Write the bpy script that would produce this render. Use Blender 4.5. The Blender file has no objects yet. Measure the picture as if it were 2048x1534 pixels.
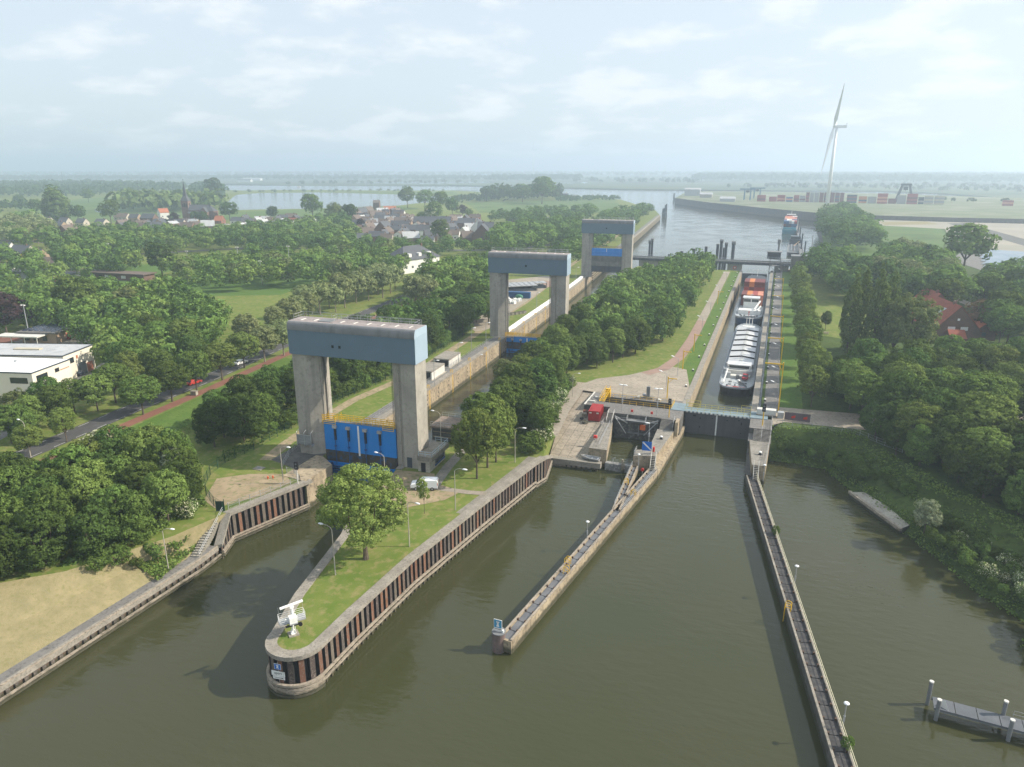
import bpy, bmesh, math, random
import numpy as np
from mathutils import Vector, Matrix
from mathutils.geometry import tessellate_polygon
R = math.radians
rng = random.Random(7)
scene = bpy.context.scene
COL = scene.collection

# ------------------------------------------------------------------ camera and survey helpers
FPX, CXP, CYP = 1420.0, 1024.0, 767.0
PITCH, YAW, CAMH = R(16.92), R(20.2), 65.0

def _ray(px, py):
 a = (px - CXP) / FPX
 b = -(py - CYP) / FPX
 fw = math.cos(PITCH) + b * math.sin(PITCH)
 up = -math.sin(PITCH) + b * math.cos(PITCH)
 return Vector((a * math.cos(YAW) - fw * math.sin(YAW), a * math.sin(YAW) + fw * math.cos(YAW), up))

def P(px, py, z=0.0):
 """surveyed point: where the sight line of a photo pixel meets the level z"""
 r = _ray(px, py)
 t = (z - CAMH) / r.z
 return Vector((r.x * t, r.y * t, z))

def W(x, y, z):
 dx, dy, dz = x, y, z - CAMH
 a = dx * math.cos(YAW) + dy * math.sin(YAW)
 fw = -dx * math.sin(YAW) + dy * math.cos(YAW)
 d = fw * math.cos(PITCH) - dz * math.sin(PITCH)
 u = fw * math.sin(PITCH) + dz * math.cos(PITCH)
 return (CXP + FPX * a / d, CYP - FPX * u / d, d)

def PP(pts, z):
 return [P(x, y, z).to_2d() for x, y in pts]

cam_d = bpy.data.cameras.new('camera')
cam = bpy.data.objects.new('camera', cam_d)
COL.objects.link(cam)
cam.location = (0, 0, CAMH)
cam.rotation_euler = (R(90) - PITCH, 0, YAW)
cam_d.sensor_width = 36
cam_d.lens = 36 * FPX / 2048
cam_d.clip_start = 1
cam_d.clip_end = 60000
scene.camera = cam

# ------------------------------------------------------------------ materials
MATS = {}
def nmat(name):
 m = bpy.data.materials.new(name)
 m.use_nodes = True
 nt = m.node_tree
 b = nt.nodes['Principled BSDF']
 MATS[name] = m
 return m, nt, b

def N(nt, t, **kw):
 n = nt.nodes.new(t)
 for k, v in kw.items():
  if k in n.inputs.keys():
   n.inputs[k].default_value = v
  else:
   setattr(n, k, v)
 return n

def L(nt, a, b):
 nt.links.new(a, b)

def coords(nt, space, stretch):
 if space == 'W':
  src = N(nt, 'ShaderNodeNewGeometry').outputs['Position']
 else:
  src = N(nt, 'ShaderNodeTexCoord').outputs['Object']
 if stretch != (1, 1, 1):
  mp = N(nt, 'ShaderNodeMapping')
  mp.inputs['Scale'].default_value = stretch
  L(nt, src, mp.inputs['Vector'])
  src = mp.outputs['Vector']
 return src

def noise_fac(nt, vec, scale, detail=4, lo=.35, hi=.65, rough=.6):
 n = N(nt, 'ShaderNodeTexNoise')
 n.inputs['Scale'].default_value = scale
 n.inputs['Detail'].default_value = detail
 n.inputs['Roughness'].default_value = rough
 L(nt, vec, n.inputs['Vector'])
 mr = N(nt, 'ShaderNodeMapRange')
 mr.inputs['From Min'].default_value = lo
 mr.inputs['From Max'].default_value = hi
 L(nt, n.outputs['Fac'], mr.inputs['Value'])
 return mr.outputs['Result'], n.outputs['Fac']

def mixc(nt, fac, a, b, blend='MIX'):
 m = N(nt, 'ShaderNodeMix', data_type='RGBA', blend_type=blend)
 if isinstance(fac, (int, float)):
  m.inputs[0].default_value = fac
 else:
  L(nt, fac, m.inputs[0])
 for s, v in ((6, a), (7, b)):
  if isinstance(v, (tuple, list)):
   m.inputs[s].default_value = (*v[:3], 1)
  else:
   L(nt, v, m.inputs[s])
 return m.outputs[2]

def surf(name, c1, c2=None, scale=.5, c3=None, scale3=6, rough=.85, bump=0, bscale=8, metal=0, space='O',
         stretch=(1, 1, 1), lo=.35, hi=.65, streak=None, stf=.5, spec=.3, tide=0):
 """two or three tone weathered surface"""
 m, nt, b = nmat(name)
 b.inputs['Roughness'].default_value = rough
 b.inputs['Metallic'].default_value = metal
 b.inputs['Specular IOR Level'].default_value = spec
 vec = coords(nt, space, stretch)
 col = c1
 if c2:
  f, _ = noise_fac(nt, vec, scale, lo=lo, hi=hi)
  col = mixc(nt, f, c1, c2)
 if c3:
  f3, _ = noise_fac(nt, vec, scale3, detail=3, lo=.5, hi=.72)
  col = mixc(nt, f3, col, c3)
 if streak:
  v2 = coords(nt, space, (.8, .8, .05))
  fs, _ = noise_fac(nt, v2, 1.0, detail=5, lo=.5, hi=.75)
  mm = N(nt, 'ShaderNodeMath', operation='MULTIPLY')
  L(nt, fs, mm.inputs[0]); mm.inputs[1].default_value = stf
  col = mixc(nt, mm.outputs[0], col, streak)
 if tide:
  # wet, algae grown band above the water line
  sp = N(nt, 'ShaderNodeSeparateXYZ'); L(nt, N(nt, 'ShaderNodeNewGeometry').outputs['Position'], sp.inputs[0])
  _, raw_t = noise_fac(nt, vec, .8, detail=4)
  su = N(nt, 'ShaderNodeMath', operation='MULTIPLY_ADD'); L(nt, raw_t, su.inputs[0]); su.inputs[1].default_value = -1.3; L(nt, sp.outputs['Z'], su.inputs[2])
  mt = N(nt, 'ShaderNodeMapRange'); L(nt, su.outputs[0], mt.inputs['Value'])
  mt.inputs['From Min'].default_value = tide - .85; mt.inputs['From Max'].default_value = tide - .35; mt.inputs['To Min'].default_value = .85; mt.inputs['To Max'].default_value = 0
  col = mixc(nt, mt.outputs['Result'], col, (.035, .038, .02))
 if isinstance(col, tuple):
  b.inputs['Base Color'].default_value = (*col, 1)
 else:
  L(nt, col, b.inputs['Base Color'])
 if bump:
  _, raw = noise_fac(nt, vec, bscale, detail=3)
  bp = N(nt, 'ShaderNodeBump')
  bp.inputs['Strength'].default_value = bump
  bp.inputs['Distance'].default_value = .1
  L(nt, raw, bp.inputs['Height'])
  L(nt, bp.outputs['Normal'], b.inputs['Normal'])
 return m

def leaf_mat(name, c1, c2, hv=.013, vv=.36, trans=.32):
 """foliage: two tones by clump, a little of each leaf's own tone, and some light through the leaf"""
 m, nt, b = nmat(name)
 nt.nodes.remove(b)
 out = nt.nodes['Material Output']
 vec = coords(nt, 'O', (1, 1, 1))
 f, _ = noise_fac(nt, vec, .55, detail=2, lo=.3, hi=.7)
 col = mixc(nt, f, c1, c2)
 geo = N(nt, 'ShaderNodeNewGeometry')
 oi = N(nt, 'ShaderNodeObjectInfo')
 hsv = N(nt, 'ShaderNodeHueSaturation')
 def rngmap(src, a, bb):
  mr = N(nt, 'ShaderNodeMapRange')
  mr.inputs['To Min'].default_value = a
  mr.inputs['To Max'].default_value = bb
  L(nt, src, mr.inputs['Value'])
  return mr.outputs['Result']
 h = rngmap(oi.outputs['Random'], .5 - hv, .5 + hv)
 v1 = rngmap(oi.outputs['Random'], 1 - vv, 1 + vv)
 v2 = rngmap(geo.outputs['Random Per Island'], .62, 1.38)
 mu = N(nt, 'ShaderNodeMath', operation='MULTIPLY')
 L(nt, v1, mu.inputs[0]); L(nt, v2, mu.inputs[1])
 L(nt, h, hsv.inputs['Hue']); L(nt, mu.outputs[0], hsv.inputs['Value']); L(nt, col, hsv.inputs['Color'])
 d = N(nt, 'ShaderNodeBsdfDiffuse'); t = N(nt, 'ShaderNodeBsdfTranslucent')
 L(nt, hsv.outputs['Color'], d.inputs['Color'])
 tc = mixc(nt, .5, hsv.outputs['Color'], (.10, .16, .02))
 L(nt, tc, t.inputs['Color'])
 mx = N(nt, 'ShaderNodeMixShader'); mx.inputs[0].default_value = trans
 L(nt, d.outputs[0], mx.inputs[1]); L(nt, t.outputs[0], mx.inputs[2])
 L(nt, mx.outputs[0], out.inputs['Surface'])
 return m

# ------------------------------------------------------------------ mesh builder
class MB:
 def __init__(self):
  self.v, self.f, self.m = [], [], []
  self.M = None
 def _add(self, vs, fs, mi):
  o = len(self.v)
  if self.M is not None:
   vs = [self.M @ Vector(p) for p in vs]
  self.v += [tuple(p) for p in vs]
  for f in fs:
   self.f.append([o + i for i in f]); self.m.append(mi)
 def box(self, x0, y0, z0, x1, y1, z1, mi=0):
  vs = [(x0, y0, z0), (x1, y0, z0), (x1, y1, z0), (x0, y1, z0), (x0, y0, z1), (x1, y0, z1), (x1, y1, z1), (x0, y1, z1)]
  self._add(vs, [(3, 2, 1, 0), (4, 5, 6, 7), (0, 1, 5, 4), (1, 2, 6, 5), (2, 3, 7, 6), (3, 0, 4, 7)], mi)
 def beam(self, p, q, w, h, mi=0):
  """box section along p-q, centred on the line, w across and h up"""
  p, q = Vector(p), Vector(q)
  d = (q - p).normalized()
  s = d.cross(Vector((0, 0, 1)))
  s = Vector((1, 0, 0)) if s.length < 1e-4 else s.normalized()
  u = s.cross(d)
  s, u = s * w / 2, u * h / 2
  vs = [p - s - u, p + s - u, p + s + u, p - s + u, q - s - u, q + s - u, q + s + u, q - s + u]
  self._add(vs, [(0, 1, 2, 3), (7, 6, 5, 4), (0, 4, 5, 1), (1, 5, 6, 2), (2, 6, 7, 3), (3, 7, 4, 0)], mi)
 def cyl(self, p, q, r0, r1=None, n=8, mi=0, cap=True):
  p, q = Vector(p), Vector(q)
  r1 = r0 if r1 is None else r1
  d = (q - p).normalized()
  a = d.cross(Vector((0, 0, 1)))
  a = Vector((1, 0, 0)) if a.length < 1e-4 else a.normalized()
  b = d.cross(a)
  vs = []
  for c, r in ((p, r0), (q, r1)):
   for i in range(n):
    t = 2 * math.pi * i / n
    vs.append(c + a * (r * math.cos(t)) + b * (r * math.sin(t)))
  fs = [(i, (i + 1) % n, n + (i + 1) % n, n + i) for i in range(n)]
  if cap:
   fs += [tuple(range(n))[::-1], tuple(range(n, 2 * n))]
  self._add(vs, fs, mi)
 def pipe(self, pts, r, n=6, mi=0):
  for a, b in zip(pts[:-1], pts[1:]):
   self.cyl(a, b, r, n=n, mi=mi)
 def prism(self, pts, z0, z1, mi=0, mtop=None, bottom=False):
  """upright solid over a plan outline; z0/z1 are numbers or functions of (x, y)"""
  pts = [Vector((p[0], p[1])) for p in pts]
  ar = sum(a.x * b.y - b.x * a.y for a, b in zip(pts, pts[1:] + pts[:1]))
  if ar < 0:
   pts = pts[::-1]
  n = len(pts)
  g0 = z0 if callable(z0) else (lambda x, y: z0)
  g1 = z1 if callable(z1) else (lambda x, y: z1)
  vs = [(p.x, p.y, g0(p.x, p.y)) for p in pts] + [(p.x, p.y, g1(p.x, p.y)) for p in pts]
  self._add(vs, [(i, (i + 1) % n, n + (i + 1) % n, n + i) for i in range(n)], mi)
  tri = tessellate_polygon([[Vector((p.x, p.y, 0)) for p in pts]])
  ft = []
  for t in tri:
   a, b, c = (pts[i] for i in t)
   if (b - a).cross(c - a) < 0:
    t = (t[0], t[2], t[1])
   ft.append(t)
  self._add([(p.x, p.y, g1(p.x, p.y)) for p in pts], ft, mi if mtop is None else mtop)
  if bottom:
   self._add([(p.x, p.y, g0(p.x, p.y)) for p in pts], [t[::-1] for t in ft], mi)
 def strip(self, a, b, mi=0):
  """quads between two polylines of equal length"""
  n = len(a)
  self._add(list(a) + list(b), [(i, i + 1, n + i + 1, n + i) for i in range(n - 1)], mi)
 def quad(self, a, b, c, d, mi=0):
  self._add([a, b, c, d], [(0, 1, 2, 3)], mi)
 def tri(self, a, b, c, mi=0):
  self._add([a, b, c], [(0, 1, 2)], mi)
 def ball(self, c, r, n=8, mi=0, sz=1.0):
  vs, fs = [], []
  k = n // 2
  for i in range(k + 1):
   ph = math.pi * i / k
   for j in range(n):
    th = 2 * math.pi * j / n
    vs.append((c[0] + r * math.sin(ph) * math.cos(th), c[1] + r * math.sin(ph) * math.sin(th), c[2] + r * sz * math.cos(ph)))
  for i in range(k):
   for j in range(n):
    fs.append((i * n + j, (i + 1) * n + j, (i + 1) * n + (j + 1) % n, i * n + (j + 1) % n))
  self._add(vs, fs, mi)
 def mesh(self, name, mats, smooth=False, off=None):
  me = bpy.data.meshes.new(name)
  vs = self.v if off is None else [(x - off[0], y - off[1], z - off[2]) for x, y, z in self.v]
  me.from_pydata(vs, [], self.f)
  for m in (mats if isinstance(mats, (list, tuple)) else [mats]):
   me.materials.append(MATS[m] if isinstance(m, str) else m)
  me.polygons.foreach_set('material_index', self.m)
  if smooth:
   me.polygons.foreach_set('use_smooth', [True] * len(me.polygons))
  me.update()
  return me
 def build(self, name, mats, parent=None, smooth=False, w=False, loc=None):
  """one mesh object; w = the vertices are world points, parent's place is taken off"""
  off = None
  if w and parent is not None:
   off = parent.location
   if parent.parent is not None:
    off = parent.location + parent.parent.location
  o = bpy.data.objects.new(name, self.mesh(name, mats, smooth, off))
  COL.objects.link(o)
  if parent is not None:
   o.parent = parent
  if loc is not None:
   o.location = loc
  return o

def tag(o, label=None, cat=None, group=None, kind=None):
 if label: o['label'] = label
 if cat: o['category'] = cat
 if group: o['group'] = group
 if kind: o['kind'] = kind
 return o

def thing(name, label, cat, loc=(0, 0, 0), rz=0.0, group=None, scale=None):
 o = bpy.data.objects.new(name, None)
 o.empty_display_size = .3
 COL.objects.link(o)
 o.location = loc
 o.rotation_euler = (0, 0, rz)
 if scale is not None:
  o.scale = (scale,) * 3 if isinstance(scale, (int, float)) else scale
 return tag(o, label, cat, group)

def copy_tree(o, parent=None):
 c = o.copy()
 COL.objects.link(c)
 if parent is not None:
  c.parent = parent
 for ch in list(o.children):
  copy_tree(ch, c)
 return c

def dup(o, loc, rz=None, label=None, group=None, scale=None):
 c = copy_tree(o)
 c.location = loc
 if rz is not None: c.rotation_euler = (0, 0, rz)
 if label: c['label'] = label
 if group: c['group'] = group
 if scale is not None: c.scale = (scale,) * 3 if isinstance(scale, (int, float)) else scale
 return c

def structure(name, mb, mats, **k):
 return tag(mb.build(name, mats, **k), kind='structure')

def text_part(s, size, mat, parent, loc, rot, name='lettering'):
 cu = bpy.data.curves.new('t', 'FONT')
 cu.body = s; cu.size = size; cu.align_x = 'CENTER'; cu.align_y = 'CENTER'; cu.extrude = .004
 tmp = bpy.data.objects.new('t', cu)
 COL.objects.link(tmp)
 dg = bpy.context.evaluated_depsgraph_get()
 me = bpy.data.meshes.new_from_object(tmp.evaluated_get(dg))
 bpy.data.objects.remove(tmp)
 me.materials.clear(); me.materials.append(MATS[mat])
 o = bpy.data.objects.new(name, me)
 COL.objects.link(o)
 o.parent = parent; o.location = loc; o.rotation_euler = rot
 return o

def railing_mb(pts, h, rails=(1.0,), r=.03, step=2.0, mb=None, rr=None):
 """posts and rails along a polyline of 3D points"""
 mb = mb or MB()
 rr = rr or r
 pts = [Vector(p) for p in pts]
 for a, b in zip(pts[:-1], pts[1:]):
  n = max(1, round((b - a).length / step))
  for i in range(n + 1):
   p = a.lerp(b, i / n)
   mb.cyl(p, p + Vector((0, 0, h)), r, n=5)
  for q in rails:
   u = Vector((0, 0, h * q))
   mb.cyl(a + u, b + u, rr, n=5)
 return mb

def offset_line(pts, d):
 """polyline moved sideways by d (to the left of its direction when d > 0)"""
 pts = [Vector((p[0], p[1])) for p in pts]
 out = []
 for i, p in enumerate(pts):
  t = Vector((0, 0))
  if i > 0: t += (p - pts[i - 1]).normalized()
  if i < len(pts) - 1: t += (pts[i + 1] - p).normalized()
  t.normalize()
  nrm = Vector((-t.y, t.x))
  k = 1.0
  if 0 < i < len(pts) - 1:
   e = (pts[i + 1] - p).normalized()
   k = 1 / max(.5, abs(t.dot(e)))
  out.append(p + nrm * d * k)
 return out

def walk(pts, step):
 """points every `step` along a polyline"""
 pts = [Vector(p) for p in pts]
 out, carry = [], 0.0
 for a, b in zip(pts[:-1], pts[1:]):
  l = (b - a).length
  s = carry
  while s <= l:
   out.append(a.lerp(b, s / l)); s += step
  carry = s - l
 return out

def inside(p, poly):
 x, y = p[0], p[1]
 c = False
 n = len(poly)
 for i in range(n):
  x1, y1 = poly[i][0], poly[i][1]
  x2, y2 = poly[(i + 1) % n][0], poly[(i + 1) % n][1]
  if (y1 > y) != (y2 > y) and x < (x2 - x1) * (y - y1) / (y2 - y1) + x1:
   c = not c
 return c

def scatter(poly, gap, seed, tries=30):
 """points at least `gap` apart inside a plan outline"""
 r = random.Random(seed)
 xs = [p[0] for p in poly]; ys = [p[1] for p in poly]
 x0, x1, y0, y1 = min(xs), max(xs), min(ys), max(ys)
 n = int((x1 - x0) * (y1 - y0) / gap ** 2 * tries)
 pts, grid = [], {}
 for _ in range(min(n, 60000)):
  p = (r.uniform(x0, x1), r.uniform(y0, y1))
  if not inside(p, poly): continue
  gx, gy = int(p[0] // gap), int(p[1] // gap)
  ok = True
  for i in (-1, 0, 1):
   for j in (-1, 0, 1):
    for q in grid.get((gx + i, gy + j), ()):
     if (q[0] - p[0]) ** 2 + (q[1] - p[1]) ** 2 < gap * gap: ok = False
  if ok:
   pts.append(p); grid.setdefault((gx, gy), []).append(p)
 return pts
# ------------------------------------------------------------------ palette
def S(r, g, b):
 f = lambda c: (c / 255 / 12.92) if c / 255 <= .04045 else ((c / 255 + .055) / 1.055) ** 2.4
 return (f(r), f(g), f(b))

surf('concrete', (.27, .25, .21), (.20, .185, .155), .35, (.13, .125, .11), 3, rough=.9, streak=(.10, .095, .08), stf=.55, bump=.25, space='W', tide=1.0)
surf('concrete_pale', (.40, .37, .31), (.30, .275, .23), .3, (.2, .19, .165), 2.5, rough=.9, streak=(.15, .14, .12), stf=.5, bump=.2, space='W')
surf('concrete_dark', (.13, .125, .115), (.085, .082, .076), .4, (.05, .05, .047), 2.2, rough=.92, streak=(.035, .035, .032), stf=.6, bump=.25, space='W', tide=1.0)
surf('wall_tan', (.40, .33, .23), (.29, .235, .165), .3, (.12, .10, .075), 1.3, rough=.9, streak=(.075, .065, .05), stf=.6, bump=.25, space='W', tide=1.0)
surf('slab_tan', (.36, .31, .25), (.27, .235, .19), .25, (.17, .15, .12), 1.7, rough=.9, bump=.15, space='W')
surf('coping', (.30, .275, .235), (.215, .195, .165), .5, (.14, .13, .115), 4, rough=.9, bump=.2, space='W')
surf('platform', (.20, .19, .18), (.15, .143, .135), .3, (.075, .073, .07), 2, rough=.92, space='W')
surf('asphalt', (.085, .083, .082), (.062, .061, .06), .25, (.045, .045, .045), 5, rough=.92, space='W')
surf('road_pale', (.33, .29, .235), (.26, .225, .185), .12, (.2, .175, .14), 1.2, rough=.92, space='W')
surf('brick_path', (.30, .205, .165), (.25, .17, .135), .4, rough=.92, space='W')
surf('red_path', (.215, .095, .065), (.175, .08, .058), .4, rough=.92, space='W')
surf('dirt', (.33, .26, .17), (.25, .195, .125), .35, (.12, .15, .045), 1.1, rough=.95, space='W')
surf('grass', (.100, .150, .028), (.150, .180, .045), .22, (.225, .20, .085), .7, rough=.95, space='W', bump=.4, bscale=5, spec=.1)
surf('grass_lush', (.075, .135, .026), (.105, .16, .036), .2, (.055, .095, .02), 1.5, rough=.95, space='W', bump=.4, bscale=5, spec=.1)
surf('grass_dry', (.285, .24, .135), (.22, .195, .105), .5, (.20, .185, .085), 1.8, rough=.95, space='W', bump=.6, bscale=6, spec=.1)
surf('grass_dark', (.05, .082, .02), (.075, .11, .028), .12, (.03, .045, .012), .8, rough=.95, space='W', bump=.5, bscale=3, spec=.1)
surf('pitch', (.075, .135, .03), (.09, .15, .035), .05, rough=.95, space='W', spec=.1)
surf('meadow', (.085, .14, .04), (.12, .165, .055), .006, (.065, .105, .035), .02, rough=.95, space='W', spec=.1)
surf('field_far', (.06, .09, .04), (.12, .14, .075), .0022, (.035, .055, .025), .006, rough=.95, space='W', spec=.1)
surf('sand', (.33, .295, .24), (.255, .235, .19), .02, (.26, .25, .2), .05, rough=.95, space='W')
surf('rubble', (.13, .125, .11), (.08, .078, .07), 1.5, rough=.95, space='W', bump=.6, bscale=3)
surf('soil_wood', (.03, .038, .012), (.05, .05, .02), .3, rough=1, space='W', spec=.05)
for i, c in enumerate([(.175, .085, .055), (.13, .085, .065), (.10, .085, .075), (.21, .10, .06), (.15, .125, .10), (.085, .065, .06)]):
 surf('pile%d' % i, c, tuple(x * .72 for x in c), .8, (.19, .165, .14), 4, rough=.85, space='W', streak=(.05, .04, .035), stf=.55, tide=1.2)
surf('pile_recess_shade', (.03, .028, .028), (.018, .018, .02), .8, rough=.9, space='W')  # shade of the recesses painted into the steel colour
surf('timber', (.36, .31, .25), (.25, .215, .17), .7, (.12, .105, .085), 2.5, rough=.9, space='W', stretch=(1, 1, 2), tide=.75)
surf('timber_wet', (.10, .09, .06), (.055, .052, .035), 1, rough=.7, space='W')
surf('mesh_deck', (.15, .155, .165), (.11, .115, .125), .5, rough=.8, space='W')
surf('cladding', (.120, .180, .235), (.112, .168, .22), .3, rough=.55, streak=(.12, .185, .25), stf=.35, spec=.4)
surf('cladding_roof', (.205, .21, .215), (.16, .165, .17), .4, rough=.5, streak=(.10, .105, .11), stf=.6)
surf('roofing', (.33, .29, .28), (.26, .225, .22), .3, (.19, .17, .16), 1, rough=.9)
surf('gate_blue', (.003, .215, .64), (.003, .195, .58), .3, rough=.42, spec=.45)
surf('gate_grime', (.045, .042, .034), (.09, .07, .045), .6, (.012, .10, .24), .9, rough=.8, streak=(.012, .012, .012), stf=.7)
surf('gate_grey', (.095, .097, .102), (.075, .077, .081), .3, rough=.7, streak=(.045, .045, .047), stf=.5)
surf('gate_grey_pale', (.22, .215, .19), (.15, .145, .13), .5, rough=.8, streak=(.07, .065, .055), stf=.6)
surf('black_mark', (.012, .012, .012), rough=.9)
surf('white_paint', (.80, .80, .78), (.68, .68, .66), 1.5, rough=.5, spec=.4)
surf('white_dull', (.62, .61, .57), (.5, .49, .46), .8, rough=.7)
surf('yellow', (.76, .47, .02), (.64, .38, .02), 1, rough=.5, spec=.4)
surf('galv', (.42, .43, .44), (.33, .34, .35), 1, rough=.45, metal=.3)
surf('galv_dark', (.20, .21, .215), (.15, .155, .16), 1, rough=.6)
surf('lamp_pole', (.42, .39, .34), (.34, .31, .27), 1, rough=.6)
surf('lamp_head', (.78, .79, .8), rough=.35)
surf('teal_deck', (.20, .27, .30), (.16, .21, .24), .8, rough=.7)
surf('black', (.015, .015, .017), rough=.6)
surf('dark_glass', (.02, .026, .03), rough=.12, spec=.8)
surf('window_far', (.05, .06, .07), rough=.3, spec=.6)
surf('green_fence', (.02, .065, .04), rough=.6)
surf('red_box', (.33, .022, .025), (.26, .02, .02), 1, rough=.5)
surf('rust', (.20, .075, .035), (.13, .05, .028), 1, rough=.85)
surf('orange', (.62, .13, .03), rough=.6)
surf('sign_blue', (.01, .14, .52), rough=.4)
surf('red', (.55, .04, .03), rough=.5)
surf('cream_wall', (.72, .67, .56), (.66, .61, .50), .2, rough=.85, space='W')
surf('render_white', (.72, .71, .68), (.64, .63, .6), .3, rough=.85)
surf('brick_brown', (.17, .10, .075), (.13, .08, .06), .4, (.21, .14, .10), 3, rough=.9)
surf('brick_red', (.26, .12, .08), (.21, .10, .07), .4, rough=.9)
surf('brick_buff', (.38, .27, .18), (.32, .23, .16), .4, rough=.9)
surf('brick_pale', (.48, .43, .36), (.42, .37, .31), .4, rough=.9)
surf('slate', (.085, .09, .10), (.065, .068, .078), .5, (.12, .125, .13), 3, rough=.75)
surf('tile_brown', (.16, .12, .10), (.125, .10, .085), .5, rough=.85)
surf('terrace_brown', (.27, .21, .165), (.2, .155, .125), .5, (.13, .11, .09), 2, rough=.9)
surf('terminal_top', (.10, .13, .06), (.155, .17, .095), .03, (.24, .23, .175), .02, rough=.95, space='W')
surf('tile_red', (.30, .085, .05), (.235, .07, .045), .5, (.17, .06, .045), 3, rough=.85)
surf('tile_orange', (.42, .15, .075), (.34, .12, .065), .5, rough=.85)
surf('roof_grey', (.43, .44, .45), (.37, .38, .39), .15, (.3, .31, .32), .5, rough=.8, space='W')
surf('roof_white', (.85, .85, .85), (.76, .77, .78), .3, rough=.6, space='W')
surf('solar', (.02, .028, .05), rough=.2, spec=.7)
surf('hull_black', (.014, .015, .018), (.022, .022, .026), .3, rough=.35, spec=.5)
surf('hull_blue', (.02, .06, .16), (.018, .05, .13), .3, rough=.4)
surf('hull_teal', (.03, .22, .30), rough=.4)
surf('deck_grey', (.42, .45, .47), (.34, .37, .385), .5, (.26, .28, .29), 2, rough=.7)
surf('deck_rail', (.30, .33, .37), (.24, .27, .31), .4, rough=.6)
surf('hatch_alu', (.62, .63, .64), (.52, .53, .55), .4, rough=.5, metal=.15)
surf('hatch_center', (.40, .41, .41), rough=.6)
surf('rubber', (.02, .02, .02), rough=.8)
surf('bark', (.12, .095, .07), (.075, .06, .045), 2, rough=.95)
surf('bark_pale', (.26, .22, .17), (.17, .145, .115), 2, rough=.95)
surf('steel_dark', (.055, .07, .085), (.045, .055, .07), .5, rough=.6)
surf('crane_blue', (.05, .14, .22), rough=.6)
surf('turbine_white', (.78, .79, .80), rough=.4)
surf('tarp_white', (.85, .85, .84), (.76, .76, .75), 1, rough=.7)
CONT = {}
for nme, c in [('red', (.33, .055, .045)), ('orange', (.55, .19, .05)), ('blue', (.03, .10, .24)), ('grey', (.33, .34, .34)), ('maroon', (.16, .04, .035)),
               ('white', (.7, .7, .68)), ('green', (.06, .2, .13)), ('navy', (.03, .045, .09)), ('salmon', (.6, .24, .15)), ('beige', (.5, .45, .34))]:
 surf('cont_' + nme, c, tuple(x * .85 for x in c), 1, rough=.6)

leaf_mat('leaf_mid', (0.095, 0.15, 0.036), (0.138, 0.198, 0.05))
leaf_mat('leaf_dark', (0.062, 0.106, 0.028), (0.092, 0.142, 0.038))
leaf_mat('leaf_pale', (0.215, 0.255, 0.11), (0.27, 0.31, 0.14), vv=.15)
leaf_mat('leaf_fresh', (0.205, 0.265, 0.065), (0.265, 0.315, 0.095), vv=.12)
leaf_mat('leaf_yellow', (0.142, 0.198, 0.048), (0.185, 0.24, 0.064), vv=.2)
leaf_mat('leaf_fresh_pale', (0.17, 0.22, 0.08), (0.22, 0.27, 0.1), vv=.12)
leaf_mat('leaf_silver', (0.239, 0.276, 0.164), (0.311, 0.345, 0.218), vv=.12)
leaf_mat('leaf_olive', (0.13, 0.155, 0.06), (0.165, 0.19, 0.075), vv=.15)
leaf_mat('leaf_poplar', (.115, .165, .05), (.155, .205, .068), vv=.18)
leaf_mat('leaf_copper', (0.14, 0.095, 0.055), (0.18, 0.12, 0.07), vv=.15)
leaf_mat('leaf_purple', (0.042, 0.026, 0.031), (0.064, 0.038, 0.041), vv=.15)
leaf_mat('leaf_goldbush', (0.437, 0.340, 0.028), (0.364, 0.300, 0.028), vv=.1)
leaf_mat('blossom', (0.629, 0.616, 0.439), (0.480, 0.495, 0.314), vv=.1, trans=.15)
leaf_mat('leaf_far', (0.05, 0.085, 0.03), (0.07, 0.11, 0.04), vv=.25)

surf('concrete_tower', (.37, .345, .30), (.28, .26, .225), .22, (.25, .235, .205), 1.2, rough=.9, streak=(.12, .112, .10), stf=.42, bump=.05, space='O')
surf('cladding_sunlit', (.34, .43, .51), (.31, .40, .48), .3, rough=.5, spec=.4)  # sun-facing end of the cladding, its brightness painted into the colour
surf('gate_blue_low', (.012, .10, .30), (.02, .06, .14), .8, rough=.6)
surf('gate_grime_blue', (.06, .10, .14), (.09, .095, .09), .4, rough=.8, streak=(.03, .035, .04), stf=.6)
surf('rail_ochre', (.40, .27, .10), rough=.6)
surf('galv_mesh', (.26, .27, .28), (.2, .21, .215), 3, rough=.6)
surf('rail_blue', (.35, .45, .52), rough=.5)
surf('green_dark', (.01, .03, .022), rough=.6)
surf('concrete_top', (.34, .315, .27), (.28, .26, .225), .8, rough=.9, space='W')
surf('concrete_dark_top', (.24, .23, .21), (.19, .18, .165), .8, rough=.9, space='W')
surf('van_white', (.80, .81, .82), rough=.25, spec=.5)
surf('van_green', (.35, .55, .15), rough=.4)
surf('slab_paving', (.39, .335, .265), (.29, .25, .20), .2, (.17, .15, .12), 1.9, rough=.9, bump=.12, space='W')
surf('old_steel', (.10, .10, .095), (.055, .055, .052), .7, (.21, .21, .2), 2.0, rough=.85, space='W', streak=(.24, .235, .22), stf=.5)
surf('slab_grey', (.27, .25, .22), (.20, .185, .16), .4, (.12, .11, .10), 2.2, rough=.9, space='W')
surf('old_concrete', (.25, .25, .24), (.10, .10, .10), .6, (.4, .4, .38), 1.6, rough=.9, space='W')
surf('rail_lime', (.60, .52, .10), (.5, .43, .07), 1, rough=.5)
surf('banner_grey', (.10, .085, .09), (.14, .10, .11), .7, rough=.8)
surf('rust_dark', (.09, .06, .045), rough=.9)
surf('rail_cream', (.62, .58, .42), rough=.6)
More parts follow.
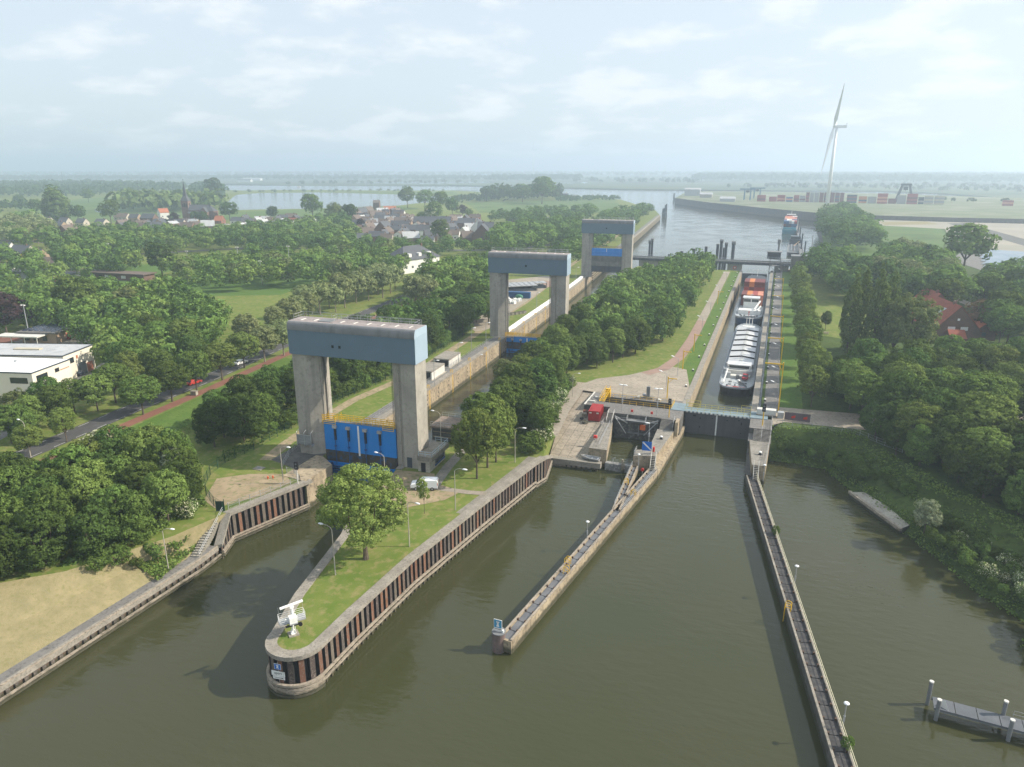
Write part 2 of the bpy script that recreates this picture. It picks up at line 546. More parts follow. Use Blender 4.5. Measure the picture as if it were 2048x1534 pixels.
surf('deck_black', (.065, .063, .065), (.045, .044, .047), .4, (.10, .098, .095), 1.5, rough=.9, space='W')
surf('pile_steel', (.20, .15, .14), (.14, .105, .10), .8, (.10, .095, .09), 2, rough=.7, streak=(.09, .06, .05), stf=.6)
surf('sign_pale_blue', (.06, .28, .46), rough=.45)
surf('slate_deck', (.12, .13, .145), (.09, .10, .115), .5, rough=.8, space='W')
surf('car_white', (.78, .78, .78), rough=.3)
surf('car_grey', (.18, .19, .2), rough=.3)
surf('car_dark', (.03, .035, .045), rough=.3)
surf('car_red', (.4, .04, .03), rough=.35)
surf('brick_church', (.19, .115, .095), (.15, .09, .078), .4, (.30, .21, .16), 2.0, rough=.9)
surf('solar_pale', (.30, .36, .42), (.22, .28, .34), .1, rough=.25, spec=.7, space='W')

# water: murky canal water, lightly rippled
m, nt, b = nmat('water')
vec = coords(nt, 'W', (1, 1, 1))
f, _ = noise_fac(nt, vec, .012, detail=3, lo=.35, hi=.65)
L(nt, mixc(nt, f, (.039, .045, .018), (.048, .048, .022)), b.inputs['Base Color'])
b.inputs['Roughness'].default_value = .045
b.inputs['IOR'].default_value = 1.36
b.inputs['Specular IOR Level'].default_value = .5
n1 = N(nt, 'ShaderNodeTexNoise'); n1.inputs['Scale'].default_value = .7; n1.inputs['Detail'].default_value = 4
n2 = N(nt, 'ShaderNodeTexNoise'); n2.inputs['Scale'].default_value = .05; n2.inputs['Detail'].default_value = 2
mp = N(nt, 'ShaderNodeMapping'); mp.inputs['Scale'].default_value = (.55, 1.3, 1); mp.inputs['Rotation'].default_value = (0, 0, R(-20))
L(nt, vec, mp.inputs['Vector']); L(nt, mp.outputs['Vector'], n1.inputs['Vector']); L(nt, vec, n2.inputs['Vector'])
mr = N(nt, 'ShaderNodeMapRange'); mr.inputs['From Min'].default_value = .35; mr.inputs['From Max'].default_value = .65
mr.inputs['To Min'].default_value = .15; mr.inputs['To Max'].default_value = 1.0
L(nt, n2.outputs['Fac'], mr.inputs['Value'])
mu = N(nt, 'ShaderNodeMath', operation='MULTIPLY'); L(nt, n1.outputs['Fac'], mu.inputs[0]); L(nt, mr.outputs['Result'], mu.inputs[1])
bp = N(nt, 'ShaderNodeBump'); bp.inputs['Strength'].default_value = .42; bp.inputs['Distance'].default_value = .3
L(nt, mu.outputs[0], bp.inputs['Height']); L(nt, bp.outputs['Normal'], b.inputs['Normal'])

# ------------------------------------------------------------------ daylight
SUN_AZ, SUN_EL = R(70), R(37)
world = bpy.data.worlds.new('World'); scene.world = world
world.use_nodes = True
nt = world.node_tree
bg = nt.nodes['Background']
sky = N(nt, 'ShaderNodeTexSky', sky_type='NISHITA')
sky.sun_disc = False
sky.sun_elevation = SUN_EL; sky.sun_rotation = SUN_AZ
sky.air_density = 1.0; sky.dust_density = 2.5; sky.ozone_density = 1.2; sky.altitude = 60
tc = N(nt, 'ShaderNodeTexCoord')
sx = N(nt, 'ShaderNodeSeparateXYZ'); L(nt, tc.outputs['Generated'], sx.inputs[0])
ad = N(nt, 'ShaderNodeMath', operation='ADD'); ad.inputs[1].default_value = .24; L(nt, sx.outputs['Z'], ad.inputs[0])
mxz = N(nt, 'ShaderNodeMath', operation='MAXIMUM'); mxz.inputs[1].default_value = .03; L(nt, ad.outputs[0], mxz.inputs[0])
dx = N(nt, 'ShaderNodeMath', operation='DIVIDE'); L(nt, sx.outputs['X'], dx.inputs[0]); L(nt, mxz.outputs[0], dx.inputs[1])
dy = N(nt, 'ShaderNodeMath', operation='DIVIDE'); L(nt, sx.outputs['Y'], dy.inputs[0]); L(nt, mxz.outputs[0], dy.inputs[1])
cv = N(nt, 'ShaderNodeCombineXYZ'); L(nt, dx.outputs[0], cv.inputs[0]); L(nt, dy.outputs[0], cv.inputs[1])
CLOUD_OFF = (3.1, 1.7, 0)
mpc = N(nt, 'ShaderNodeMapping'); mpc.inputs['Location'].default_value = CLOUD_OFF
L(nt, cv.outputs[0], mpc.inputs['Vector'])
nc = N(nt, 'ShaderNodeTexNoise'); nc.inputs['Scale'].default_value = 2.7; nc.inputs['Detail'].default_value = 9; nc.inputs['Roughness'].default_value = .58
L(nt, mpc.outputs['Vector'], nc.inputs['Vector'])
rc = N(nt, 'ShaderNodeMapRange', interpolation_type='SMOOTHSTEP')
rc.inputs['From Min'].default_value = .47; rc.inputs['From Max'].default_value = .64
L(nt, nc.outputs['Fac'], rc.inputs['Value'])
mc = N(nt, 'ShaderNodeMath', operation='MULTIPLY'); mc.inputs[1].default_value = .6; L(nt, rc.outputs['Result'], mc.inputs[0])
base_sky = mixc(nt, .72, sky.outputs['Color'], (6.3, 7.05, 7.7))
skyc = mixc(nt, mc.outputs[0], base_sky, (7.7, 7.8, 7.9))
L(nt, skyc, bg.inputs['Color'])
bg.inputs['Strength'].default_value = .098

sun_d = bpy.data.lights.new('sun', 'SUN')
sun_d.energy = 4.8; sun_d.angle = R(.6); sun_d.color = (1.0, .91, .77)
sun = bpy.data.objects.new('sun', sun_d)
COL.objects.link(sun)
sd = Vector((math.sin(SUN_AZ) * math.cos(SUN_EL), math.cos(SUN_AZ) * math.cos(SUN_EL), math.sin(SUN_EL)))
sun.rotation_euler = sd.to_track_quat('Z', 'Y').to_euler()

scene.view_settings.view_transform = 'Standard'
scene.view_settings.look = 'None'
scene.view_settings.exposure = 0.55
scene.view_settings.gamma = 1.0
scene.cycles.use_denoising = True
scene.cycles.max_bounces = 6
scene.cycles.diffuse_bounces = 3
scene.cycles.glossy_bounces = 3
scene.cycles.volume_bounces = 1
scene.cycles.sample_clamp_indirect = 6.0

# haze: one box of even pale air round everything
mh = bpy.data.materials.new('haze_air'); mh.use_nodes = True
nt = mh.node_tree
nt.nodes.remove(nt.nodes['Principled BSDF'])
pv = N(nt, 'ShaderNodeVolumePrincipled')
pv.inputs['Color'].default_value = (.70, .84, 1.0, 1)
pv.inputs['Density'].default_value = 0.00034
pv.inputs['Anisotropy'].default_value = .35
L(nt, pv.outputs[0], nt.nodes['Material Output'].inputs['Volume'])
MATS['haze_air'] = mh
mb = MB(); mb.box(-16000, -16000, -3, 16000, 16000, 190)
tag(mb.build('haze', 'haze_air'), kind='stuff')
# ------------------------------------------------------------------ ground and water
GZ = 6.0
mb = MB(); mb.quad((-15500, -15500, 0), (15500, -15500, 0), (15500, 15500, 0), (-15500, 15500, 0))
structure('water', mb, 'water')

PILE_L = [(-85.4, 85.0), (-87.4, 90.0), (-82.3, 106.0)]          # high sheet piling on the left of the basin
LWALL = [(-86.5, 123), (-87.0, 170), (-89.2, 236), (-92.6, 305), (-98.6, 388), (-101.2, 412)]
GUIDE = [(-101.2, 412), (-118.7, 628), (-132, 790), (-145.6, 951)]
left = [(-87.4, 90), (-82.3, 106), (-82.4, 114.4), (-86.5, 117.3)] + LWALL + GUIDE[1:] + \
       [(-169, 1057), (-293, 1402), (-419, 1535), (-648, 1676), (-843, 1806), (-1335, 1820), (-2600, 2100), (-6000, 2400),
  (-6000, -300), (-136, -300), (-136, -40), (-131, 0), (-108, 56), (-97, 66), (-90, 80)]
mb = MB(); mb.prism(left, -1.5, GZ, 0)
structure('ground', mb, 'grass')

# slope from the wood down to the quay on the left
lo = [(-94, -200), (-90, -40), (-88.1, 0), (-86.4, 47.5), (-85.1, 80.2), (-85.6, 84.5), (-87.4, 90)]
hi = [(-136, -300), (-136, -40), (-131, 0), (-108, 56), (-97, 66), (-90, 80), (-87.4, 90)]
pth = offset_line(lo[:6], 2.6)
mb = MB()
zlo = [2.1, 2.1, 2.1, 2.1, 2.1, 2.6]
mb.strip([(p[0], p[1], z) for p, z in zip(lo[:6], zlo)], [(p.x, p.y, z + .03) for p, z in zip(pth, zlo)], 0)
structure('quay_path', mb, 'platform')
mb = MB()
A = [(p.x, p.y, z + .03) for p, z in zip(pth, zlo)]
Bm = [(p.x * .6 + h[0] * .4, p.y * .6 + h[1] * .4, 3.45) for p, h in zip(pth, hi)]
Cc = [(h[0], h[1], GZ - .01) for h in hi[:6]]
mb.strip(A, Bm); mb.strip(Bm, Cc)
mb.tri(A[-1], (-87.4, 90, GZ), Bm[-1]); mb.tri(Bm[-1], (-87.4, 90, GZ), Cc[-1])
structure('quay_bank', mb, 'grass_dry', smooth=True)

# island and the strip between the two locks
arc = [(-53.8 + 3.2 * math.cos(R(a)), 64.6 + 3.2 * math.sin(R(a))) for a in range(180, 361, 15)]
ISL_L = [(-68.4, 117.4), (-64.3, 93.7), (-63.1, 90.4), (-59.6, 73.1)] + arc[:1]
ISL_R = arc[-1:] + [(-50.4, 72), (-49.4, 87.7), (-46.4, 109.3), (-43.2, 130.2)]
LWALL_R = [(-68.4, 117.4), (-69, 170), (-71.4, 236), (-75, 305), (-81, 388), (-83.6, 412)]
mid = arc + ISL_R[1:] + [(-42.2, 134), (-44.0, 142.2), (-47.4, 165), (-50, 190), (-46, 190), (-42.9, 182), (-17.9, 182), (-17.9, 446), (-80, 446)] + LWALL_R[::-1] + ISL_L[1:4]
mb = MB(); mb.prism(mid, -1.5, GZ, 0)
structure('island_ground', mb, 'grass')

# right bank: plateau, then a slope to the side water
right = [(3.3, 170.6), (3.3, 181), (.4, 181), (.4, 452), (14, 470), (29, 540), (37, 620), (46, 690), (50, 960), (62, 1020), (270, 996), (900, 900),
         (6000, 400), (6000, -300), (120, -300), (95, 0), (80, 60), (64, 112), (47, 132), (34, 149), (21, 172)]
mb = MB(); mb.prism(right, -1.5, GZ, 0)
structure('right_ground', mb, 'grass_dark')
blo = [(3.0, 163), (8, 163.5), (15.2, 162), (19.8, 151), (26.9, 136), (33, 124.5), (35.2, 117.5), (40.1, 111), (38, 104), (47, 96), (60, 60), (72, 0), (90, -300)]
bhi = [(3.3, 170.6), (10, 171), (21, 172), (34, 149), (36, 146), (47, 132), (50, 129), (64, 112), (67, 105), (72, 88), (80, 60), (95, 0), (120, -300)]
mb = MB()
Am = [(p[0] + .3 * math.sin(i * 2.1), p[1], -.4) for i, p in enumerate(blo)]
Bm = [(p[0] * .75 + q[0] * .25, p[1] * .75 + q[1] * .25, 1.3) for p, q in zip(blo, bhi)]
Cc = [(q[0], q[1], GZ - .01) for q in bhi]
mb.strip(Bm, Am); mb.strip(Cc, Bm)
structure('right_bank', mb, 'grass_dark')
blo_r, bmd_r, bhi_r = Am, Bm, Cc
# harbour side slope of the right bank
blo = [(.4, 455), (18, 486), (31, 571), (35.6, 685), (38.7, 970), (52, 1016)]
bhi = [(.4, 452), (14, 470), (29, 540), (37, 620), (50, 960), (62, 1020)]
mb = MB()
blo2 = [(.4, 455), (16, 480), (30, 550), (34, 630), (36, 690), (38.7, 970), (52, 1016)]
bhi2 = [(.4, 452), (14, 470), (29, 540), (37, 620), (46, 690), (50, 960), (62, 1020)]
mb.strip([(p[0], p[1], GZ - .01) for p in bhi2], [(p[0], p[1], -.4) for p in blo2])
structure('harbour_bank', mb, 'rubble')

# land beyond: container terminal spit, far shore, river islands
term = PP([(1350, 396), (1420, 405), (1530, 416), (1640, 426), (1760, 431), (1900, 435), (2048, 438), (2300, 444)], 11) + \
       [Vector((1500, 1300)), Vector((560, 1480))] + PP([(1900, 399), (1800, 394.5), (1640, 391), (1500, 389), (1420, 388), (1372, 390)], 4)
mb = MB(); mb.prism(term, -1.5, GZ + 5, 1, 0)
structure('terminal_ground', mb, ['terminal_top', 'concrete_dark'])
far = PP([(-700, 372), (0, 366), (300, 364), (600, 371.5), (900, 370), (1100, 374.5), (1250, 378), (1380, 379.5), (1600, 381), (1750, 381), (1880, 386), (1990, 394), (2048, 398), (2500, 420)], 2.5)
far = far + [Vector((15000, 2000)), Vector((15000, 15000)), Vector((-15000, 15000)), Vector((-15000, 2600))]
mb = MB(); mb.prism(far, -1.5, 2.5, 0)
structure('far_ground', mb, 'field_far')

def sheet(name, pts, z, mat):
 mb = MB()
 ps = [Vector((p[0], p[1])) for p in pts]
 tri = tessellate_polygon([[Vector((p.x, p.y, 0)) for p in ps]])
 vs = [(p.x, p.y, z) for p in ps]
 fs = []
 for t in tri:
  a, b, c = (ps[i] for i in t)
  fs.append(t if (b - a).cross(c - a) > 0 else (t[0], t[2], t[1]))
 mb._add(vs, fs, 0)
 return structure(name, mb, mat)

def ribbon(name, line, wdt, z, mat):
 a = offset_line(line, wdt / 2); b = offset_line(line, -wdt / 2)
 mb = MB(); mb.strip([(p.x, p.y, z) for p in b], [(p.x, p.y, z) for p in a])
 return structure(name, mb, mat)

# lakes and river arms seen across the flood plain
sheet('lake_water', PP([(437, 421), (447, 411), (462, 398), (472, 389.5), (520, 386), (640, 385), (760, 388), (860, 391), (915, 394.5), (920, 400), (880, 403), (830, 407), (800, 411), (720, 414), (620, 417.5), (520, 419)], GZ), GZ + .06, 'water')
sheet('lake_water', PP([(188, 418), (205, 415), (236, 415.5), (240, 421), (205, 426), (192, 424)], GZ), GZ + .06, 'water')
sheet('lake_water', PP([(360, 376), (480, 371), (640, 372), (780, 372.5), (960, 374.5), (900, 381), (760, 381), (600, 379.5), (480, 381)], GZ), GZ + .06, 'water')
sheet('lake_water', PP([(700, 366), (860, 362), (980, 362.5), (1000, 366), (860, 368)], 2.5), 2.6, 'water')
sheet('lake_water', PP([(1080, 366), (1170, 364), (1180, 366.5), (1100, 368.5)], 2.5), 2.6, 'water')
sheet('lake_water', PP([(190, 369), (240, 366), (320, 367), (300, 371), (200, 373)], 2.5), 2.6, 'water')
# meadows
sheet('meadow', PP([(30, 410), (200, 395), (360, 400), (430, 425), (620, 418.5), (800, 412), (840, 417), (700, 430), (440, 440), (200, 445), (40, 430)], GZ), GZ + .03, 'meadow')
sheet('meadow', PP([(930, 405), (1230, 398), (1240, 412), (1180, 430), (960, 425)], GZ), GZ + .03, 'meadow')
sheet('meadow', PP([(480, 383), (905, 384), (930, 390), (860, 390), (640, 384)], GZ), GZ + .03, 'meadow')
# football pitches
sheet('pitch', PP([(200, 541), (340, 522), (395, 530), (330, 545), (300, 556)], GZ), GZ + .03, 'pitch')
sheet('pitch', PP([(400, 556), (640, 546), (640, 565), (560, 590), (400, 592), (300, 570)], GZ), GZ + .03, 'pitch')
sheet('pitch', PP([(100, 562), (230, 556), (320, 562), (310, 582), (120, 588)], GZ), GZ + .03, 'pitch')

# roads on the left
ROAD_L = [(-136, -60), (-142, 40), (-147.5, 100), (-150.5, 128), (-152, 156), (-157, 191), (-162, 270), (-167, 341), (-176, 400), (-188, 448), (-198, 500)]
ribbon('road', ROAD_L, 6.5, GZ + .03, 'asphalt')
mb = MB()
for q in walk([(x, y, 0) for x, y in ROAD_L], 6.0):
 pass
cl = walk([(x, y, 0) for x, y in ROAD_L], 1.5)
for off in (-2.6, 2.6):
 ln = offset_line([(p.x, p.y) for p in cl], off)
 for i in range(0, len(ln) - 2, 4):
  a, b2 = ln[i], ln[i + 2]
  mb.strip([(a.x - .07, a.y, GZ + .045), (b2.x - .07, b2.y, GZ + .045)], [(a.x + .07, a.y, GZ + .045), (b2.x + .07, b2.y, GZ + .045)])
structure('road_marking', mb, 'white_dull')
ribbon('cycle_path', [(-130, -60), (-135, 40), (-139.5, 92), (-142, 119), (-144.3, 148), (-148, 184), (-151, 220), (-155, 300), (-159, 345)], 3.2, GZ + .03, 'red_path')
ribbon('verge', [(-127, 40), (-131, 92), (-133.5, 119), (-136, 148), (-141, 184)], 12, GZ + .015, 'grass_lush')
ribbon('road', [tuple(P(x, y, GZ).to_2d()) for x, y in [(200, 512), (480, 497), (640, 497.5), (830, 498.5), (940, 501), (1060, 495), (1120, 487), (1150, 472), (1165, 462)]], 9, GZ + .03, 'asphalt')
ribbon('road', [tuple(P(x, y, GZ).to_2d()) for x, y in [(0, 480), (120, 487), (200, 488)]], 8, GZ + .03, 'asphalt')
# service track, yard
TRACK = [(-96.5, 112), (-98.4, 121), (-100.2, 135), (-101.2, 153), (-99.0, 172), (-98.8, 195), (-100.6, 230), (-102.5, 250), (-105, 300), (-110, 350), (-116, 392), (-122, 450), (-134, 620), (-150, 800)]
ribbon('track', TRACK, 2.8, GZ + .03, 'dirt')
sheet('yard', [(-103, 240), (-100, 246), (-104.5, 290), (-108, 340), (-114, 385), (-122, 385), (-136, 366), (-138, 330), (-128, 300), (-124, 275), (-113, 252)], GZ + .045, 'slab_tan')
sheet('yard', PP([(1035, 577), (1104, 574), (1128, 561), (1092, 562)], GZ), GZ + .06, 'brick_path')
sheet('yard', [(-95, 92.6), (-90.6, 90.6), (-86, 98), (-84.5, 104.5), (-88, 107.5), (-95, 105), (-99.5, 101)], GZ + .045, 'dirt')
sheet('pier_deck', [(-82.6, 106), (-82.7, 114.2), (-86.6, 117.2), (-86.6, 124), (-95.5, 124), (-95.5, 112.5), (-88.5, 110.5)], GZ + .05, 'concrete_dark')
# quay top and paths along the lift gate lock
pts = LWALL + GUIDE[1:]
mb = MB(); o1 = offset_line(pts, 4.0)
mb.strip([(p[0], p[1], GZ + .04) for p in pts], [(p.x, p.y, GZ + .04) for p in o1])
structure('lock_path', mb, 'platform')
# industrial site and sports surfaces
sheet('yard', PP([(0, 800), (60, 790), (180, 745), (235, 725), (260, 740), (210, 775), (130, 800), (60, 850), (0, 880)], GZ), GZ + .03, 'platform')
sheet('yard', PP([(0, 680), (60, 670), (175, 640), (182, 690), (60, 690)], GZ), GZ + .03, 'concrete')
sheet('court', PP([(-60, 700), (0, 690), (30, 683), (52, 676), (0, 672), (-60, 680)], GZ), GZ + .05, 'red_path')
# paths on the strip between the locks and on the island
ribbon('path', [(-44.5, 146), (-46.8, 165), (-48, 184), (-44, 194), (-36, 201), (-29, 212), (-26.0, 228), (-25.2, 255), (-25.4, 300), (-25.8, 390), (-26, 440)], 3.4, GZ + .03, 'road_pale')
sheet('yard', [(-48, 183), (-42.8, 182.1), (-18.6, 182.1), (-19, 196), (-22, 214), (-27, 216), (-33, 205), (-43, 195)], GZ + .05, 'slab_tan')
ribbon('path', [(-33, 205), (-28.6, 213), (-26.0, 228), (-25.2, 255), (-25.3, 290)], 3.5, GZ + .06, 'brick_path')
ribbon('verge', [(-21.3, 198), (-21.2, 300), (-21.3, 440)], 4.4, GZ + .02, 'grass_lush')
sheet('yard', [(-68, 103.5), (-60, 101), (-53, 108), (-51.5, 112.5), (-58, 114), (-60, 118), (-68, 117)], GZ + .045, 'dirt')
ribbon('path', [(-57, 112), (-50, 112.5), (-46.8, 113.2)], 1.6, GZ + .06, 'road_pale')
ribbon('path', [(-57.5, 112), (-59, 122), (-60, 136)], 2.2, GZ + .05, 'concrete')
ribbon('path', [(-48.0, 104), (-46.6, 113), (-44.6, 128), (-44.2, 133)], 2.0, GZ + .03, 'concrete')
# right side strips
ribbon('lock_path', [(2.9, 181.2), (2.9, 452)], 3.6, GZ + .03, 'platform')
ribbon('verge', [(7.6, 186), (7.8, 452)], 5.6, GZ + .03, 'grass_lush')
sheet('yard', [(.6, 168), (3.2, 168.5), (3.2, 181), (4.8, 181), (4.8, 186), (30, 188), (40, 182), (40, 176), (6, 174.6)], GZ + .05, 'slab_tan')
sheet('lawn', [(14, 280), (14, 440), (24, 446), (46, 440), (44, 300), (38, 280), (28, 274)], GZ + .03, 'grass')
ribbon('road', [(118, 150), (104, 250), (92, 330), (78, 400), (60, 446), (30, 462), (8, 462)], 5, GZ + .04, 'road_pale')
ribbon('road', [(52, 160), (60, 190), (70, 215), (100, 235)], 6, GZ + .04, 'road_pale')
# levelled sand and site plots beyond the right wood
sheet('meadow', PP([(1640, 448), (1760, 440), (1790, 470), (1820, 500), (1700, 520), (1650, 505)], GZ), GZ + .03, 'grass_lush')
sheet('meadow', PP([(1700, 470), (1760, 452), (1880, 452), (1900, 480), (1880, 500), (1740, 500)], GZ), GZ + .06, 'meadow')
sheet('sand', PP([(1740, 441), (1860, 437.5), (2048, 446), (2600, 470), (2600, 640), (2048, 545), (1960, 520), (1900, 478), (1890, 458), (1760, 451)], GZ), GZ + .09, 'sand')
sheet('meadow', PP([(1760, 444.5), (1850, 443), (1880, 449), (1770, 450)], GZ), GZ + .12, 'grass_dry')
sheet('yard', PP([(1895, 447), (1930, 446), (2048, 478), (2100, 500), (2048, 492), (1990, 475)], GZ), GZ + .12, 'rubble')
sheet('yard', PP([(1930, 500), (2048, 512), (2048, 552), (1960, 540), (1900, 520)], GZ), GZ + .15, 'platform')

# ------------------------------------------------------------------ walls
def sheet_piling(name, label, line, side, ztop, zbot, fenders, beam_off=.62, spacer=0, group=None, coping=.55, pile_z=None):
 """steel sheet piling (trapezoid corrugation), concrete coping, timber fender beams. side=+1: water on the left of the line"""
 t = thing(name, label, 'quay wall', (line[0][0], line[0][1], 0), group=group)
 le = Vector(line[-1]) + (Vector(line[-1]) - Vector(line[-2])).normalized() * 1.15
 pts = walk([(p[0], p[1], 0) for p in line] + [(le.x, le.y, 0)], .6)
 mb = MB()
 r = random.Random(3)
 ol = offset_line([(p.x, p.y) for p in pts], 0.0)
 outp = offset_line([(p.x, p.y) for p in pts], side * .52)
 inn = offset_line([(p.x, p.y) for p in pts], side * .1)
 zt = pile_z or (lambda x, y: ztop - coping + .02)
 k = 0
 for i in range(0, len(pts) - 3, 2):
  mi = r.randrange(6)
  a, b2, c, d = outp[i], outp[i + 1], inn[i + 1].lerp(inn[i + 2], .25), inn[i + 2].lerp(inn[i + 1], .25)
  e = outp[i + 2]
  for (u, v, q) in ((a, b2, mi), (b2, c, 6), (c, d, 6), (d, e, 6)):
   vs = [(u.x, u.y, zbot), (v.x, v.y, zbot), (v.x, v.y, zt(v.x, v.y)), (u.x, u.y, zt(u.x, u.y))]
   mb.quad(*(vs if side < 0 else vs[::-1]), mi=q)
 mb.build('piling', ['pile0', 'pile1', 'pile2', 'pile3', 'pile4', 'pile5', 'pile_recess_shade'], t, w=True)
 mb = MB()
 line2 = list(line[:-1]) + [(le.x, le.y)]
 o = offset_line(line2, side * .75); n = offset_line(line2, -side * .75)
 mb.prism([tuple(p) for p in o] + [tuple(p) for p in n][::-1], (lambda x, y: zt(x, y)), (lambda x, y: zt(x, y) + coping + .05), 0, bottom=True)
 mb.build('coping', 'coping', t, w=True)
 for z, h in fenders:
  fl = offset_line(line, side * beam_off)
  f2 = offset_line(line, side * (beam_off + .3))
  mb = MB()
  mb.prism([tuple(p) for p in f2] + [tuple(p) for p in fl][::-1], z, z + h, 0, bottom=True)
  mb.build('fender_beam', 'timber', t, w=True)
 if spacer:
  fl = offset_line(line, side * (beam_off - .1))
  mb = MB()
  for p in walk([(q.x, q.y, 0) for q in fl], spacer):
   mb.box(p.x - .16, p.y - .16, -.8, p.x + .16, p.y + .16, fenders[-1][0] + .1)
  mb.build('fender_post', 'timber_wet', t, w=True)
 return t

sheet_piling('sheet_pile_wall', 'rusty sheet pile wall with timber fenders around the grassy island tip', ISL_L[1:4] + arc + ISL_R[1:] , -1, GZ + .05, -1.3,
             [(.85, .28), (1.7, .28)], spacer=1.2)
# extra ring beams round the nose
t = bpy.data.objects['sheet_pile_wall']
for z in (.1, .6, 1.12, 1.66):
 f1 = [(-53.8 + 4.18 * math.cos(R(a)), 64.6 + 4.18 * math.sin(R(a))) for a in range(176, 366, 10)]
 f2 = [(-53.8 + 3.8 * math.cos(R(a)), 64.6 + 3.8 * math.sin(R(a))) for a in range(176, 366, 10)]
 mb = MB(); mb.prism(f1 + f2[::-1], z, z + .34, 0, bottom=True); mb.build('fender_ring', 'timber', t, w=True)
sheet_piling('sheet_pile_wall', 'short rusty sheet pile wall running from the concrete pier down the sloping coping at the brown staircase',
             PILE_L[::-1] if False else PILE_L, -1, GZ + .05, -1.2, [(.3, .25), (.8, .25), (1.3, .25)], spacer=2.4,
             pile_z=lambda x, y: (GZ - .5) if y > 90 else (2.0 + (y - 85) / 5 * 3.5))
sheet_piling('sheet_pile_wall', 'low sheet pile wall closing the corner between the island and the tan boat slab', [(-43.2, 130.2), (-42.2, 134), (-43.8, 143.5)], -1, GZ + .05, -1.2,
             [(.45, .28), (1.15, .28)], spacer=1.2, pile_z=lambda x, y: GZ - .5 if y < 134 else GZ - .5 - (y - 134) / 9.5 * 3.7)

t = thing('quay_wall', 'long low quay wall with timber fender beams along the dry grass bank', 'quay wall', (-86.4, 47.5, 0))
ql = [(-94, -200), (-90, -40), (-88.1, 0), (-86.4, 47.5), (-85.1, 80.2), (-85.5, 85)]
def wall_ribbon(line, d0, d1, z0, z1):
 mb = MB(); a = offset_line(line, d0); c = offset_line(line, d1)
 mb.prism([tuple(p) for p in a] + [tuple(p) for p in c][::-1], z0, z1, 0, bottom=True)
 return mb
wall_ribbon(ql, -.1, .75, 1.55, 2.3).build('coping', 'coping', t, w=True)
wall_ribbon(ql, -.02, .3, -1, 1.57).build('piling', 'pile1', t, w=True)
mb = MB()
for p in walk([(q.x, q.y, 0) for q in offset_line(ql, -.2)], 1.2):
 mb.box(p.x - .12, p.y - .25, -.6, p.x + .12, p.y + .25, 1.55)
mb.build('fender_post', 'pile2', t, w=True)
for z in (.25, .72):
 wall_ribbon(ql, -.62, -.3, z, z + .26).build('fender_beam', 'timber', t, w=True)
wall_ribbon(ql, -.08, .12, 2.28, 2.5).build('kerb', 'timber', t, w=True)

# concrete pier under the left leg of the near lift gate
t = thing('concrete_pier', 'stained concrete pier block below the left leg of the front lift gate', 'pier', (-84.5, 111, 0))
mb = MB(); mb.prism([(-82.05, 105.9), (-81.9, 114.6), (-86.3, 117.8), (-88, 117.8), (-88, 106.5), (-82.5, 105.9)], -1.2, GZ + .12)
mb.build('wall', 'wall_tan', t, w=True)

# lock chamber walls
def lock_wall(name, label, line, thick, z1, cat='lock wall', mat='wall_tan', side=1):
 t = thing(name, label, cat, (line[0][0], line[0][1], 0))
 wall_ribbon(line, -side * .09, side * thick, -1.4, z1 - .45).build('wall', mat, t, w=True)
 wall_ribbon(line, -side * .16, side * (thick + .1), z1 - .45, z1 + .1).build('coping', 'coping', t, w=True)
 return t
wl = lock_wall('lock_wall', 'stained tan concrete lock wall with yellow ladders left of the lift gate lock', LWALL, 1.1, GZ + .05)
lock_wall('lock_wall', 'concrete lock wall half hidden by the wood right of the lift gate lock', LWALL_R, 1.1, GZ + .05, side=-1)
lock_wall('lock_wall', 'sunlit tan concrete wall left of the two moored barges', [(-17.7, 177.8), (-17.7, 446)], 1.2, GZ + .06)
lock_wall('lock_wall', 'shaded concrete wall right of the two moored barges', [(-1.7, 177.8), (-1.7, 452)], 1.3, GZ + .06, side=-1)
# small dark pockets for mooring hooks in the left wall, and yellow ladders
mb = MB()
cum = walk([(p[0], p[1], 0) for p in LWALL], 7.5)
for i, p in enumerate(cum[2:]):
 for z in (1.6, 2.9, 4.2):
  mb.box(p.x - .1, p.y - .17, z, p.x + .125, p.y + .17, z + .42)
mb.build('mooring_pocket', 'black', wl, w=True)

def make_ladder(h=6.4):
 t = thing('ladder', 'x', 'ladder')
 mb = MB()
 for s in (-.25, .25): mb.cyl((.1, s, -h), (.1, s, .1), .045, n=5)
 for i in range(int((h) / .3)):
  mb.cyl((.1, -.25, -h + .3 * i), (.1, .25, -h + .3 * i), .03, n=4)
 mb.build('frame', 'yellow', t)
 mb = MB()
 for s in (-.25, .25): mb.pipe([(.1, s, .1), (.1, s, .95), (-.5, s, .95), (-.5, s, 0)], .05)
 mb.cyl((-.5, -.25, .9), (-.5, .25, .9), .05, n=5)
 mb.build('hoop', 'yellow', t)
 return t
ladder0 = make_ladder()
for i, (px, py) in enumerate([(865, 778), (904, 746), (938, 722), (970, 700.5), (999, 681.5), (1030, 664), (1050, 648), (1073, 631), (1090, 618)]):
 q = P(px, py, GZ)
 # keep the ladder on the wall line
 j = next(k for k in range(len(LWALL) - 1) if LWALL[k][1] <= q.y <= LWALL[k + 1][1])
 f = (q.y - LWALL[j][1]) / (LWALL[j + 1][1] - LWALL[j][1])
 x = LWALL[j][0] + f * (LWALL[j + 1][0] - LWALL[j][0])
 lab = ['nearest', 'second', 'third', 'fourth', 'fifth', 'sixth', 'seventh', 'eighth', 'farthest'][i]
 o = ladder0 if i == 0 else copy_tree(ladder0)
 o.location = (x, q.y, GZ + .05)
 tag(o, lab + ' yellow ladder down the tan wall of the lift gate lock', 'ladder', 'yellow ladders on the lift gate lock wall')
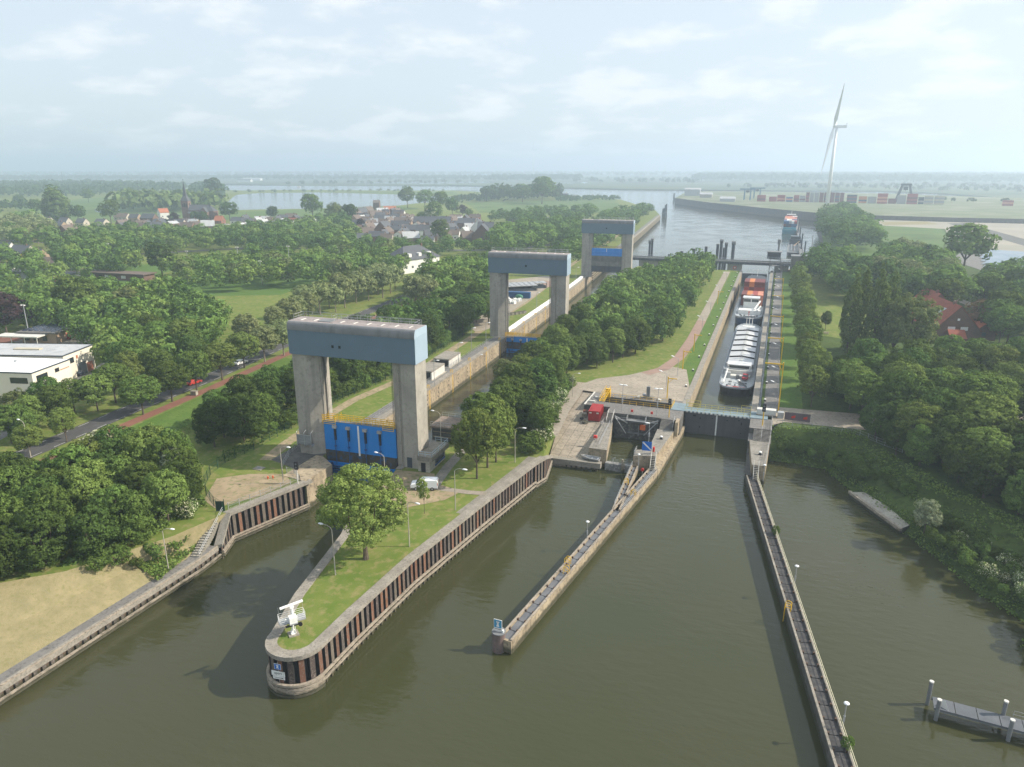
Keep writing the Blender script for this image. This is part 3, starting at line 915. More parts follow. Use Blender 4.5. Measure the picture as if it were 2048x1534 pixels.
# ------------------------------------------------------------------ lift gate towers (local frame: x across the lock 0..28, y depth 0..5, z from the ground)
def make_tower(label, loc, rz, sc=1.0, hatch=True):
 t = thing('lift_gate_tower', label, 'gate tower', loc, rz)
 if sc != 1.0: t.scale = (1, 1, sc)
 Lp = [(0, 0), (3.1, 0), (5.4, 1.35), (5.4, 5.0), (0, 5.0)]
 Rp = [(28 - x, y) for x, y in Lp][::-1]
 for pl in (Lp, Rp):
  mb = MB(); mb.prism(pl, -.5, 22.4)
  s = 1 if pl is Lp else -1
  x0 = 5.4 if pl is Lp else 22.6
  mb.box(min(x0, x0 + s * .35), 1.5, -.5, max(x0, x0 + s * .35), 1.9, 22.3)
  mb.box(min(x0, x0 + s * .35), 3.0, -.5, max(x0, x0 + s * .35), 3.5, 22.3)
  mb.build('pillar', 'concrete_tower', t)
 mb = MB(); mb.box(24.3, -.05, 0, 24.5, -.003, 22.2); mb.build('pillar_strip', 'concrete', t)  # narrow strip of darker concrete up the right pillar
 mb = MB(); mb.box(25.4, -.05, .1, 26.5, -.003, 2.3); mb.build('door', 'steel_dark', t)
 # machine house: profile in y-z with rounded top edges, swept along x
 prof = [(-.35, 22.2), (-.35, 27.3)]
 for a in range(0, 91, 15):
  prof.append((-.45 + .75 - .75 * math.cos(R(a)), 27.3 + 1.75 * math.sin(R(a)) ** .8))
 prof += [(5.0, 29.05)]
 for a in range(75, -1, -15):
  prof.append((5.35 - .35 + .35 * math.cos(R(a)), 28.7 + .35 * math.sin(R(a))))
 prof += [(5.35, 22.2)]
 mb = MB()
 n = len(prof)
 xa, xb = -.35, 28.35
 vs = [(xa, y, z) for y, z in prof] + [(xb, y, z) for y, z in prof]
 o = 0
 for i in range(n):
  j = (i + 1) % n
  mi = 1 if 1 < i < 8 else (2 if i == 8 else (0))
  mb._add([vs[i], vs[j], vs[n + j], vs[n + i]], [(3, 2, 1, 0)], mi)
 cen = (2.5, 25)
 mb._add([(xa, y, z) for y, z in prof], [tuple(range(n))], 0)
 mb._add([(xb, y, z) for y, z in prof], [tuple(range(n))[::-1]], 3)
 # standing seams
 for k in range(0, 58):
  x = xa + .25 + k * .49
  mb.box(x, -.375, 22.25, x + .05, -.35, 27.25, 0)
 for k in range(0, 11):
  y = -.1 + k * .5
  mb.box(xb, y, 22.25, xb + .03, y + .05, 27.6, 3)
 for k in range(0, 20):
  x = xa + .7 + k * 1.45
  mb.box(x, -.5, 27.22, x + .05, -.4, 27.5, 1)
 for k in range(9):
  x = 1.8 + k * 3.05
  mb.box(x, 1.3, 29.04, x + .3, 3.1, 29.13, 4)
 h = mb.build('machine_house', ['cladding', 'cladding_roof', 'roofing', 'cladding_sunlit', 'white_dull'], t)
 mb = MB(); mb.box(6, 1.2, 29.05, 9, 3.6, 29.16); mb.build('roof_hatch', 'cladding_roof', h)
 if hatch:
  for x in (9.8, 11.4):
   mb = MB(); mb.box(x, -.41, 24.2, x + .5, -.36, 24.75); mb.build('vent', 'dark_glass', h)
 else:
  mb = MB(); mb.cyl((13.6, -.42, 24.9), (13.6, -.36, 24.9), .38, n=10); mb.build('vent', 'dark_glass', h)
 mb = MB()
 ring = [(.3, 1.0, 29.05), (27.4, 1.0, 29.05), (27.7, 4.6, 29.05), (.3, 4.6, 29.05), (.3, 1.0, 29.05)]
 railing_mb([(9, 3.9, 29.05), (27.6, 3.9, 29.05), (27.6, 1.6, 29.05)], 1.15, (.5, 1.0), .035, 2.2, mb)
 railing_mb([(.4, 1.2, 29.05), (.4, 4.6, 29.05), (27.6, 4.6, 29.05)], 1.15, (.5, 1.0), .035, 2.2, mb)
 railing_mb([(9, 3.9, 29.05), (9, 2.4, 29.05)], 1.15, (.5, 1.0), .035, 1.2, mb)
 mb.build('railing', 'galv', t)
 return t




def lift_cables(t, z0, z1, label):
 mb = MB()
 for xs in ((5.9, 6.15, 6.4), (21.6, 21.85, 22.1)):
  mb = MB()
  for x in xs:
   for y in (2.0, 2.35): mb.cyl((x, y, z0), (x, y, z1), .035, n=4, cap=False)
  mb.build('hoist_rope', 'steel_dark', t)

T1L, T2L, T3L = (-92.0, 118.0, GZ), (-95.0, 235.0, GZ), (-102.6, 392.5, GZ)
TW1 = make_tower('front concrete lift gate portal with blue grey machine house and raised blue gate', T1L, R(2.0))
TW2 = make_tower('middle concrete lift gate portal of the lift gate lock with its gate lowered', T2L, R(2.4), 1.05, hatch=False)
TW3 = make_tower('concrete lift gate portal beside the road bridge', T3L, R(2.8), 1.08, hatch=False)
lift_cables(TW1, 7.6, 22.3, ''); lift_cables(TW2, .5, 22.3, ''); lift_cables(TW3, 14, 22.3, '')

def make_gate(label, loc, rz, z0, z1, far_face=False):
 t = thing('lift_gate', label, 'lock gate', loc, rz)
 W0, W1 = 5.55, 22.45
 h = z1 - z0
 Y0 = 1.1
 if not far_face:
  mb = MB()
  mb.box(W0, Y0, z0 + 6.2, W1, Y0 + 1.4, z1, 0)
  mb.box(W0, Y0 + .03, z0 + 3.6, W1, Y0 + 1.4, z0 + 6.2, 1)
  mb.box(W0, Y0, z0, W1, Y0 + 1.4, z0 + 3.6, 0)
  for k in range(17):
   mb.box(W0 + .5 + k, Y0 - .02, z0 + 6.25, W0 + .53 + k, Y0, z1 - .2, 0)
  mb.build('skin_plate', ['gate_blue', 'gate_grime'], t)
  mb = MB()
  for k in range(4):
   z = z0 + .7 + k * .62
   mb.box(W0 + 1.4, Y0 - .4, z, W1 - 1.4, Y0 - .002, z + .22)
  for x in (W0 + 1.3, W0 + 4.6, W0 + 8.2, W0 + 11.8, W1 - 1.5):
   mb.box(x, Y0 - .5, z0 + .2, x + .3, Y0 - .003, z0 + 3.4)
  mb.build('bottom_rib', 'gate_blue_low', t)
  mb = MB(); mb.box(13.55, Y0 - .03, z0 + 5.6, 13.95, Y0 - .002, z1 - .25); mb.build('gauge_stripe', 'white_paint', t)
  for x in (W0 + 2.7, W0 + 5.9, W0 + 9.9, W0 + 13.3):
   mb = MB(); mb.box(x - .45, Y0 - .55, z1 - 1.25, x + .45, Y0 - .002, z1 - .65)
   b = mb.build('bracket', 'galv', t)
   mb = MB(); mb.box(x - .22, Y0 - .3, z1 - 3.9, x + .22, Y0 - .004, z1 - 1.3)
   mb.build('slot', 'black', b)
   mb = MB(); mb.cyl((x, Y0 - .35, z0 + 3.2), (x, Y0 - .35, z1 - 3.0), .09, n=6)
   mb.box(x - .22, Y0 - .5, z1 - 5.4, x + .22, Y0 - .2, z1 - 5.1)
   mb.build('valve_rod', 'gate_blue_low', b)
  mb = MB(); mb.box(W0 + .05, Y0 + .05, z1, W1 - .05, Y0 + 1.35, z1 + .12); mb.build('walkway', 'galv_dark', t)
  mb = MB()
  for y in (Y0 + .08, Y0 + 1.3):
   railing_mb([(W0 + .1, y, z1 + .1), (W1 - .1, y, z1 + .1)], 1.25, (.35, .68, 1.0), .06, 1.3, mb, .06)
  for x in (W0 + .1, W0 + 3.2, W1 - 2.6, W1 - .1):
   for y in (Y0 - .55, Y0 + 1.9):
    yy = Y0 + .08 if y < Y0 else Y0 + 1.3
    for z in (.4, .8, 1.15):
     mb.cyl((x, yy, z1 + z), (x, y, z1 + z), .045, n=5)
    mb.cyl((x, y, z1 - .35), (x, y, z1 + 1.7), .05, n=5)
  for xa, xb in ((W0 + .1, W0 + 3.2), (W1 - 2.6, W1 - .1)):
   for z in (-.3, .1, .5, .9, 1.3, 1.65):
    mb.cyl((xa, Y0 - .55, z1 + z), (xb, Y0 - .55, z1 + z), .06, n=5)
  mb.build('railing', 'yellow', t)
 else:
  mb = MB()
  mb.box(W0, Y0 + .2, z0, W1, Y0 + 1.4, z0 + h * .26, 1)
  mb.box(W0, Y0 + .1, z0 + h * .26, W1, Y0 + 1.4, z0 + h * .68, 2)
  mb.box(W0, Y0, z0 + h * .68, W1, Y0 + 1.4, z1, 0)
  mb.build('skin_plate', ['gate_blue', 'gate_grime_blue', 'gate_grey_pale'], t)
  mb = MB()
  for z in (h * .84, h * .70):
   mb.box(W0, Y0 - .35, z0 + z, W1, Y0 - .002, z0 + z + .4)
  for k in range(5):
   x = W0 + 1.6 + k * 3.4
   mb.box(x, Y0 - .3, z0 + h * .70, x + .2, Y0 - .003, z1 - .3)
  mb.build('girder', 'gate_blue', t)
  mb = MB()
  for k in range(26):
   x = W0 + .3 + k * .64
   mb.box(x, Y0 - .15, z0 + .1, x + .14, Y0 + .18, z0 + h * .25)
  mb.build('rib', 'gate_grey', t)
  mb = MB()
  for k in range(26):
   x = W0 + .3 + k * .64
   mb.box(x, Y0 - .12, z0 + h * .45, x + .14, Y0 + .08, z0 + h * .62)
  mb.build('rib', 'gate_grey', t)
  mb = MB(); mb.box(13.8, Y0 - .38, z0 + h * .86, 14.05, Y0 - .36, z1 - .1); mb.build('gauge_stripe', 'white_paint', t)
  mb = MB()
  for y in (Y0, Y0 + 1.3):
   railing_mb([(W0, y, z1), (W1, y, z1)], 1.1, (.5, 1.0), .06, 1.3, mb)
  mb.build('railing', 'rail_ochre', t)
 return t



make_gate('raised bright blue lift gate with yellow railing under the front portal', T1L, R(2.0), -5.0, 7.6)
make_gate('lowered blue lift gate half hidden by trees below the middle portal', T2L, R(2.4), -8, .15)
make_gate('raised blue and grey lift gate hanging in the portal by the bridge', T3L, R(2.8), 2.6, 15.8, True)

# steel balcony on the left pillar of the front portal
t = thing('maintenance_balcony', 'small galvanised balcony hung on the left pillar of the front portal', 'balcony', (-92, 117.9, GZ), R(2.0))
mb = MB(); mb.box(.1, -1.1, 2.6, 3.6, -.02, 2.75); mb.build('floor', 'galv_dark', t)
mb = MB()
for x in (.1, 1.9, 3.55):
 mb.box(x, -1.1, 2.2, x + .1, -.02, 2.6); mb.box(x, -1.12, 2.6, x + .1, -1.05, 5.2)
mb.box(.1, -1.12, 4.7, 3.6, -1.05, 4.8); mb.box(.1, -1.12, 3.2, 3.6, -1.06, 3.28)
for x in (.1, 1.9, 3.55): mb.cyl((x, -1.1, 5.2), (x, -.1, 5.6), .05, n=5)
mb.build('frame', 'galv', t)
mb = MB(); mb.box(.2, -1.07, 2.75, 3.5, -1.055, 4.7); mb.build('mesh_panel', 'galv_mesh', t)



# low machine building at the foot of the right pillar
t = thing('machine_building', 'low concrete machine building with roof terrace right of the front portal', 'building', (-63.7, 117.6, GZ), R(2.0))
mb = MB(); mb.box(.02, .4, -.5, 2.6, 8.2, 2.5); mb.build('wall', 'concrete_pale', t)
mb = MB(); mb.box(.02, .1, 2.5, 3.3, 8.6, 3.5, 0); mb.build('roof', ['concrete', 'roofing'], t)
mb = MB(); railing_mb([(.3, .25, 3.5), (3.2, .25, 3.5), (3.2, 8.5, 3.5), (.3, 8.5, 3.5)], 1.0, (.5, 1.0), .045, 1.6, mb); mb.build('railing', 'rail_blue', t)
mb = MB(); mb.box(.7, .37, 0, 1.7, .41, 2.0); mb.build('door', 'black', t)
mb = MB(); mb.box(2.58, 3.2, .9, 2.64, 7.6, 1.9); mb.build('window', 'dark_glass', t)
mb = MB(); mb.box(2.6, 3.0, .5, 2.75, 7.8, .8); mb.build('sill', 'gate_blue_low', t)
# culvert head with brown deck beyond it
t = thing('culvert_head', 'dark concrete culvert head with brown deck behind the machine building', 'culvert', (-69, 134.5, GZ), R(2.0))
mb = MB(); mb.box(.3, 0, -.4, 8.2, 6, 3.4); mb.build('wall', 'concrete_dark', t)
mb = MB(); mb.box(.1, -.9, 3.4, 8.6, 6, 3.75); mb.build('deck', 'terrace_brown', t)
mb = MB(); railing_mb([(.3, -.8, 3.75), (8.4, -.8, 3.75), (8.4, 5.8, 3.75), (.3, 5.8, 3.75)], 1.0, (.5, 1.0), .035, 1.6, mb); mb.build('railing', 'galv', t)
mb = MB()
for z in (1.0, 2.2): mb.box(.6, -.25, z, 8, -.003, z + .12)
mb.build('ledge', 'wall_tan', t)

# two concrete culvert boxes on the lift gate lock side
def culvert_box():
 t = thing('concrete_box', 'x', 'concrete box')
 Lx, Wy, H = 9.5, 5.2, 2.3
 mb = MB(); mb.box(-Lx / 2, -Wy / 2, 0, Lx / 2, -Wy / 2 + .35, H); mb.box(-Lx / 2, Wy / 2 - .35, 0, Lx / 2, Wy / 2, H)
 mb.box(Lx / 2 - .3, -Wy / 2 + .35, 0, Lx / 2, Wy / 2 - .35, H)
 mb.build('wall', 'white_dull', t)
 mb = MB(); mb.box(-Lx / 2 - .05, -Wy / 2 - .05, H, Lx / 2 + .05, Wy / 2 + .05, H + .4); mb.build('roof', 'coping', t)
 mb = MB(); mb.box(-Lx / 2 - .6, -Wy / 2 - .5, -.02, Lx / 2 + .3, Wy / 2 + .5, .12); mb.build('base', 'concrete_pale', t)
 mb = MB(); mb.box(-Lx / 2 + .5, -Wy / 2 + .36, .12, -Lx / 2 + .55, Wy / 2 - .36, H - .01); mb.build('dark_inside', 'black', t)  # black panel stands in for the shade inside the box
 return t
cb = culvert_box()
cb.location = (-92.6, 181.5, GZ); cb.rotation_euler = (0, 0, R(92.5))
tag(cb, 'nearer of the two open ended concrete boxes beside the lift gate lock', group='concrete boxes beside the lift gate lock')
dup(cb, (-93.6, 195.5, GZ), R(92.8), 'farther of the two open ended concrete boxes beside the lift gate lock', 'concrete boxes beside the lift gate lock')

# ------------------------------------------------------------------ lamps
def make_lamp(h=8.0, reach=2.0, double=False, mat='lamp_pole'):
 t = thing('street_lamp', 'x', 'street lamp')
 mb = MB(); mb.cyl((0, 0, -.05), (0, 0, h * .93), .10, .06, n=7); mb.build('pole', mat, t)
 mb = MB()
 for s in ((1, -1) if double else (1,)):
  arm = [(0, 0, h * .93), (s * reach * .15, 0, h * .975), (s * reach * .45, 0, h), (s * reach * .8, 0, h + .02)]
  mb.pipe(arm, .05)
 mb.build('arm', mat, t)
 for s in ((1, -1) if double else (1,)):
  mb = MB(); mb.M = Matrix.Translation((s * (reach * .8 + .4), 0, h + .02)) @ Matrix.Diagonal((1.0, .42, .28, 1)); mb.ball((0, 0, 0), .52, n=10)
  mb.build('lamp_head', 'lamp_head', t, smooth=True)
 return t
lampA = make_lamp(8.2, 2.0)
first = True
lamp_list = [
 (671, 1150, GZ, 176, 1, 'curved street lamp near the tip of the grassy island, left of the big tree'),
 (819, 1093, GZ, -10, 1, 'street lamp at the right edge of the big tree on the island'),
 (911, 1020, GZ, 0, 1, 'street lamp on the island lawn right of the white van'),
 (1030, 925, GZ, 10, .95, 'street lamp at the far end of the island sheet pile wall'),
 (1145, 793, GZ, 10, .8, 'street lamp in the bushes above the tan boat slab'),
 (567, 967, GZ, 5, .95, 'street lamp on the dry grass plot left of the front portal'),
 (337, 1138, 2.6, 10, .9, 'street lamp at the wood edge on the dry grass bank'),
 (772, 985, GZ, 170, .95, 'street lamp standing between the blue gate and the big island tree'),
 (882, 890, GZ, 175, .95, 'street lamp behind the machine building beside the front portal'),
 (1740, 750, GZ, 80, 1.0, 'street lamp in front of the tall poplars'),
 (2022, 650, GZ, 180, 1.1, 'street lamp by the curving road right of the farmhouse'),
 (62, 915, GZ, 170, 1.0, 'curved street lamp by the road at the left picture edge'),
 (1105, 722, GZ, 0, .8, 'street lamp poking out of the wood between the locks'),
 (975, 760, GZ, 175, .9, 'street lamp among trees right of the lift gate lock'),
]
for (px, py, z, rz, s, lab) in lamp_list:
 o = lampA if first else copy_tree(lampA)
 first = False
 o.location = P(px, py, z); o.rotation_euler = (0, 0, R(rz)); o.scale = (s, s, s)
 tag(o, lab, 'street lamp', 'street lamps')
lampS = make_lamp(7.6, .9, mat='galv')
first = True
for i, (px, py) in enumerate([(869, 773), (917, 733), (972, 688), (1019, 641), (1073, 620), (938, 655), (943, 700), (1171, 556)]):
 o = lampS if first else copy_tree(lampS)
 first = False
 o.location = P(px, py, GZ) if i not in (7,) else (-100, 372, GZ)
 o.rotation_euler = (0, 0, R(20))
 tag(o, ['slim lamp post in front of the nearer concrete box', 'slim lamp post beside the farther concrete box', 'slim lamp post by the fence before the middle portal',
   'slim lamp post on the grass strip behind the middle portal', 'slim lamp post halfway between the middle and far gate towers', 'slim lamp post on the lawn with four young trees',
   'slim lamp post at the lawn edge by the service track', 'slim lamp post at the foot of the portal by the bridge'][i], 'lamp post', 'slim lamp posts along the lift gate lock')

# traffic lights
def make_signal(pole_mat='white_dull', h=3.2):
 t = thing('traffic_light', 'x', 'traffic light')
 mb = MB(); mb.cyl((0, 0, -.05), (0, 0, h), .11, n=8); mb.build('pole', pole_mat, t)
 mb = MB(); mb.box(-.35, -.22, h - .1, .35, .2, h + 1.5); hd = mb.build('signal_head', 'black', t)
 mb = MB()
 for z in (.35, 1.05): mb.cyl((0, -.26, h + z), (0, -.2, h + z), .2, n=10)
 mb.build('lens', 'galv_dark', hd)
 return t
s0 = make_signal()
tag(s0, 'white traffic light post at the concrete pier below the front portal', group='traffic lights'); s0.location = P(596, 968, GZ); s0.rotation_euler = (0, 0, R(10))
s1 = make_signal('yellow', 3.4)
tag(s1, 'yellow traffic light post on the platform left of the grey gate', group='traffic lights'); s1.location = (-20.7, 168.3, GZ)
s2 = dup(s1, (1.1, 169.6, GZ), None, 'tall yellow traffic light post right of the grey gate', 'traffic lights', 1.15)

# ------------------------------------------------------------------ fences
def mesh_fence(name, label, pts, h, mat, step=2.5, infill=.35):
 t = thing(name, label, 'fence', pts[0])
 mb = MB()
 P3 = [Vector(p) for p in pts]
 for a, b in zip(P3[:-1], P3[1:]):
  n = max(1, round((b - a).length / step))
  for i in range(n + 1):
   p = a.lerp(b, i / n); mb.box(p.x - .04, p.y - .04, p.z - .1, p.x + .04, p.y + .04, p.z + h + .1)
 mb.build('post', mat, t, w=True)
 mb = MB()
 for a, b in zip(P3[:-1], P3[1:]):
  for q in (.04, .5, 1.0):
   u = Vector((0, 0, h * q)); mb.beam(a + u, b + u, .025, .03)
  n = max(1, round((b - a).length / infill))
  for i in range(n):
   p = a.lerp(b, (i + .5) / n); mb.box(p.x - .009, p.y - .009, p.z + .05, p.x + .009, p.y + .009, p.z + h)
 mb.build('mesh_panel', mat, t, w=True)
 return t
v3 = lambda ps, z=GZ: [(p[0], p[1], z) for p in ps]
mesh_fence('mesh_fence', 'dark green mesh fence around the dry grass plot and along the wood', v3([(-88.2, 90.0), (-91.3, 91.2), (-95.9, 94.3), (-99.3, 97.6), (-102, 102), (-103.6, 108), (-102.8, 116), (-103.0, 127), (-104.2, 153), (-102.2, 172), (-102, 195), (-103.8, 230), (-106, 246)]), 2.0, 'green_fence')
mesh_fence('railing_fence', 'pale wire railing along the top of the left sheet pile wall', v3([(-88.1, 91.2), (-83.2, 105.6), (-86.5, 108.2), (-88.3, 108.2)]), 1.2, 'galv', 2.2, .2)
mesh_fence('railing_fence', 'grey wire railing on the pier behind the traffic light', v3([(-88.2, 106.8), (-90.5, 109.4), (-94, 117), (-95.4, 123.5)]), 1.2, 'galv', 2.2, .2)
mesh_fence('railing_fence', 'grey wire railing beside the two concrete boxes', v3([(-88.6, 126), (-89.6, 170), (-91.3, 205), (-92.6, 232)]), 1.15, 'galv', 2.2, .3)
mesh_fence('railing_fence', 'grey railing along the top of the right bank', v3([(3.25, 171), (10, 171.6), (20.8, 172.6), (30, 163)]), 1.2, 'galv', 2.4, .3)
# gate in the green fence
t = thing('fence_gate', 'small dark green gate panel at the head of the brown staircase', 'gate', (-88.6, 90.1, GZ), R(20))
mb = MB(); mb.box(-.9, -.03, .1, .5, .03, 2.0); mb.build('panel', 'green_dark', t)
mb = MB(); mb.cyl((-.95, 0, -.1), (-.95, 0, 2.4), .06, n=6); mb.cyl((.55, 0, -.1), (.55, 0, 2.4), .06, n=6); mb.build('post', 'green_fence', t)

# stairs on the left bank
def stairs(name, label, a, b, wdt, n, mat, rail=True, cat='stairs', railmat='galv', sides=(-1, 1)):
 """a = foot centre, b = head centre"""
 a, b = Vector(a), Vector(b)
 t = thing(name, label, cat, a)
 d = (b - a); d2 = Vector((d.x, d.y, 0)).normalized(); s = Vector((-d2.y, d2.x, 0))
 run = math.hypot(d.x, d.y) / n; rise = d.z / n
 mb = MB()
 for i in range(n):
  p = a + d2 * (run * i)
  q = a + d2 * (run * (i + 1))
  z = a.z + rise * (i + 1)
  vs = [p - s * wdt / 2, p + s * wdt / 2, q + s * wdt / 2, q - s * wdt / 2]
  mb.prism([(v.x, v.y) for v in vs], a.z - 1.0 if i < 4 else z - 1.2, z - .04, 0, 1)
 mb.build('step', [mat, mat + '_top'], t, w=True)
 if rail:
  mb = MB()
  for k in sides:
   o = s * (wdt / 2 - .05) * k
   railing_mb([a + o, b + o], 1.0, (.55, 1.0), .04, 1.5, mb)
  mb.build('railing', railmat, t, w=True)
 return t


stairs('staircase', 'brown concrete staircase with railing climbing the left bank to the green gate', (-86.7, 81.0, 2.2), (-89.0, 89.8, GZ), 1.6, 18, 'concrete', sides=(-1,))
for i, (nm, mt) in enumerate([]): pass

# ------------------------------------------------------------------ radar mast on the island tip
rb = P(587, 1268, GZ)
t = thing('radar_mast', 'white radar mast with railed platform on the island tip', 'radar mast', rb, R(50), scale=.88)
mb = MB(); mb.box(-.75, -.75, -.02, .75, .75, .16); mb.build('base', 'coping', t)
mb = MB(); mb.cyl((0, 0, .1), (0, 0, 2.5), .2, n=12); mb.cyl((0, 0, .16), (0, 0, .22), .42, n=12)
for k in range(4):
 a = R(45 + 90 * k); mb.beam((.4 * math.cos(a), .4 * math.sin(a), .2), (.18 * math.cos(a), .18 * math.sin(a), .7), .04, .3)
mb.build('column', 'white_paint', t)
mb = MB(); mb.box(-1.9, -.75, 2.42, 1.9, .75, 2.62); mb.box(-.6, -1.25, 2.42, .6, -.75, 2.6); pl = mb.build('platform', 'galv', t)
mb = MB(); railing_mb([(-1.85, -.7, 2.62), (-1.85, .7, 2.62), (1.85, .7, 2.62), (1.85, -.7, 2.62), (.7, -.7, 2.62)], 1.0, (.33, .66, 1.0), .025, 1.1, mb)
railing_mb([(-1.85, -.7, 2.62), (-.7, -.7, 2.62)], 1.0, (.33, .66, 1.0), .025, 1.1, mb); mb.build('railing', 'white_paint', pl)
mb = MB(); mb.box(-.55, -1.2, 2.35, .55, -.2, 3.5); mb.build('cabinet', 'white_paint', t)
mb = MB(); mb.cyl((.15, .2, 2.62), (.15, .2, 4.5), .22, .2, n=10); mb.box(-.15, -.1, 4.4, .45, .5, 4.72); mb.build('pedestal', 'white_paint', t)
mb = MB(); mb.M = Matrix.Translation((.15, .2, 4.9)) @ Matrix.Rotation(R(8), 4, 'Z'); mb.box(-1.75, -.16, -.1, 1.75, .16, .14); mb.build('antenna', 'white_paint', t)
mb = MB(); mb.beam((-1.2, -.95, 2.2), (1.15, -1.0, 2.2), .25, .25); mb.cyl((.95, -1.3, 2.1), (.95, -.9, 2.1), .28, n=10); mb.build('camera_bracket', 'black', t)
mb = MB(); mb.ball((-1.0, -.5, 3.05), .16, n=8, sz=1.6); mb.ball((-.1, -1.1, 2.2), .12, n=8); mb.build('camera', 'white_paint', t)
mb = MB(); mb.cyl((-1.85, -.7, 2.6), (-1.95, -.7, 5.6), .015, n=4); mb.cyl((1.85, .7, 2.6), (1.9, .8, 5.2), .015, n=4); mb.build('whip_aerial', 'galv', t)
mb = MB(); mb.cyl((.32, -.3, .2), (.32, -.3, 2.5), .025, n=4); mb.cyl((.32, .1, .2), (.32, .1, 2.5), .025, n=4)
for k in range(8): mb.cyl((.32, -.3, .3 + k * .28), (.32, .1, .3 + k * .28), .018, n=4)
mb.build('ladder', 'white_paint', t)

# sign board on the island nose
t = thing('sign_post', 'blue square sign above two white boards on the dark island nose', 'sign', (-54.15, 60.92, 1.9), R(6))
mb = MB(); mb.cyl((0, .05, -.2), (0, .05, 3.1), .05, n=6); mb.build('post', 'galv', t)
mb = MB(); mb.box(-.48, -.06, 2.0, .48, -.02, 2.85, 0); b = mb.build('blue_board', 'white_paint', t)
mb = MB(); mb.box(-.43, -.075, 2.05, .43, -.063, 2.8); mb.build('blue_face', 'sign_blue', b)
mb = MB(); mb.box(-.12, -.088, 2.2, .12, -.078, 2.68); mb.box(-.2, -.088, 2.56, .2, -.078, 2.64); mb.box(-.2, -.088, 2.2, .2, -.078, 2.28); mb.build('symbol', 'white_paint', b)
mb = MB(); mb.box(-.95, -.07, 1.05, .95, -.03, 1.75); w1 = mb.build('white_board', 'white_paint', t)
text_part('sport', .5, 'black', w1, (0, -.08, 1.45), (R(90), 0, 0))
mb = MB(); mb.box(-.8, -.07, .55, .9, -.03, 1.0); w2 = mb.build('white_board', 'white_paint', t)
mb = MB(); mb.box(-.6, -.085, .74, .5, -.075, .8); mb.tri((.45, -.085, .66), (.45, -.085, .88), (.72, -.085, .77)); mb.build('arrow', 'black', w2)

# white delivery van
def make_van():
 t = thing('delivery_van', 'white delivery van with dark emblem on its side parked below the front portal', 'van')
 Lh, Wd = 5.0, 1.95
 side = [(-2.5, .42), (-2.52, 1.05), (-2.38, 1.16), (-1.62, 1.3), (-.78, 1.93), (-.3, 2.03), (2.3, 2.0), (2.47, 1.75), (2.5, .5), (2.45, .38)]
 mb = MB()
 n = len(side)
 def prof(y, ins):
  return [(x, y * (1 - ins * max(0, (z - 1.05)) * .13), z) for x, z in side]
 a = prof(-Wd / 2, 1); c = prof(Wd / 2, 1)
 mb._add(a + c, [(i, n + i, n + (i + 1) % n, (i + 1) % n) for i in range(n)], 0)
 mb._add(a, [tuple(range(n))], 0); mb._add(c, [tuple(range(n))[::-1]], 0)
 b = mb.build('body', 'van_white', t)
 mb = MB(); mb.quad((-1.56, -.80, 1.36), (-.86, -.74, 1.87), (-.86, .74, 1.87), (-1.56, .80, 1.36))
 mb.M = Matrix.Translation((-.02, 0, .012)); mb.build('windscreen', 'dark_glass', b)
 for s in (-1, 1):
  mb = MB(); y = s * (Wd / 2 + .006)
  vs = [(-1.38, y, 1.22), (-.35, y, 1.24), (-.35, y * .93, 1.72), (-.82, y * .93, 1.72)]
  mb.quad(*(vs if s < 0 else vs[::-1])); mb.build('side_window', 'dark_glass', b)
  mb = MB(); mb.box(-1.35, s * 1.0 - .1, 1.15, -1.2, s * 1.0 + .1, 1.35); mb.build('mirror', 'black', b)
  mb = MB(); mb.box(-2.45, min(s * .978, s * .96), .42, 2.4, max(s * .978, s * .96), .55); mb.build('sill_trim', 'galv_dark', b)
  mb = MB(); mb.box(-2.54, s * .75 - .16, .85, -2.4, s * .75 + .16, 1.05); mb.build('headlight', 'dark_glass', b)
  mb = MB(); mb.box(2.42, s * .86 - .06, .9, 2.52, s * .86 + .06, 1.5); mb.build('tail_light', 'red', b)
 mb = MB(); mb.M = Matrix.Translation((.35, -Wd / 2 - .012, .98)) @ Matrix.Rotation(R(90), 4, 'X')
 for k in range(14):
  a0, a1 = R(20 + k * 24), R(20 + (k + 1) * 24)
  if k > 12: continue
  mb.quad((.22 * math.cos(a0), .22 * math.sin(a0), 0), (.3 * math.cos(a0), .3 * math.sin(a0), 0), (.3 * math.cos(a1), .3 * math.sin(a1), 0), (.22 * math.cos(a1), .22 * math.sin(a1), 0))
 mb.build('emblem', 'sign_blue', b)
 mb = MB(); mb.tri((-.55, -Wd / 2 - .011, 1.1), (.05, -Wd / 2 - .011, .8), (.1, -Wd / 2 - .011, 1.0)); mb.build('stripe', 'van_green', b)
 for x in (-1.55, 1.5):
  for s in (-1, 1):
   mb = MB(); mb.cyl((x, s * .78, .34), (x, s * .99, .34), .34, n=16); wh = mb.build('wheel', 'rubber', t)
   mb = MB(); mb.cyl((x, s * .985, .34), (x, s * 1.0, .34), .2, n=10); mb.build('rim', 'galv', wh)
 return t

van = make_van(); van.location = P(847, 980, GZ) + Vector((0, .6, .06)); van.rotation_euler = (0, 0, R(18)); van.scale = (1.03, 1.03, 1.03)

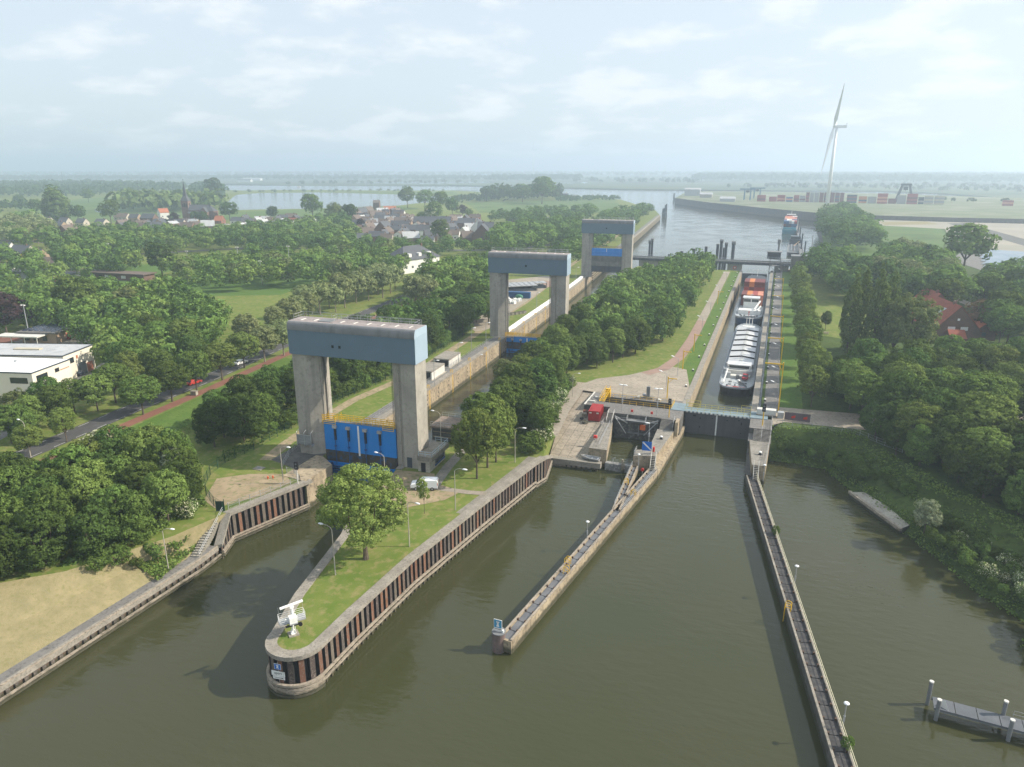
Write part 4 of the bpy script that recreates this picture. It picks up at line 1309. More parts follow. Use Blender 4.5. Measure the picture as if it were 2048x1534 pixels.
# small things on the dry plot
for i, (px, py, lab, m_) in enumerate([(536, 958, 'small orange hydrant on the dry plot, left one of two', 'orange'), (546, 957, 'small orange hydrant on the dry plot, right one of two', 'orange')]):
 t = thing('hydrant', lab, 'hydrant', P(px, py, GZ), group='orange hydrants on the dry plot')
 mb = MB(); mb.cyl((0, 0, 0), (0, 0, .5), .12, n=8); mb.ball((0, 0, .52), .15, n=8); mb.build('body', m_, t)
 mb = MB(); mb.cyl((-.22, 0, .36), (.22, 0, .36), .07, n=6); mb.build('outlet', 'red', t)
t = thing('ground_cover_slab', 'square concrete manhole cover beside the service track', 'manhole cover', P(518, 937, GZ))
mb = MB(); mb.box(-1, -.8, 0, 1, .8, .12); mb.build('slab', 'coping', t)
mb = MB(); mb.box(-.3, -.3, .12, .3, .3, .15); mb.build('lid', 'galv_dark', t)
# ------------------------------------------------------------------ boat slab, roller gate platform, piers
zs = lambda x, y: 1.75 + max(0, min(1, (y - 143.5) / 42)) * (GZ - 1.72)

m = MATS['slab_paving']; nt = m.node_tree; b = nt.nodes['Principled BSDF']
prev = b.inputs['Base Color'].links[0].from_socket
bk = N(nt, 'ShaderNodeTexBrick', offset=0.0)
bk.inputs['Scale'].default_value = 1.0; bk.inputs['Mortar Size'].default_value = .05; bk.inputs['Brick Width'].default_value = 2.1; bk.inputs['Row Height'].default_value = 2.6
bk.inputs['Color1'].default_value = (1, 1, 1, 1); bk.inputs['Color2'].default_value = (.88, .88, .88, 1); bk.inputs['Mortar'].default_value = (.38, .36, .33, 1)
L(nt, coords(nt, 'W', (1, 1, 1)), bk.inputs['Vector'])
L(nt, mixc(nt, 1.0, prev, bk.outputs['Color'], 'MULTIPLY'), b.inputs['Base Color'])

mb = MB()
SL = [(-43.8, 143.5), (-32.6, 144.4), (-35.3, 150), (-36.3, 165), (-36.3, 171), (-42.9, 171), (-42.9, 182), (-46, 190), (-50, 190), (-47.4, 165)]
grid = []
ys = [143.5, 150, 158, 165, 171, 176, 182, 190]
mb.prism(SL[:6] + SL[6:], -1.3, zs, 0)
structure('boat_slab', mb, ['slab_paving'])
t = thing('quay_wall', 'low concrete quay edge of the tan boat slab with dinghy on it', 'quay wall', (-43.5, 143.5, 0))
mb = MB(); mb.prism([(-44.0, 143.1), (-31.9, 143.6), (-31.9, 145.0), (-44.0, 144.4)], .7, 1.95, 0, bottom=True); mb.build('coping', 'coping', t, w=True)
mb = MB()
for k in range(10): mb.box(-43.4 + k * 1.15, 143.75, -1, -43.0 + k * 1.15, 144.4, .72)
mb.build('pile', 'timber_wet', t, w=True)

t = thing('roller_gate_platform', 'dark concrete platform with a long slot for the sliding grey gate', 'platform', (-30, 174, 0))
def blk(name, x0, y0, x1, y1, z0, z1, mats=('concrete_dark', 'platform')):
 mb = MB(); mb.prism([(x0, y0), (x1, y0), (x1, y1), (x0, y1)], z0, z1, 0, 1); return mb.build(name, list(mats), t, w=True)
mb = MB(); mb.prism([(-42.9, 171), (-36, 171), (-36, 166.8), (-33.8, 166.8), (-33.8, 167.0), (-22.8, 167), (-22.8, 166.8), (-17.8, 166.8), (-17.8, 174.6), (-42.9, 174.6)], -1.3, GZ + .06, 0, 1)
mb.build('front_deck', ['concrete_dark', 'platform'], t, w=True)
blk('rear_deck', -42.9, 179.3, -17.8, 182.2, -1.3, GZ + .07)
blk('end_deck', -42.9, 174.6, -39.0, 179.3, -1.3, GZ + .065)
mb = MB(); mb.box(-21.2, 174.2, GZ + .09, -17.3, 180.2, GZ + .2); mb.build('cover_plate', 'teal_deck', t, w=True)
mb = MB(); mb.box(-39, 174.6, -1.2, -18, 179.3, 1.0); mb.build('pit_floor', 'concrete_dark', t, w=True)
mb = MB(); mb.prism([(-42.95, 170.9), (-42.6, 170.9), (-42.6, 182), (-42.95, 182)], GZ, GZ + .2, 0); mb.build('kerb', 'white_dull', t, w=True)
mb = MB()
for x, y, sx, sy in ((-40.8, 177.3, 1.4, .7), (-41.4, 173.4, 1.6, .5), (-30.5, 181.2, .8, 1.2), (-25, 180.8, .8, 1.2)):
 mb.box(x - sx / 2, y - sy / 2, GZ + .05, x + sx / 2, y + sy / 2, GZ + .5)
mb.build('hatch_cover', 'white_dull', t, w=True)
# grey control post on it
tt = thing('control_cabinet', 'tall grey control cabinet behind the gate slot', 'cabinet', (-28.1, 181.4, GZ))
mb = MB(); mb.box(-.45, -.4, .6, .45, .4, 3.4); mb.build('body', 'galv_dark', tt)
mb = MB(); mb.box(-1.3, -.7, .02, 1.3, .9, .62); mb.build('base', 'coping', tt)
mb = MB(); mb.M = Matrix.Translation((-1.1, .4, .6)); mb.ball((0, 0, .3), .55, n=10, sz=.7); mb.build('tank', 'galv', tt)
tt = thing('railing', 'yellow railing along both long sides of the gate slot', 'railing', (-30, 177, GZ))
mb = MB()
railing_mb([(-38.8, 174.45, GZ), (-21.0, 174.45, GZ), (-20.9, 179.4, GZ)], 1.1, (.5, 1.0), .04, 1.7, mb)
railing_mb([(-38.8, 179.45, GZ), (-21.0, 179.45, GZ)], 1.1, (.5, 1.0), .04, 1.7, mb)
mb.build('rail', 'yellow', tt, w=True)
tt = thing('access_ladder', 'yellow caged stair down into the left end of the gate slot', 'stairs', (-38.8, 176.9, GZ))
mb = MB()
for s in (-.6, .6):
 mb.beam((-.4 + s, -2.2, 1.1), (.4 + s, 2.2, 3.2), .07, .07); mb.beam((-.4 + s, -2.2, .1), (.4 + s, 2.2, 2.2), .09, .2)
 for k in range(5): mb.cyl((-.4 + s + k * .2, -2.2 + k * 1.1, .1 + k * .52), (-.4 + s + k * .2, -2.2 + k * 1.1, 1.1 + k * .52), .04, n=5)
mb.build('handrail', 'yellow', tt)
mb = MB()
for k in range(9): mb.box(-1.0 + k * .1, -2.1 + k * .5, .15 + k * .25, .4 + k * .1, -1.8 + k * .5, .2 + k * .25)
mb.box(-.3, 1.9, 0, 1.0, 2.6, 2.4)
mb.build('tread', 'yellow', tt)

# back wall of the old lock head with lattice arms
tt = thing('old_lock_gate', 'weathered dark steel gate with grey walkway closing the old lock pit', 'lock gate', (-28.3, 166.6, 0))
mb = MB(); mb.box(-33.7, 166.3, -1.3, -22.9, 166.95, 5.2); mb.build('skin_plate', 'old_steel', tt, w=True)

mb = MB(); mb.box(-30.6, 164.6, 5.0, -25.8, 166.3, 5.18); mb.box(-30.6, 164.6, 4.9, -25.8, 164.75, 5.3); wk = mb.build('walkway', 'galv_dark', tt, w=True)
mb = MB(); railing_mb([(-30.5, 164.7, 5.15), (-30.5, 166.6, 5.15)], 1.1, (.5, 1.0), .04, 1, mb); railing_mb([(-25.9, 164.7, 5.15), (-25.9, 166.6, 5.15)], 1.1, (.5, 1.0), .04, 1, mb); mb.build('railing', 'galv', tt, w=True)
mb = MB()
for x0, s in ((-33.7, 1), (-22.9, -1)):
 mb.beam((x0, 166.1, 5.6), (x0 + s * 3.4, 165.2, 4.4), .14, .2); mb.beam((x0 + s * .1, 166.1, 5.3), (x0 + s * 3.2, 164.8, 1.8), .14, .2); mb.beam((x0, 166.1, 4.9), (x0 + s * 4.4, 165.6, 4.9), .12, .16)
mb.build('strut', 'galv', tt, w=True)
mb = MB(); mb.box(-30.2, 165.4, 1.7, -25.2, 166.3, 1.9); mb.box(-27.6, 165.0, 1.4, -27.4, 166.2, 4.2); mb.beam((-29.8, 165.4, .3), (-28.4, 165.2, 1.6), .15, .15); mb.build('lower_walkway', 'galv_dark', tt, w=True)
mb = MB(); mb.box(-27.2, 165.15, 3.0, -25.9, 165.5, 4.3); mb.build('warning_board', 'orange', tt, w=True)
for x, lab in ((-29.7, 'red lifebuoy box on the platform rail, left one of two'), (-24.8, 'red lifebuoy box on the platform rail, right one of two')):
 q = thing('lifebuoy_box', lab, 'lifebuoy', (x, 167.4, GZ), group='lifebuoys on the platform')
 mb = MB(); mb.cyl((0, 0, 0), (0, 0, 1.1), .05, n=6); mb.build('post', 'galv', q)
 mb = MB(); mb.box(-.28, -.1, .7, .28, .1, 1.3); mb.build('box', 'red', q)

# pier walls of the pit
ZP = 4.3
def pier(name, label, poly, z1=ZP, cat='pier', mats=('wall_tan', 'slab_grey')):
 q = thing(name, label, cat, (poly[0][0], poly[0][1], 0))
 mb = MB(); mb.prism(poly, -1.3, z1, 0, 1); mb.build('wall', list(mats), q, w=True)
 return q

pl_ = pier('pit_pier', 'concrete pier with handrail left of the old lock pit', [(-36.2, 164.6), (-33.9, 164.6), (-31.2, 146.4), (-35.3, 146.4)])
mb = MB(); railing_mb([(-34.3, 163.5, ZP), (-33.4, 148, ZP)], 1.0, (.5, 1.0), .04, 2.2, mb); mb.build('railing', 'galv', pl_, w=True)
mb = MB(); railing_mb([(-36.0, 161, ZP), (-36.0, 164.3, ZP)], 1.0, (.5, 1.0), .04, 1.5, mb); railing_mb([(-36.0, 161, ZP), (-35.2, 161, ZP)], 1.0, (.5, 1.0), .04, 1.5, mb); mb.build('railing', 'galv', pl_, w=True)
pr_ = pier('pit_pier', 'concrete pier with a bollard between the old lock pit and the main lock approach', [(-22.7, 163.8), (-18.7, 163.8), (-20.3, 146.7), (-25.0, 145.2), (-25.0, 149), (-22.5, 150)])
mb = MB(); mb.prism([(-18.9, 166.7), (-17.75, 166.7), (-17.75, 174), (-17.2, 174), (-19.2, 143.7), (-20.6, 143.7)], -1.3, 2.3); mb.build('ledge', 'wall_tan', pr_, w=True)
mb = MB(); railing_mb([(-24.9, 148.8, ZP), (-24.9, 145.4, ZP), (-21.9, 146.3, ZP)], 1.0, (.5, 1.0), .04, 1.4, mb); mb.build('railing', 'galv', pr_, w=True)
mb = MB(); mb.box(-18.6, 163.6, 3, -17.9, 167, GZ + .5); mb.build('parapet', 'wall_tan', pr_, w=True)
stairs('staircase', 'dark stairs from the platform down to the pier left of the old lock pit', (-34.75, 164.0, ZP), (-34.75, 166.9, GZ), 1.5, 9, 'concrete_dark', railmat='white_dull')
stairs('staircase', 'dark stairs from the platform down to the pier left of the main lock approach', (-20.7, 163.8, ZP), (-20.7, 166.9, GZ), 3.2, 9, 'concrete_dark', sides=(-1,))
stairs('staircase', 'narrow steel stairs from the pier down to the middle jetty', (-20.45, 143.4, 2.1), (-20.75, 146.8, ZP), 1.1, 9, 'concrete_dark', railmat='white_dull')
# small sluice gate across the mouth of the pit
tt = thing('sluice_gate', 'low stained concrete sill across the mouth of the old lock pit', 'sluice', (-28, 145.5, 0))
mb = MB(); mb.prism([(-31.2, 145.2), (-25, 145.0), (-25, 146.2), (-31.2, 146.4)], -1.2, 1.7); mb.build('sill', 'old_concrete', tt, w=True)
mb = MB(); mb.cyl((-27.2, 144.8, -1), (-27.2, 144.8, 3.2), .22, n=8); mb.cyl((-26.8, 144.9, -1), (-26.8, 144.9, 2.2), .16, n=8); mb.build('post', 'timber', tt, w=True)
mb = MB(); mb.cyl((-29.6, 146, 1.6), (-29.6, 146, 2.7), .07, n=6); mb.cyl((-29.6, 146, 2.7), (-29.1, 146, 2.9), .07, n=6); mb.build('hook', 'galv', tt, w=True)
# blue lock sign
tt = thing('sign_board', 'square blue sign with white diagonal stripe on the pier end', 'sign', (-22.4, 147.0, ZP), R(8))
mb = MB(); mb.box(-1.05, -.06, .9, 1.05, 0, 3.0); bb = mb.build('board', 'sign_blue', tt)
mb = MB(); mb.quad((-1.03, -.075, 2.75), (-.8, -.075, 2.98), (1.03, -.075, 1.15), (.8, -.075, .92)); mb.M = None
mb._add([(-1.03, -.075, 2.72), (1.0, -.075, .92), (1.03, -.075, 1.2), (-.77, -.075, 2.98)], [(0, 1, 2, 3)], 0); mb.f = mb.f[1:]; mb.m = mb.m[1:]
mb.build('stripe', 'white_paint', bb)
mb = MB(); mb.cyl((-.8, .05, 0), (-.8, .05, 2.6), .05, n=6); mb.cyl((.8, .05, 0), (.8, .05, 2.6), .05, n=6); mb.build('post', 'galv', tt)
tt = thing('lifebuoy_box', 'red lifebuoy box behind the blue sign on the pier end', 'lifebuoy', (-21.0, 147.9, ZP))
mb = MB(); mb.box(-.2, -.3, .5, .2, .3, 1.6); mb.build('box', 'red', tt); mb = MB(); mb.cyl((0, 0, 0), (0, 0, .5), .05, n=6); mb.build('post', 'galv', tt)
tt = thing('lifebuoy_box', 'red lifebuoy box on the pier wall above the boat slab', 'lifebuoy', (-35.2, 152.0, ZP))
mb = MB(); mb.box(-.4, -.3, .35, .4, .3, .95); mb.build('box', 'red', tt); mb = MB(); mb.cyl((0, 0, 0), (0, 0, .4), .05, n=6); mb.build('post', 'galv', tt)
# lamps on the platform
def tee_lamp(h, double=False):
 q = thing('lamp_post', 'x', 'lamp post')
 mb = MB(); mb.cyl((0, 0, -.05), (0, 0, h), .08, .06, n=7); mb.box(-.16, -.16, 2.4, .16, .16, 3.3); mb.build('pole', 'galv', q)
 for s in ((-1, 1) if double else (-1,)):
  mb = MB(); mb.M = Matrix.Translation((s * .55, 0, h + .02)) @ Matrix.Diagonal((1, .42, .25, 1)); mb.ball((0, 0, 0), .6, n=10)
  mb.build('lamp_head', 'lamp_head', q, smooth=True)
 return q
q1 = tee_lamp(7.0, True); q1.location = (-32.5, 168.8, GZ); tag(q1, 'twin headed lamp post at the left of the gate platform', group='lamp posts on the gate platform')
dup(q1, (-23.7, 168.7, GZ), R(10), 'twin headed lamp post at the right of the gate platform', 'lamp posts on the gate platform')
q3 = tee_lamp(5.6); q3.location = (-22.8, 151.8, ZP); tag(q3, 'lamp post on the pier beside the old lock pit')
# red container and oddments on the slab
tt = thing('shipping_container', 'small bright red container standing on the tan boat slab', 'container', (-38.9, 167.6, zs(-38.9, 165) + .02), R(4))
mb = MB(); mb.box(-1.45, -3.0, .15, 1.45, 3.0, 2.75)
for k in range(12): mb.box(1.45, -2.8 + k * .48, .3, 1.5, -2.6 + k * .48, 2.6)
body = mb.build('body', 'red_box', tt)
mb = MB(); mb.box(-1.3, -3.05, .3, -.03, -3.003, 2.6); mb.build('door', 'red_box', body); mb = MB(); mb.box(.03, -3.05, .3, 1.3, -3.003, 2.6); mb.build('door', 'red_box', body)
mb = MB(); mb.box(-1.2, -3.07, 2.1, -.6, -3.055, 2.45); mb.box(.6, -3.07, 2.1, 1.2, -3.055, 2.45); mb.build('label_plate', 'white_dull', body)
mb = MB()
for x in (-1.4, 1.2):
 for y in (-2.9, 2.7): mb.box(x, y, 0, x + .2, y + .2, .15)
mb.build('foot', 'black', tt)
tt = thing('pallet_stack', 'stack of weathered pallets and crates left of the red container', 'pallets', (-41.6, 166.5, zs(-41, 166.5) + .02), R(5))
mb = MB()
for k in range(6): mb.box(-.6, -.5, k * .2, .6, .5, k * .2 + .14)
mb.build('pallet', 'timber', tt)
mb = MB(); mb.box(-.5, .8, 0, .6, 1.8, 1.5); mb.build('crate', 'rust', tt)
mb = MB(); mb.cyl((-.4, -1.6, .1), (-.4, -1.6, .35), .5, n=10); mb.build('drum_lid', 'rubber', tt)
tt = thing('floodlight_cable_reel', 'small wooden cable reel lying in front of the pallet stack', 'cable reel', (-40.6, 163.2, zs(-40.6, 163.2) + .02))
mb = MB(); mb.cyl((0, 0, 0), (0, 0, .1), .7, n=14); mb.cyl((0, 0, .4), (0, 0, .5), .7, n=14); mb.build('flange', 'timber_wet', tt)
mb = MB(); mb.cyl((0, 0, .1), (0, 0, .4), .4, n=10); mb.build('drum', 'white_dull', tt)

# rowing boat
tt = thing('rowing_boat', 'grey open rowing boat with blue thwarts lying at the slab edge', 'rowing boat', (-34.6, 145.2, 1.96), R(-4), scale=1.0)
secs = []
for k in range(9):
 f = k / 8; x = -2.15 + 4.3 * f
 hw = .85 * min(1, math.sin(min(1, f * 1.5) * math.pi / 2) ** .7) if f < .67 else .85 - .1 * (f - .67) / .33
 hw = max(.04, hw)
 zb = .02 + .25 * max(0, 1 - f * 4) ** 2; zt_ = .62 + .2 * (1 - f) ** 2
 secs.append([(x, -hw, zt_), (x, -hw * .85, zb + .25), (x, -hw * .4, zb), (x, hw * .4, zb), (x, hw * .85, zb + .25), (x, hw, zt_)])
mb = MB()
for a, b2 in zip(secs[:-1], secs[1:]):
 for i in range(5): mb.quad(a[i], b2[i], b2[i + 1], a[i + 1])
mb._add(secs[-1], [(0, 1, 2, 3, 4, 5)], 0)
hull = mb.build('hull', 'galv', tt)
mb = MB()
for side in (0, 5): mb.pipe([s[side] for s in secs], .05, n=6)
mb.build('gunwale', 'white_dull', hull)
mb = MB()
for x in (-.9, .4, 1.7): mb.box(x - .14, -.76, .4, x + .14, .76, .46)
mb.build('thwart', 'deck_rail', tt)
mb = MB(); mb.box(-1.8, -.4, .08, 1.9, .4, .12); mb.build('floorboard', 'galv_dark', tt)

# ------------------------------------------------------------------ grey gate of the barge lock
tt = thing('lock_gate', 'long grey sliding lock gate with white stripe and yellow walkway railing', 'lock gate', (-9.7, 176, 0))
mb = MB(); mb.box(-17.55, 175.6, -1.3, -1.85, 178.0, 5.7); mb.build('skin_plate', 'gate_grey', tt, w=True)
mb = MB(); mb.box(-17.9, 175.2, 5.7, -1.7, 178.4, 6.0); deck = mb.build('walkway', 'teal_deck', tt, w=True)
mb = MB()
for k in range(16): mb.box(-17.4 + k, 175.02, 5.62, -16.85 + k, 175.2, 5.95)
mb.build('bolt_block', 'white_dull', deck, w=True)
mb = MB(); mb.box(-9.95, 175.56, .1, -9.6, 175.59, 5.65); mb.build('gauge_stripe', 'white_paint', tt, w=True)
mb = MB()
for x, z, w_, h_ in ((-15.6, 4.6, .7, .4), (-13.9, 4.0, .25, .45), (-13.9, 1.7, .25, .45), (-11, 4.4, .4, .15), (-7.4, 4.3, .4, .2), (-4.6, 4.6, .35, .25), (-3.9, 3.6, .25, .7), (-11, 1.6, .3, .1), (-3.9, 1.3, .25, .2)):
 mb.box(x, 175.55, z, x + w_, 175.595, z + h_)
mb.build('stain', 'black_mark', tt, w=True)
mb = MB(); railing_mb([(-17.7, 175.3, 6), (-1.9, 175.3, 6)], 1.1, (.5, 1.0), .04, 1.6, mb); railing_mb([(-17.7, 178.3, 6), (-1.9, 178.3, 6)], 1.1, (.5, 1.0), .04, 1.6, mb)
railing_mb([(-17.7, 178.3, 6), (-14.2, 178.3, 6)], 1.9, (.5, 1.0), .04, 3.4, mb); railing_mb([(-4.2, 178.3, 6), (-1.9, 178.3, 6)], 1.9, (.5, 1.0), .04, 2.2, mb)
mb.build('railing', 'rail_lime', tt, w=True)
tt = thing('cover_deck', 'teal steel landing between the grey gate and the right bank', 'deck', (-1, 177, 0))
mb = MB(); mb.box(-1.9, 174.6, GZ - .3, 2.2, 179.6, GZ + .22); mb.build('plate', 'teal_deck', tt, w=True)
# far lower gate of the barge lock
tt = thing('lock_gate', 'dark far lock gate behind the blue barge under the road bridge', 'lock gate', (-9.7, 447, 0))
mb = MB(); mb.box(-17.6, 446.5, -1, -3.6, 448.5, 4.4); mb.build('skin_plate', 'steel_dark', tt, w=True)
mb = MB(); mb.box(-17.6, 446.2, 4.4, -3.6, 448.7, 4.65); mb.build('walkway', 'galv', tt, w=True)
mb = MB(); mb.box(-12.2, 446.42, 0, -11.9, 446.49, 4.3); mb.build('gauge_stripe', 'white_paint', tt, w=True)

# stepped approach pier with stairs
q = pier('approach_pier', 'concrete pier with stairs and bollard right of the main lock approach', [(-1.4, 164.2), (3.1, 164.2), (2.5, 149.3), (.9, 149.0), (-.3, 149.0)])
mb = MB(); mb.prism([(-1.75, 163.9), (3.3, 163.9), (3.3, 175), (-1.75, 175)], -1.3, lambda x, y: GZ - .01 if y > 167.4 else ZP - .3, 0, 1); mb.build('wall', ['concrete_dark', 'platform'], q, w=True)
mb = MB(); mb.prism([(-1.75, 167.6), (3.3, 167.6), (3.3, 175.2), (-1.75, 175.2)], 2, GZ + .06, 0, 1); mb.build('upper_deck', ['concrete_dark', 'platform'], q, w=True)
mb = MB(); mb.prism([(-1.85, 175.5), (-1.0, 175.5), (-.35, 149.5), (-.2, 147.8), (-1.5, 148.5), (-1.75, 165)], -1.3, 2.2); mb.build('ledge', 'concrete_dark', q, w=True)
mb = MB(); railing_mb([(3.15, 175, GZ), (3.15, 167.8, GZ), (3.0, 163.8, ZP), (2.4, 149.4, ZP)], 1.1, (.35, .7, 1.0), .04, 1.6, mb); mb.build('railing', 'galv', q, w=True)
stairs('staircase', 'wide dark stairs on the pier right of the main lock approach', (1.1, 164.0, ZP), (1.1, 167.8, GZ), 3.6, 10, 'concrete_dark', sides=(0,))
stairs('staircase', 'narrow stairs from the stepped approach pier down to the long handrail jetty', (.75, 146.2, 2.1), (.6, 149.4, ZP), 1.1, 9, 'concrete_dark', railmat='white_dull')
tt = thing('switch_cabinet', 'low pale cabinet with yellow base behind the tall traffic light', 'cabinet', (1.4, 178.2, GZ))
mb = MB(); mb.box(-1.9, -.8, .25, 2.6, .9, 1.7); mb.build('body', 'white_dull', tt); mb = MB(); mb.box(-2.0, -.95, .2, 2.7, -.8, .45); mb.build('base', 'slab_tan', tt)
mb = MB(); mb.box(3.0, -1.2, .05, 4.4, .3, 1.5); mb.build('box', 'galv', tt)
tt = thing('banner_fence', 'dark construction fence with two red emblems by the barge lock', 'fence', (6.6, 176.2, GZ))
mb = MB(); mb.box(-.6, -.03, .15, 5.2, .03, 2.1); fb = mb.build('banner', 'banner_grey', tt)
mb = MB()
for x in (.9, 3.6):
 mb.quad((x, -.045, .7), (x + .9, -.045, .8), (x + .95, -.045, 1.5), (x + .1, -.045, 1.2))
mb.build('emblem', 'red', fb)
mb = MB()
for x in (-.6, 2.3, 5.2): mb.cyl((x, .06, 0), (x, .06, 2.2), .04, n=5)
mb.build('post', 'galv', tt)

# ------------------------------------------------------------------ jetties
def jetty(name, label, c0, c1, wdt, z=2.1, lip='timber_lip', deckm='mesh_deck', step=2.4, rail=None, end_cap=True):
 """concrete guide jetty: side beams, deck, small brackets"""
 c0, c1 = Vector((*c0, 0)), Vector((*c1, 0))
 q = thing(name, label, 'jetty', c0)
 d = (c1 - c0).normalized(); s = Vector((-d.y, d.x, 0))
 mb = MB(); mb.M = None
 for k in (-1, 1):
  o = s * (k * (wdt / 2 - .2))
  mb.beam(c0 + o + Vector((0, 0, z / 2 + .15)), c1 + o + Vector((0, 0, z / 2 + .15)), .4, z - .1)
  mb.beam(c0 + o + Vector((0, 0, .1)), c1 + o + Vector((0, 0, .1)), .3, .9)
 if end_cap: mb.beam(c1 - s * wdt / 2 + Vector((0, 0, z / 2 + .14)), c1 + s * wdt / 2 + Vector((0, 0, z / 2 + .14)), .4, z - .12)
 mb.build('guide_wall', 'wall_tan' if lip == 'timber_lip' else 'concrete_dark', q, w=True)
 mb = MB()
 n = int((c1 - c0).length / step)
 for i in range(n):
  a = c0.lerp(c1, i / n) + d * .12; b2 = c0.lerp(c1, (i + 1) / n)
  mb.beam(a + Vector((0, 0, z - .1)), b2 + Vector((0, 0, z - .1)), wdt - .85, .12)
 mb.build('deck', deckm, q, w=True)
 mb = MB()
 for k in (-1, 1):
  o = s * (k * (wdt / 2 - .17))
  mb.beam(c0 + o + Vector((0, 0, z + .2)), c1 + o + Vector((0, 0, z + .2)), .3, .2)
 for i in range(n):
  for k in (-1, 1):
   p = c0.lerp(c1, i / n) + s * k * (wdt / 2 - .45)
   mb.box(p.x - .13, p.y - .13, z - .1, p.x + .13, p.y + .13, z + .28, 1)
 mb.build('kerb', ['timber' if lip == 'timber_lip' else 'coping', 'rust_dark'], q, w=True)
 if rail:
  side, f0, f1, mt = rail
  mb = MB()
  a = c0.lerp(c1, f0) + s * side * (wdt / 2 - .25) + Vector((0, 0, z + .2)); b2 = c0.lerp(c1, f1) + s * side * (wdt / 2 - .25) + Vector((0, 0, z + .2))
  railing_mb([a, b2], 1.0, (.5, 1.0), .035, 2.4, mb)
  mb.build('railing', mt, q, w=True)
 return q


JM = ((-20.3, 143.7), (-29.95, 78.7))
jm = jetty('guide_jetty', 'long straight concrete jetty with grey mesh deck running out into the middle of the basin', JM[0], JM[1], 2.1, rail=(1, 0, .33, 'galv'))
jetty('guide_jetty', 'short jetty branch meeting the middle jetty below the old lock pit', (-24.4, 144.4), (-23.8, 122.5), 1.6, rail=(-1, 0, .95, 'galv'), end_cap=False)
JR = ((-.1, 147.9), (17.6, 42.0))
jr = jetty('guide_jetty', 'long dark jetty with handrail along the right side of the basin', JR[0], JR[1], 2.3, lip='dark', deckm='deck_black', rail=(1, 0, 1, 'rail_cream'))

# big pile with sign at the end of the middle jetty
tt = thing('mooring_dolphin', 'thick rusty steel pile with a blue sign at the outer end of the middle jetty', 'mooring pile', (-31.0, 78.9, 0))
mb = MB(); mb.cyl((0, 0, -1.3), (0, 0, 3.0), .92, n=20); mb.build('pile', 'pile_steel', tt)

mb = MB(); mb.cyl((0, 0, 3.0), (0, 0, 3.12), .98, n=20); mb.build('cap', 'galv_dark', tt)
tt = thing('sign_board', 'light blue tall sign above two white plates on the thick pile', 'sign', (-31.05, 78.75, 3.1), R(-2), scale=.85)
mb = MB(); mb.box(-.72, -.05, .75, .72, .02, 2.3); bb = mb.build('board', 'white_paint', tt)
mb = MB(); mb.box(-.66, -.075, .8, .66, -.053, 2.24); mb.build('blue_face', 'sign_pale_blue', bb)
mb = MB(); mb.box(-.16, -.09, 1.25, .16, -.078, 1.95); mb.box(-.28, -.09, 1.75, .28, -.078, 2.0); mb.box(-.25, -.09, 1.0, .25, -.078, 1.28); mb.build('symbol', 'white_paint', bb)
mb = MB(); mb.box(-.7, -.05, .38, .7, .0, .7); pb = mb.build('plate', 'white_paint', tt)
mb = MB()
for k in range(6): mb.box(-.55 + k * .2, -.065, .46, -.43 + k * .2, -.053, .62)
mb.build('marks', 'black', pb)
mb = MB(); mb.box(-.66, -.05, .1, .66, .0, .34); mb.build('plate', 'white_dull', tt)
mb = MB(); mb.cyl((-.5, .06, -.02), (-.5, .06, 2.2), .05, n=6); mb.cyl((.5, .06, -.02), (.5, .06, 2.2), .05, n=6); mb.build('post', 'galv', tt)
mb = MB(); mb.box(.75, -.1, .05, 1.0, .2, .5); mb.build('lantern', 'white_paint', tt)

def hoop_ladder():
 q = thing('boarding_ladder', 'x', 'ladder')
 mb = MB()
 for s in (-.32, .32):
  mb.pipe([(-.5, s, 0), (-.5, s, 1.15), (-.3, s, 1.35), (.1, s, 1.35), (.35, s, 1.1), (.35, s, -1.9)], .05)
  mb.cyl((-.5, s, .6), (.35, s, .6), .04, n=5)
 mb.build('hoop', 'yellow', q)
 mb = MB()
 for k in range(7): mb.cyl((.35, -.32, .1 - k * .3), (.35, .32, .1 - k * .3), .035, n=5)
 mb.build('rung', 'yellow', q)
 return q
hl = hoop_ladder()
dj = (Vector(JM[1]) - Vector(JM[0])).normalized()
ang = math.atan2(dj.y, dj.x) + R(90)
pj = lambda f, o: Vector((*(Vector(JM[0]).lerp(Vector(JM[1]), f) + Vector((-dj.y, dj.x)) * o), 2.15))
for i, (f, o, a, lab) in enumerate([(.665, -.55, 180, 'yellow boarding ladder on the left edge of the middle jetty'), (.705, .55, 0, 'yellow boarding ladder on the right edge of the middle jetty'),
         (.215, .55, 0, 'yellow boarding ladder on the middle jetty near the blue sign')]):
 q = hl if i == 0 else copy_tree(hl)
 q.location = pj(f, o); q.rotation_euler = (0, 0, ang + R(a)); tag(q, lab, 'ladder', 'yellow boarding ladders')
q = copy_tree(hl); q.location = (-24.4, 134.5, 2.15); q.rotation_euler = (0, 0, R(180)); q['label'] = 'yellow boarding ladder on the short jetty branch'
q = copy_tree(hl); q.location = (6.9, 99.6, 2.15); q.rotation_euler = (0, 0, R(172)); q['label'] = 'yellow boarding ladder on the long handrail jetty'
def globe_lamp(h):
 q = thing('lamp_post', 'x', 'lamp post')
 mb = MB(); mb.cyl((0, 0, -.05), (0, 0, h), .06, n=6); mb.box(-.1, -.1, 1.2, .1, .1, 1.9); mb.build('pole', 'galv', q)
 mb = MB(); mb.M = Matrix.Translation((0, 0, h + .05)) @ Matrix.Diagonal((1, 1, .45, 1)); mb.ball((0, 0, 0), .34, n=10); mb.build('lamp_head', 'lamp_head', q, smooth=True)
 return q
gl = globe_lamp(3.6)
jl = lambda f, o: Vector((*(Vector(JR[0]).lerp(Vector(JR[1]), f)), 2.1)) + Vector((o, 0, 0))
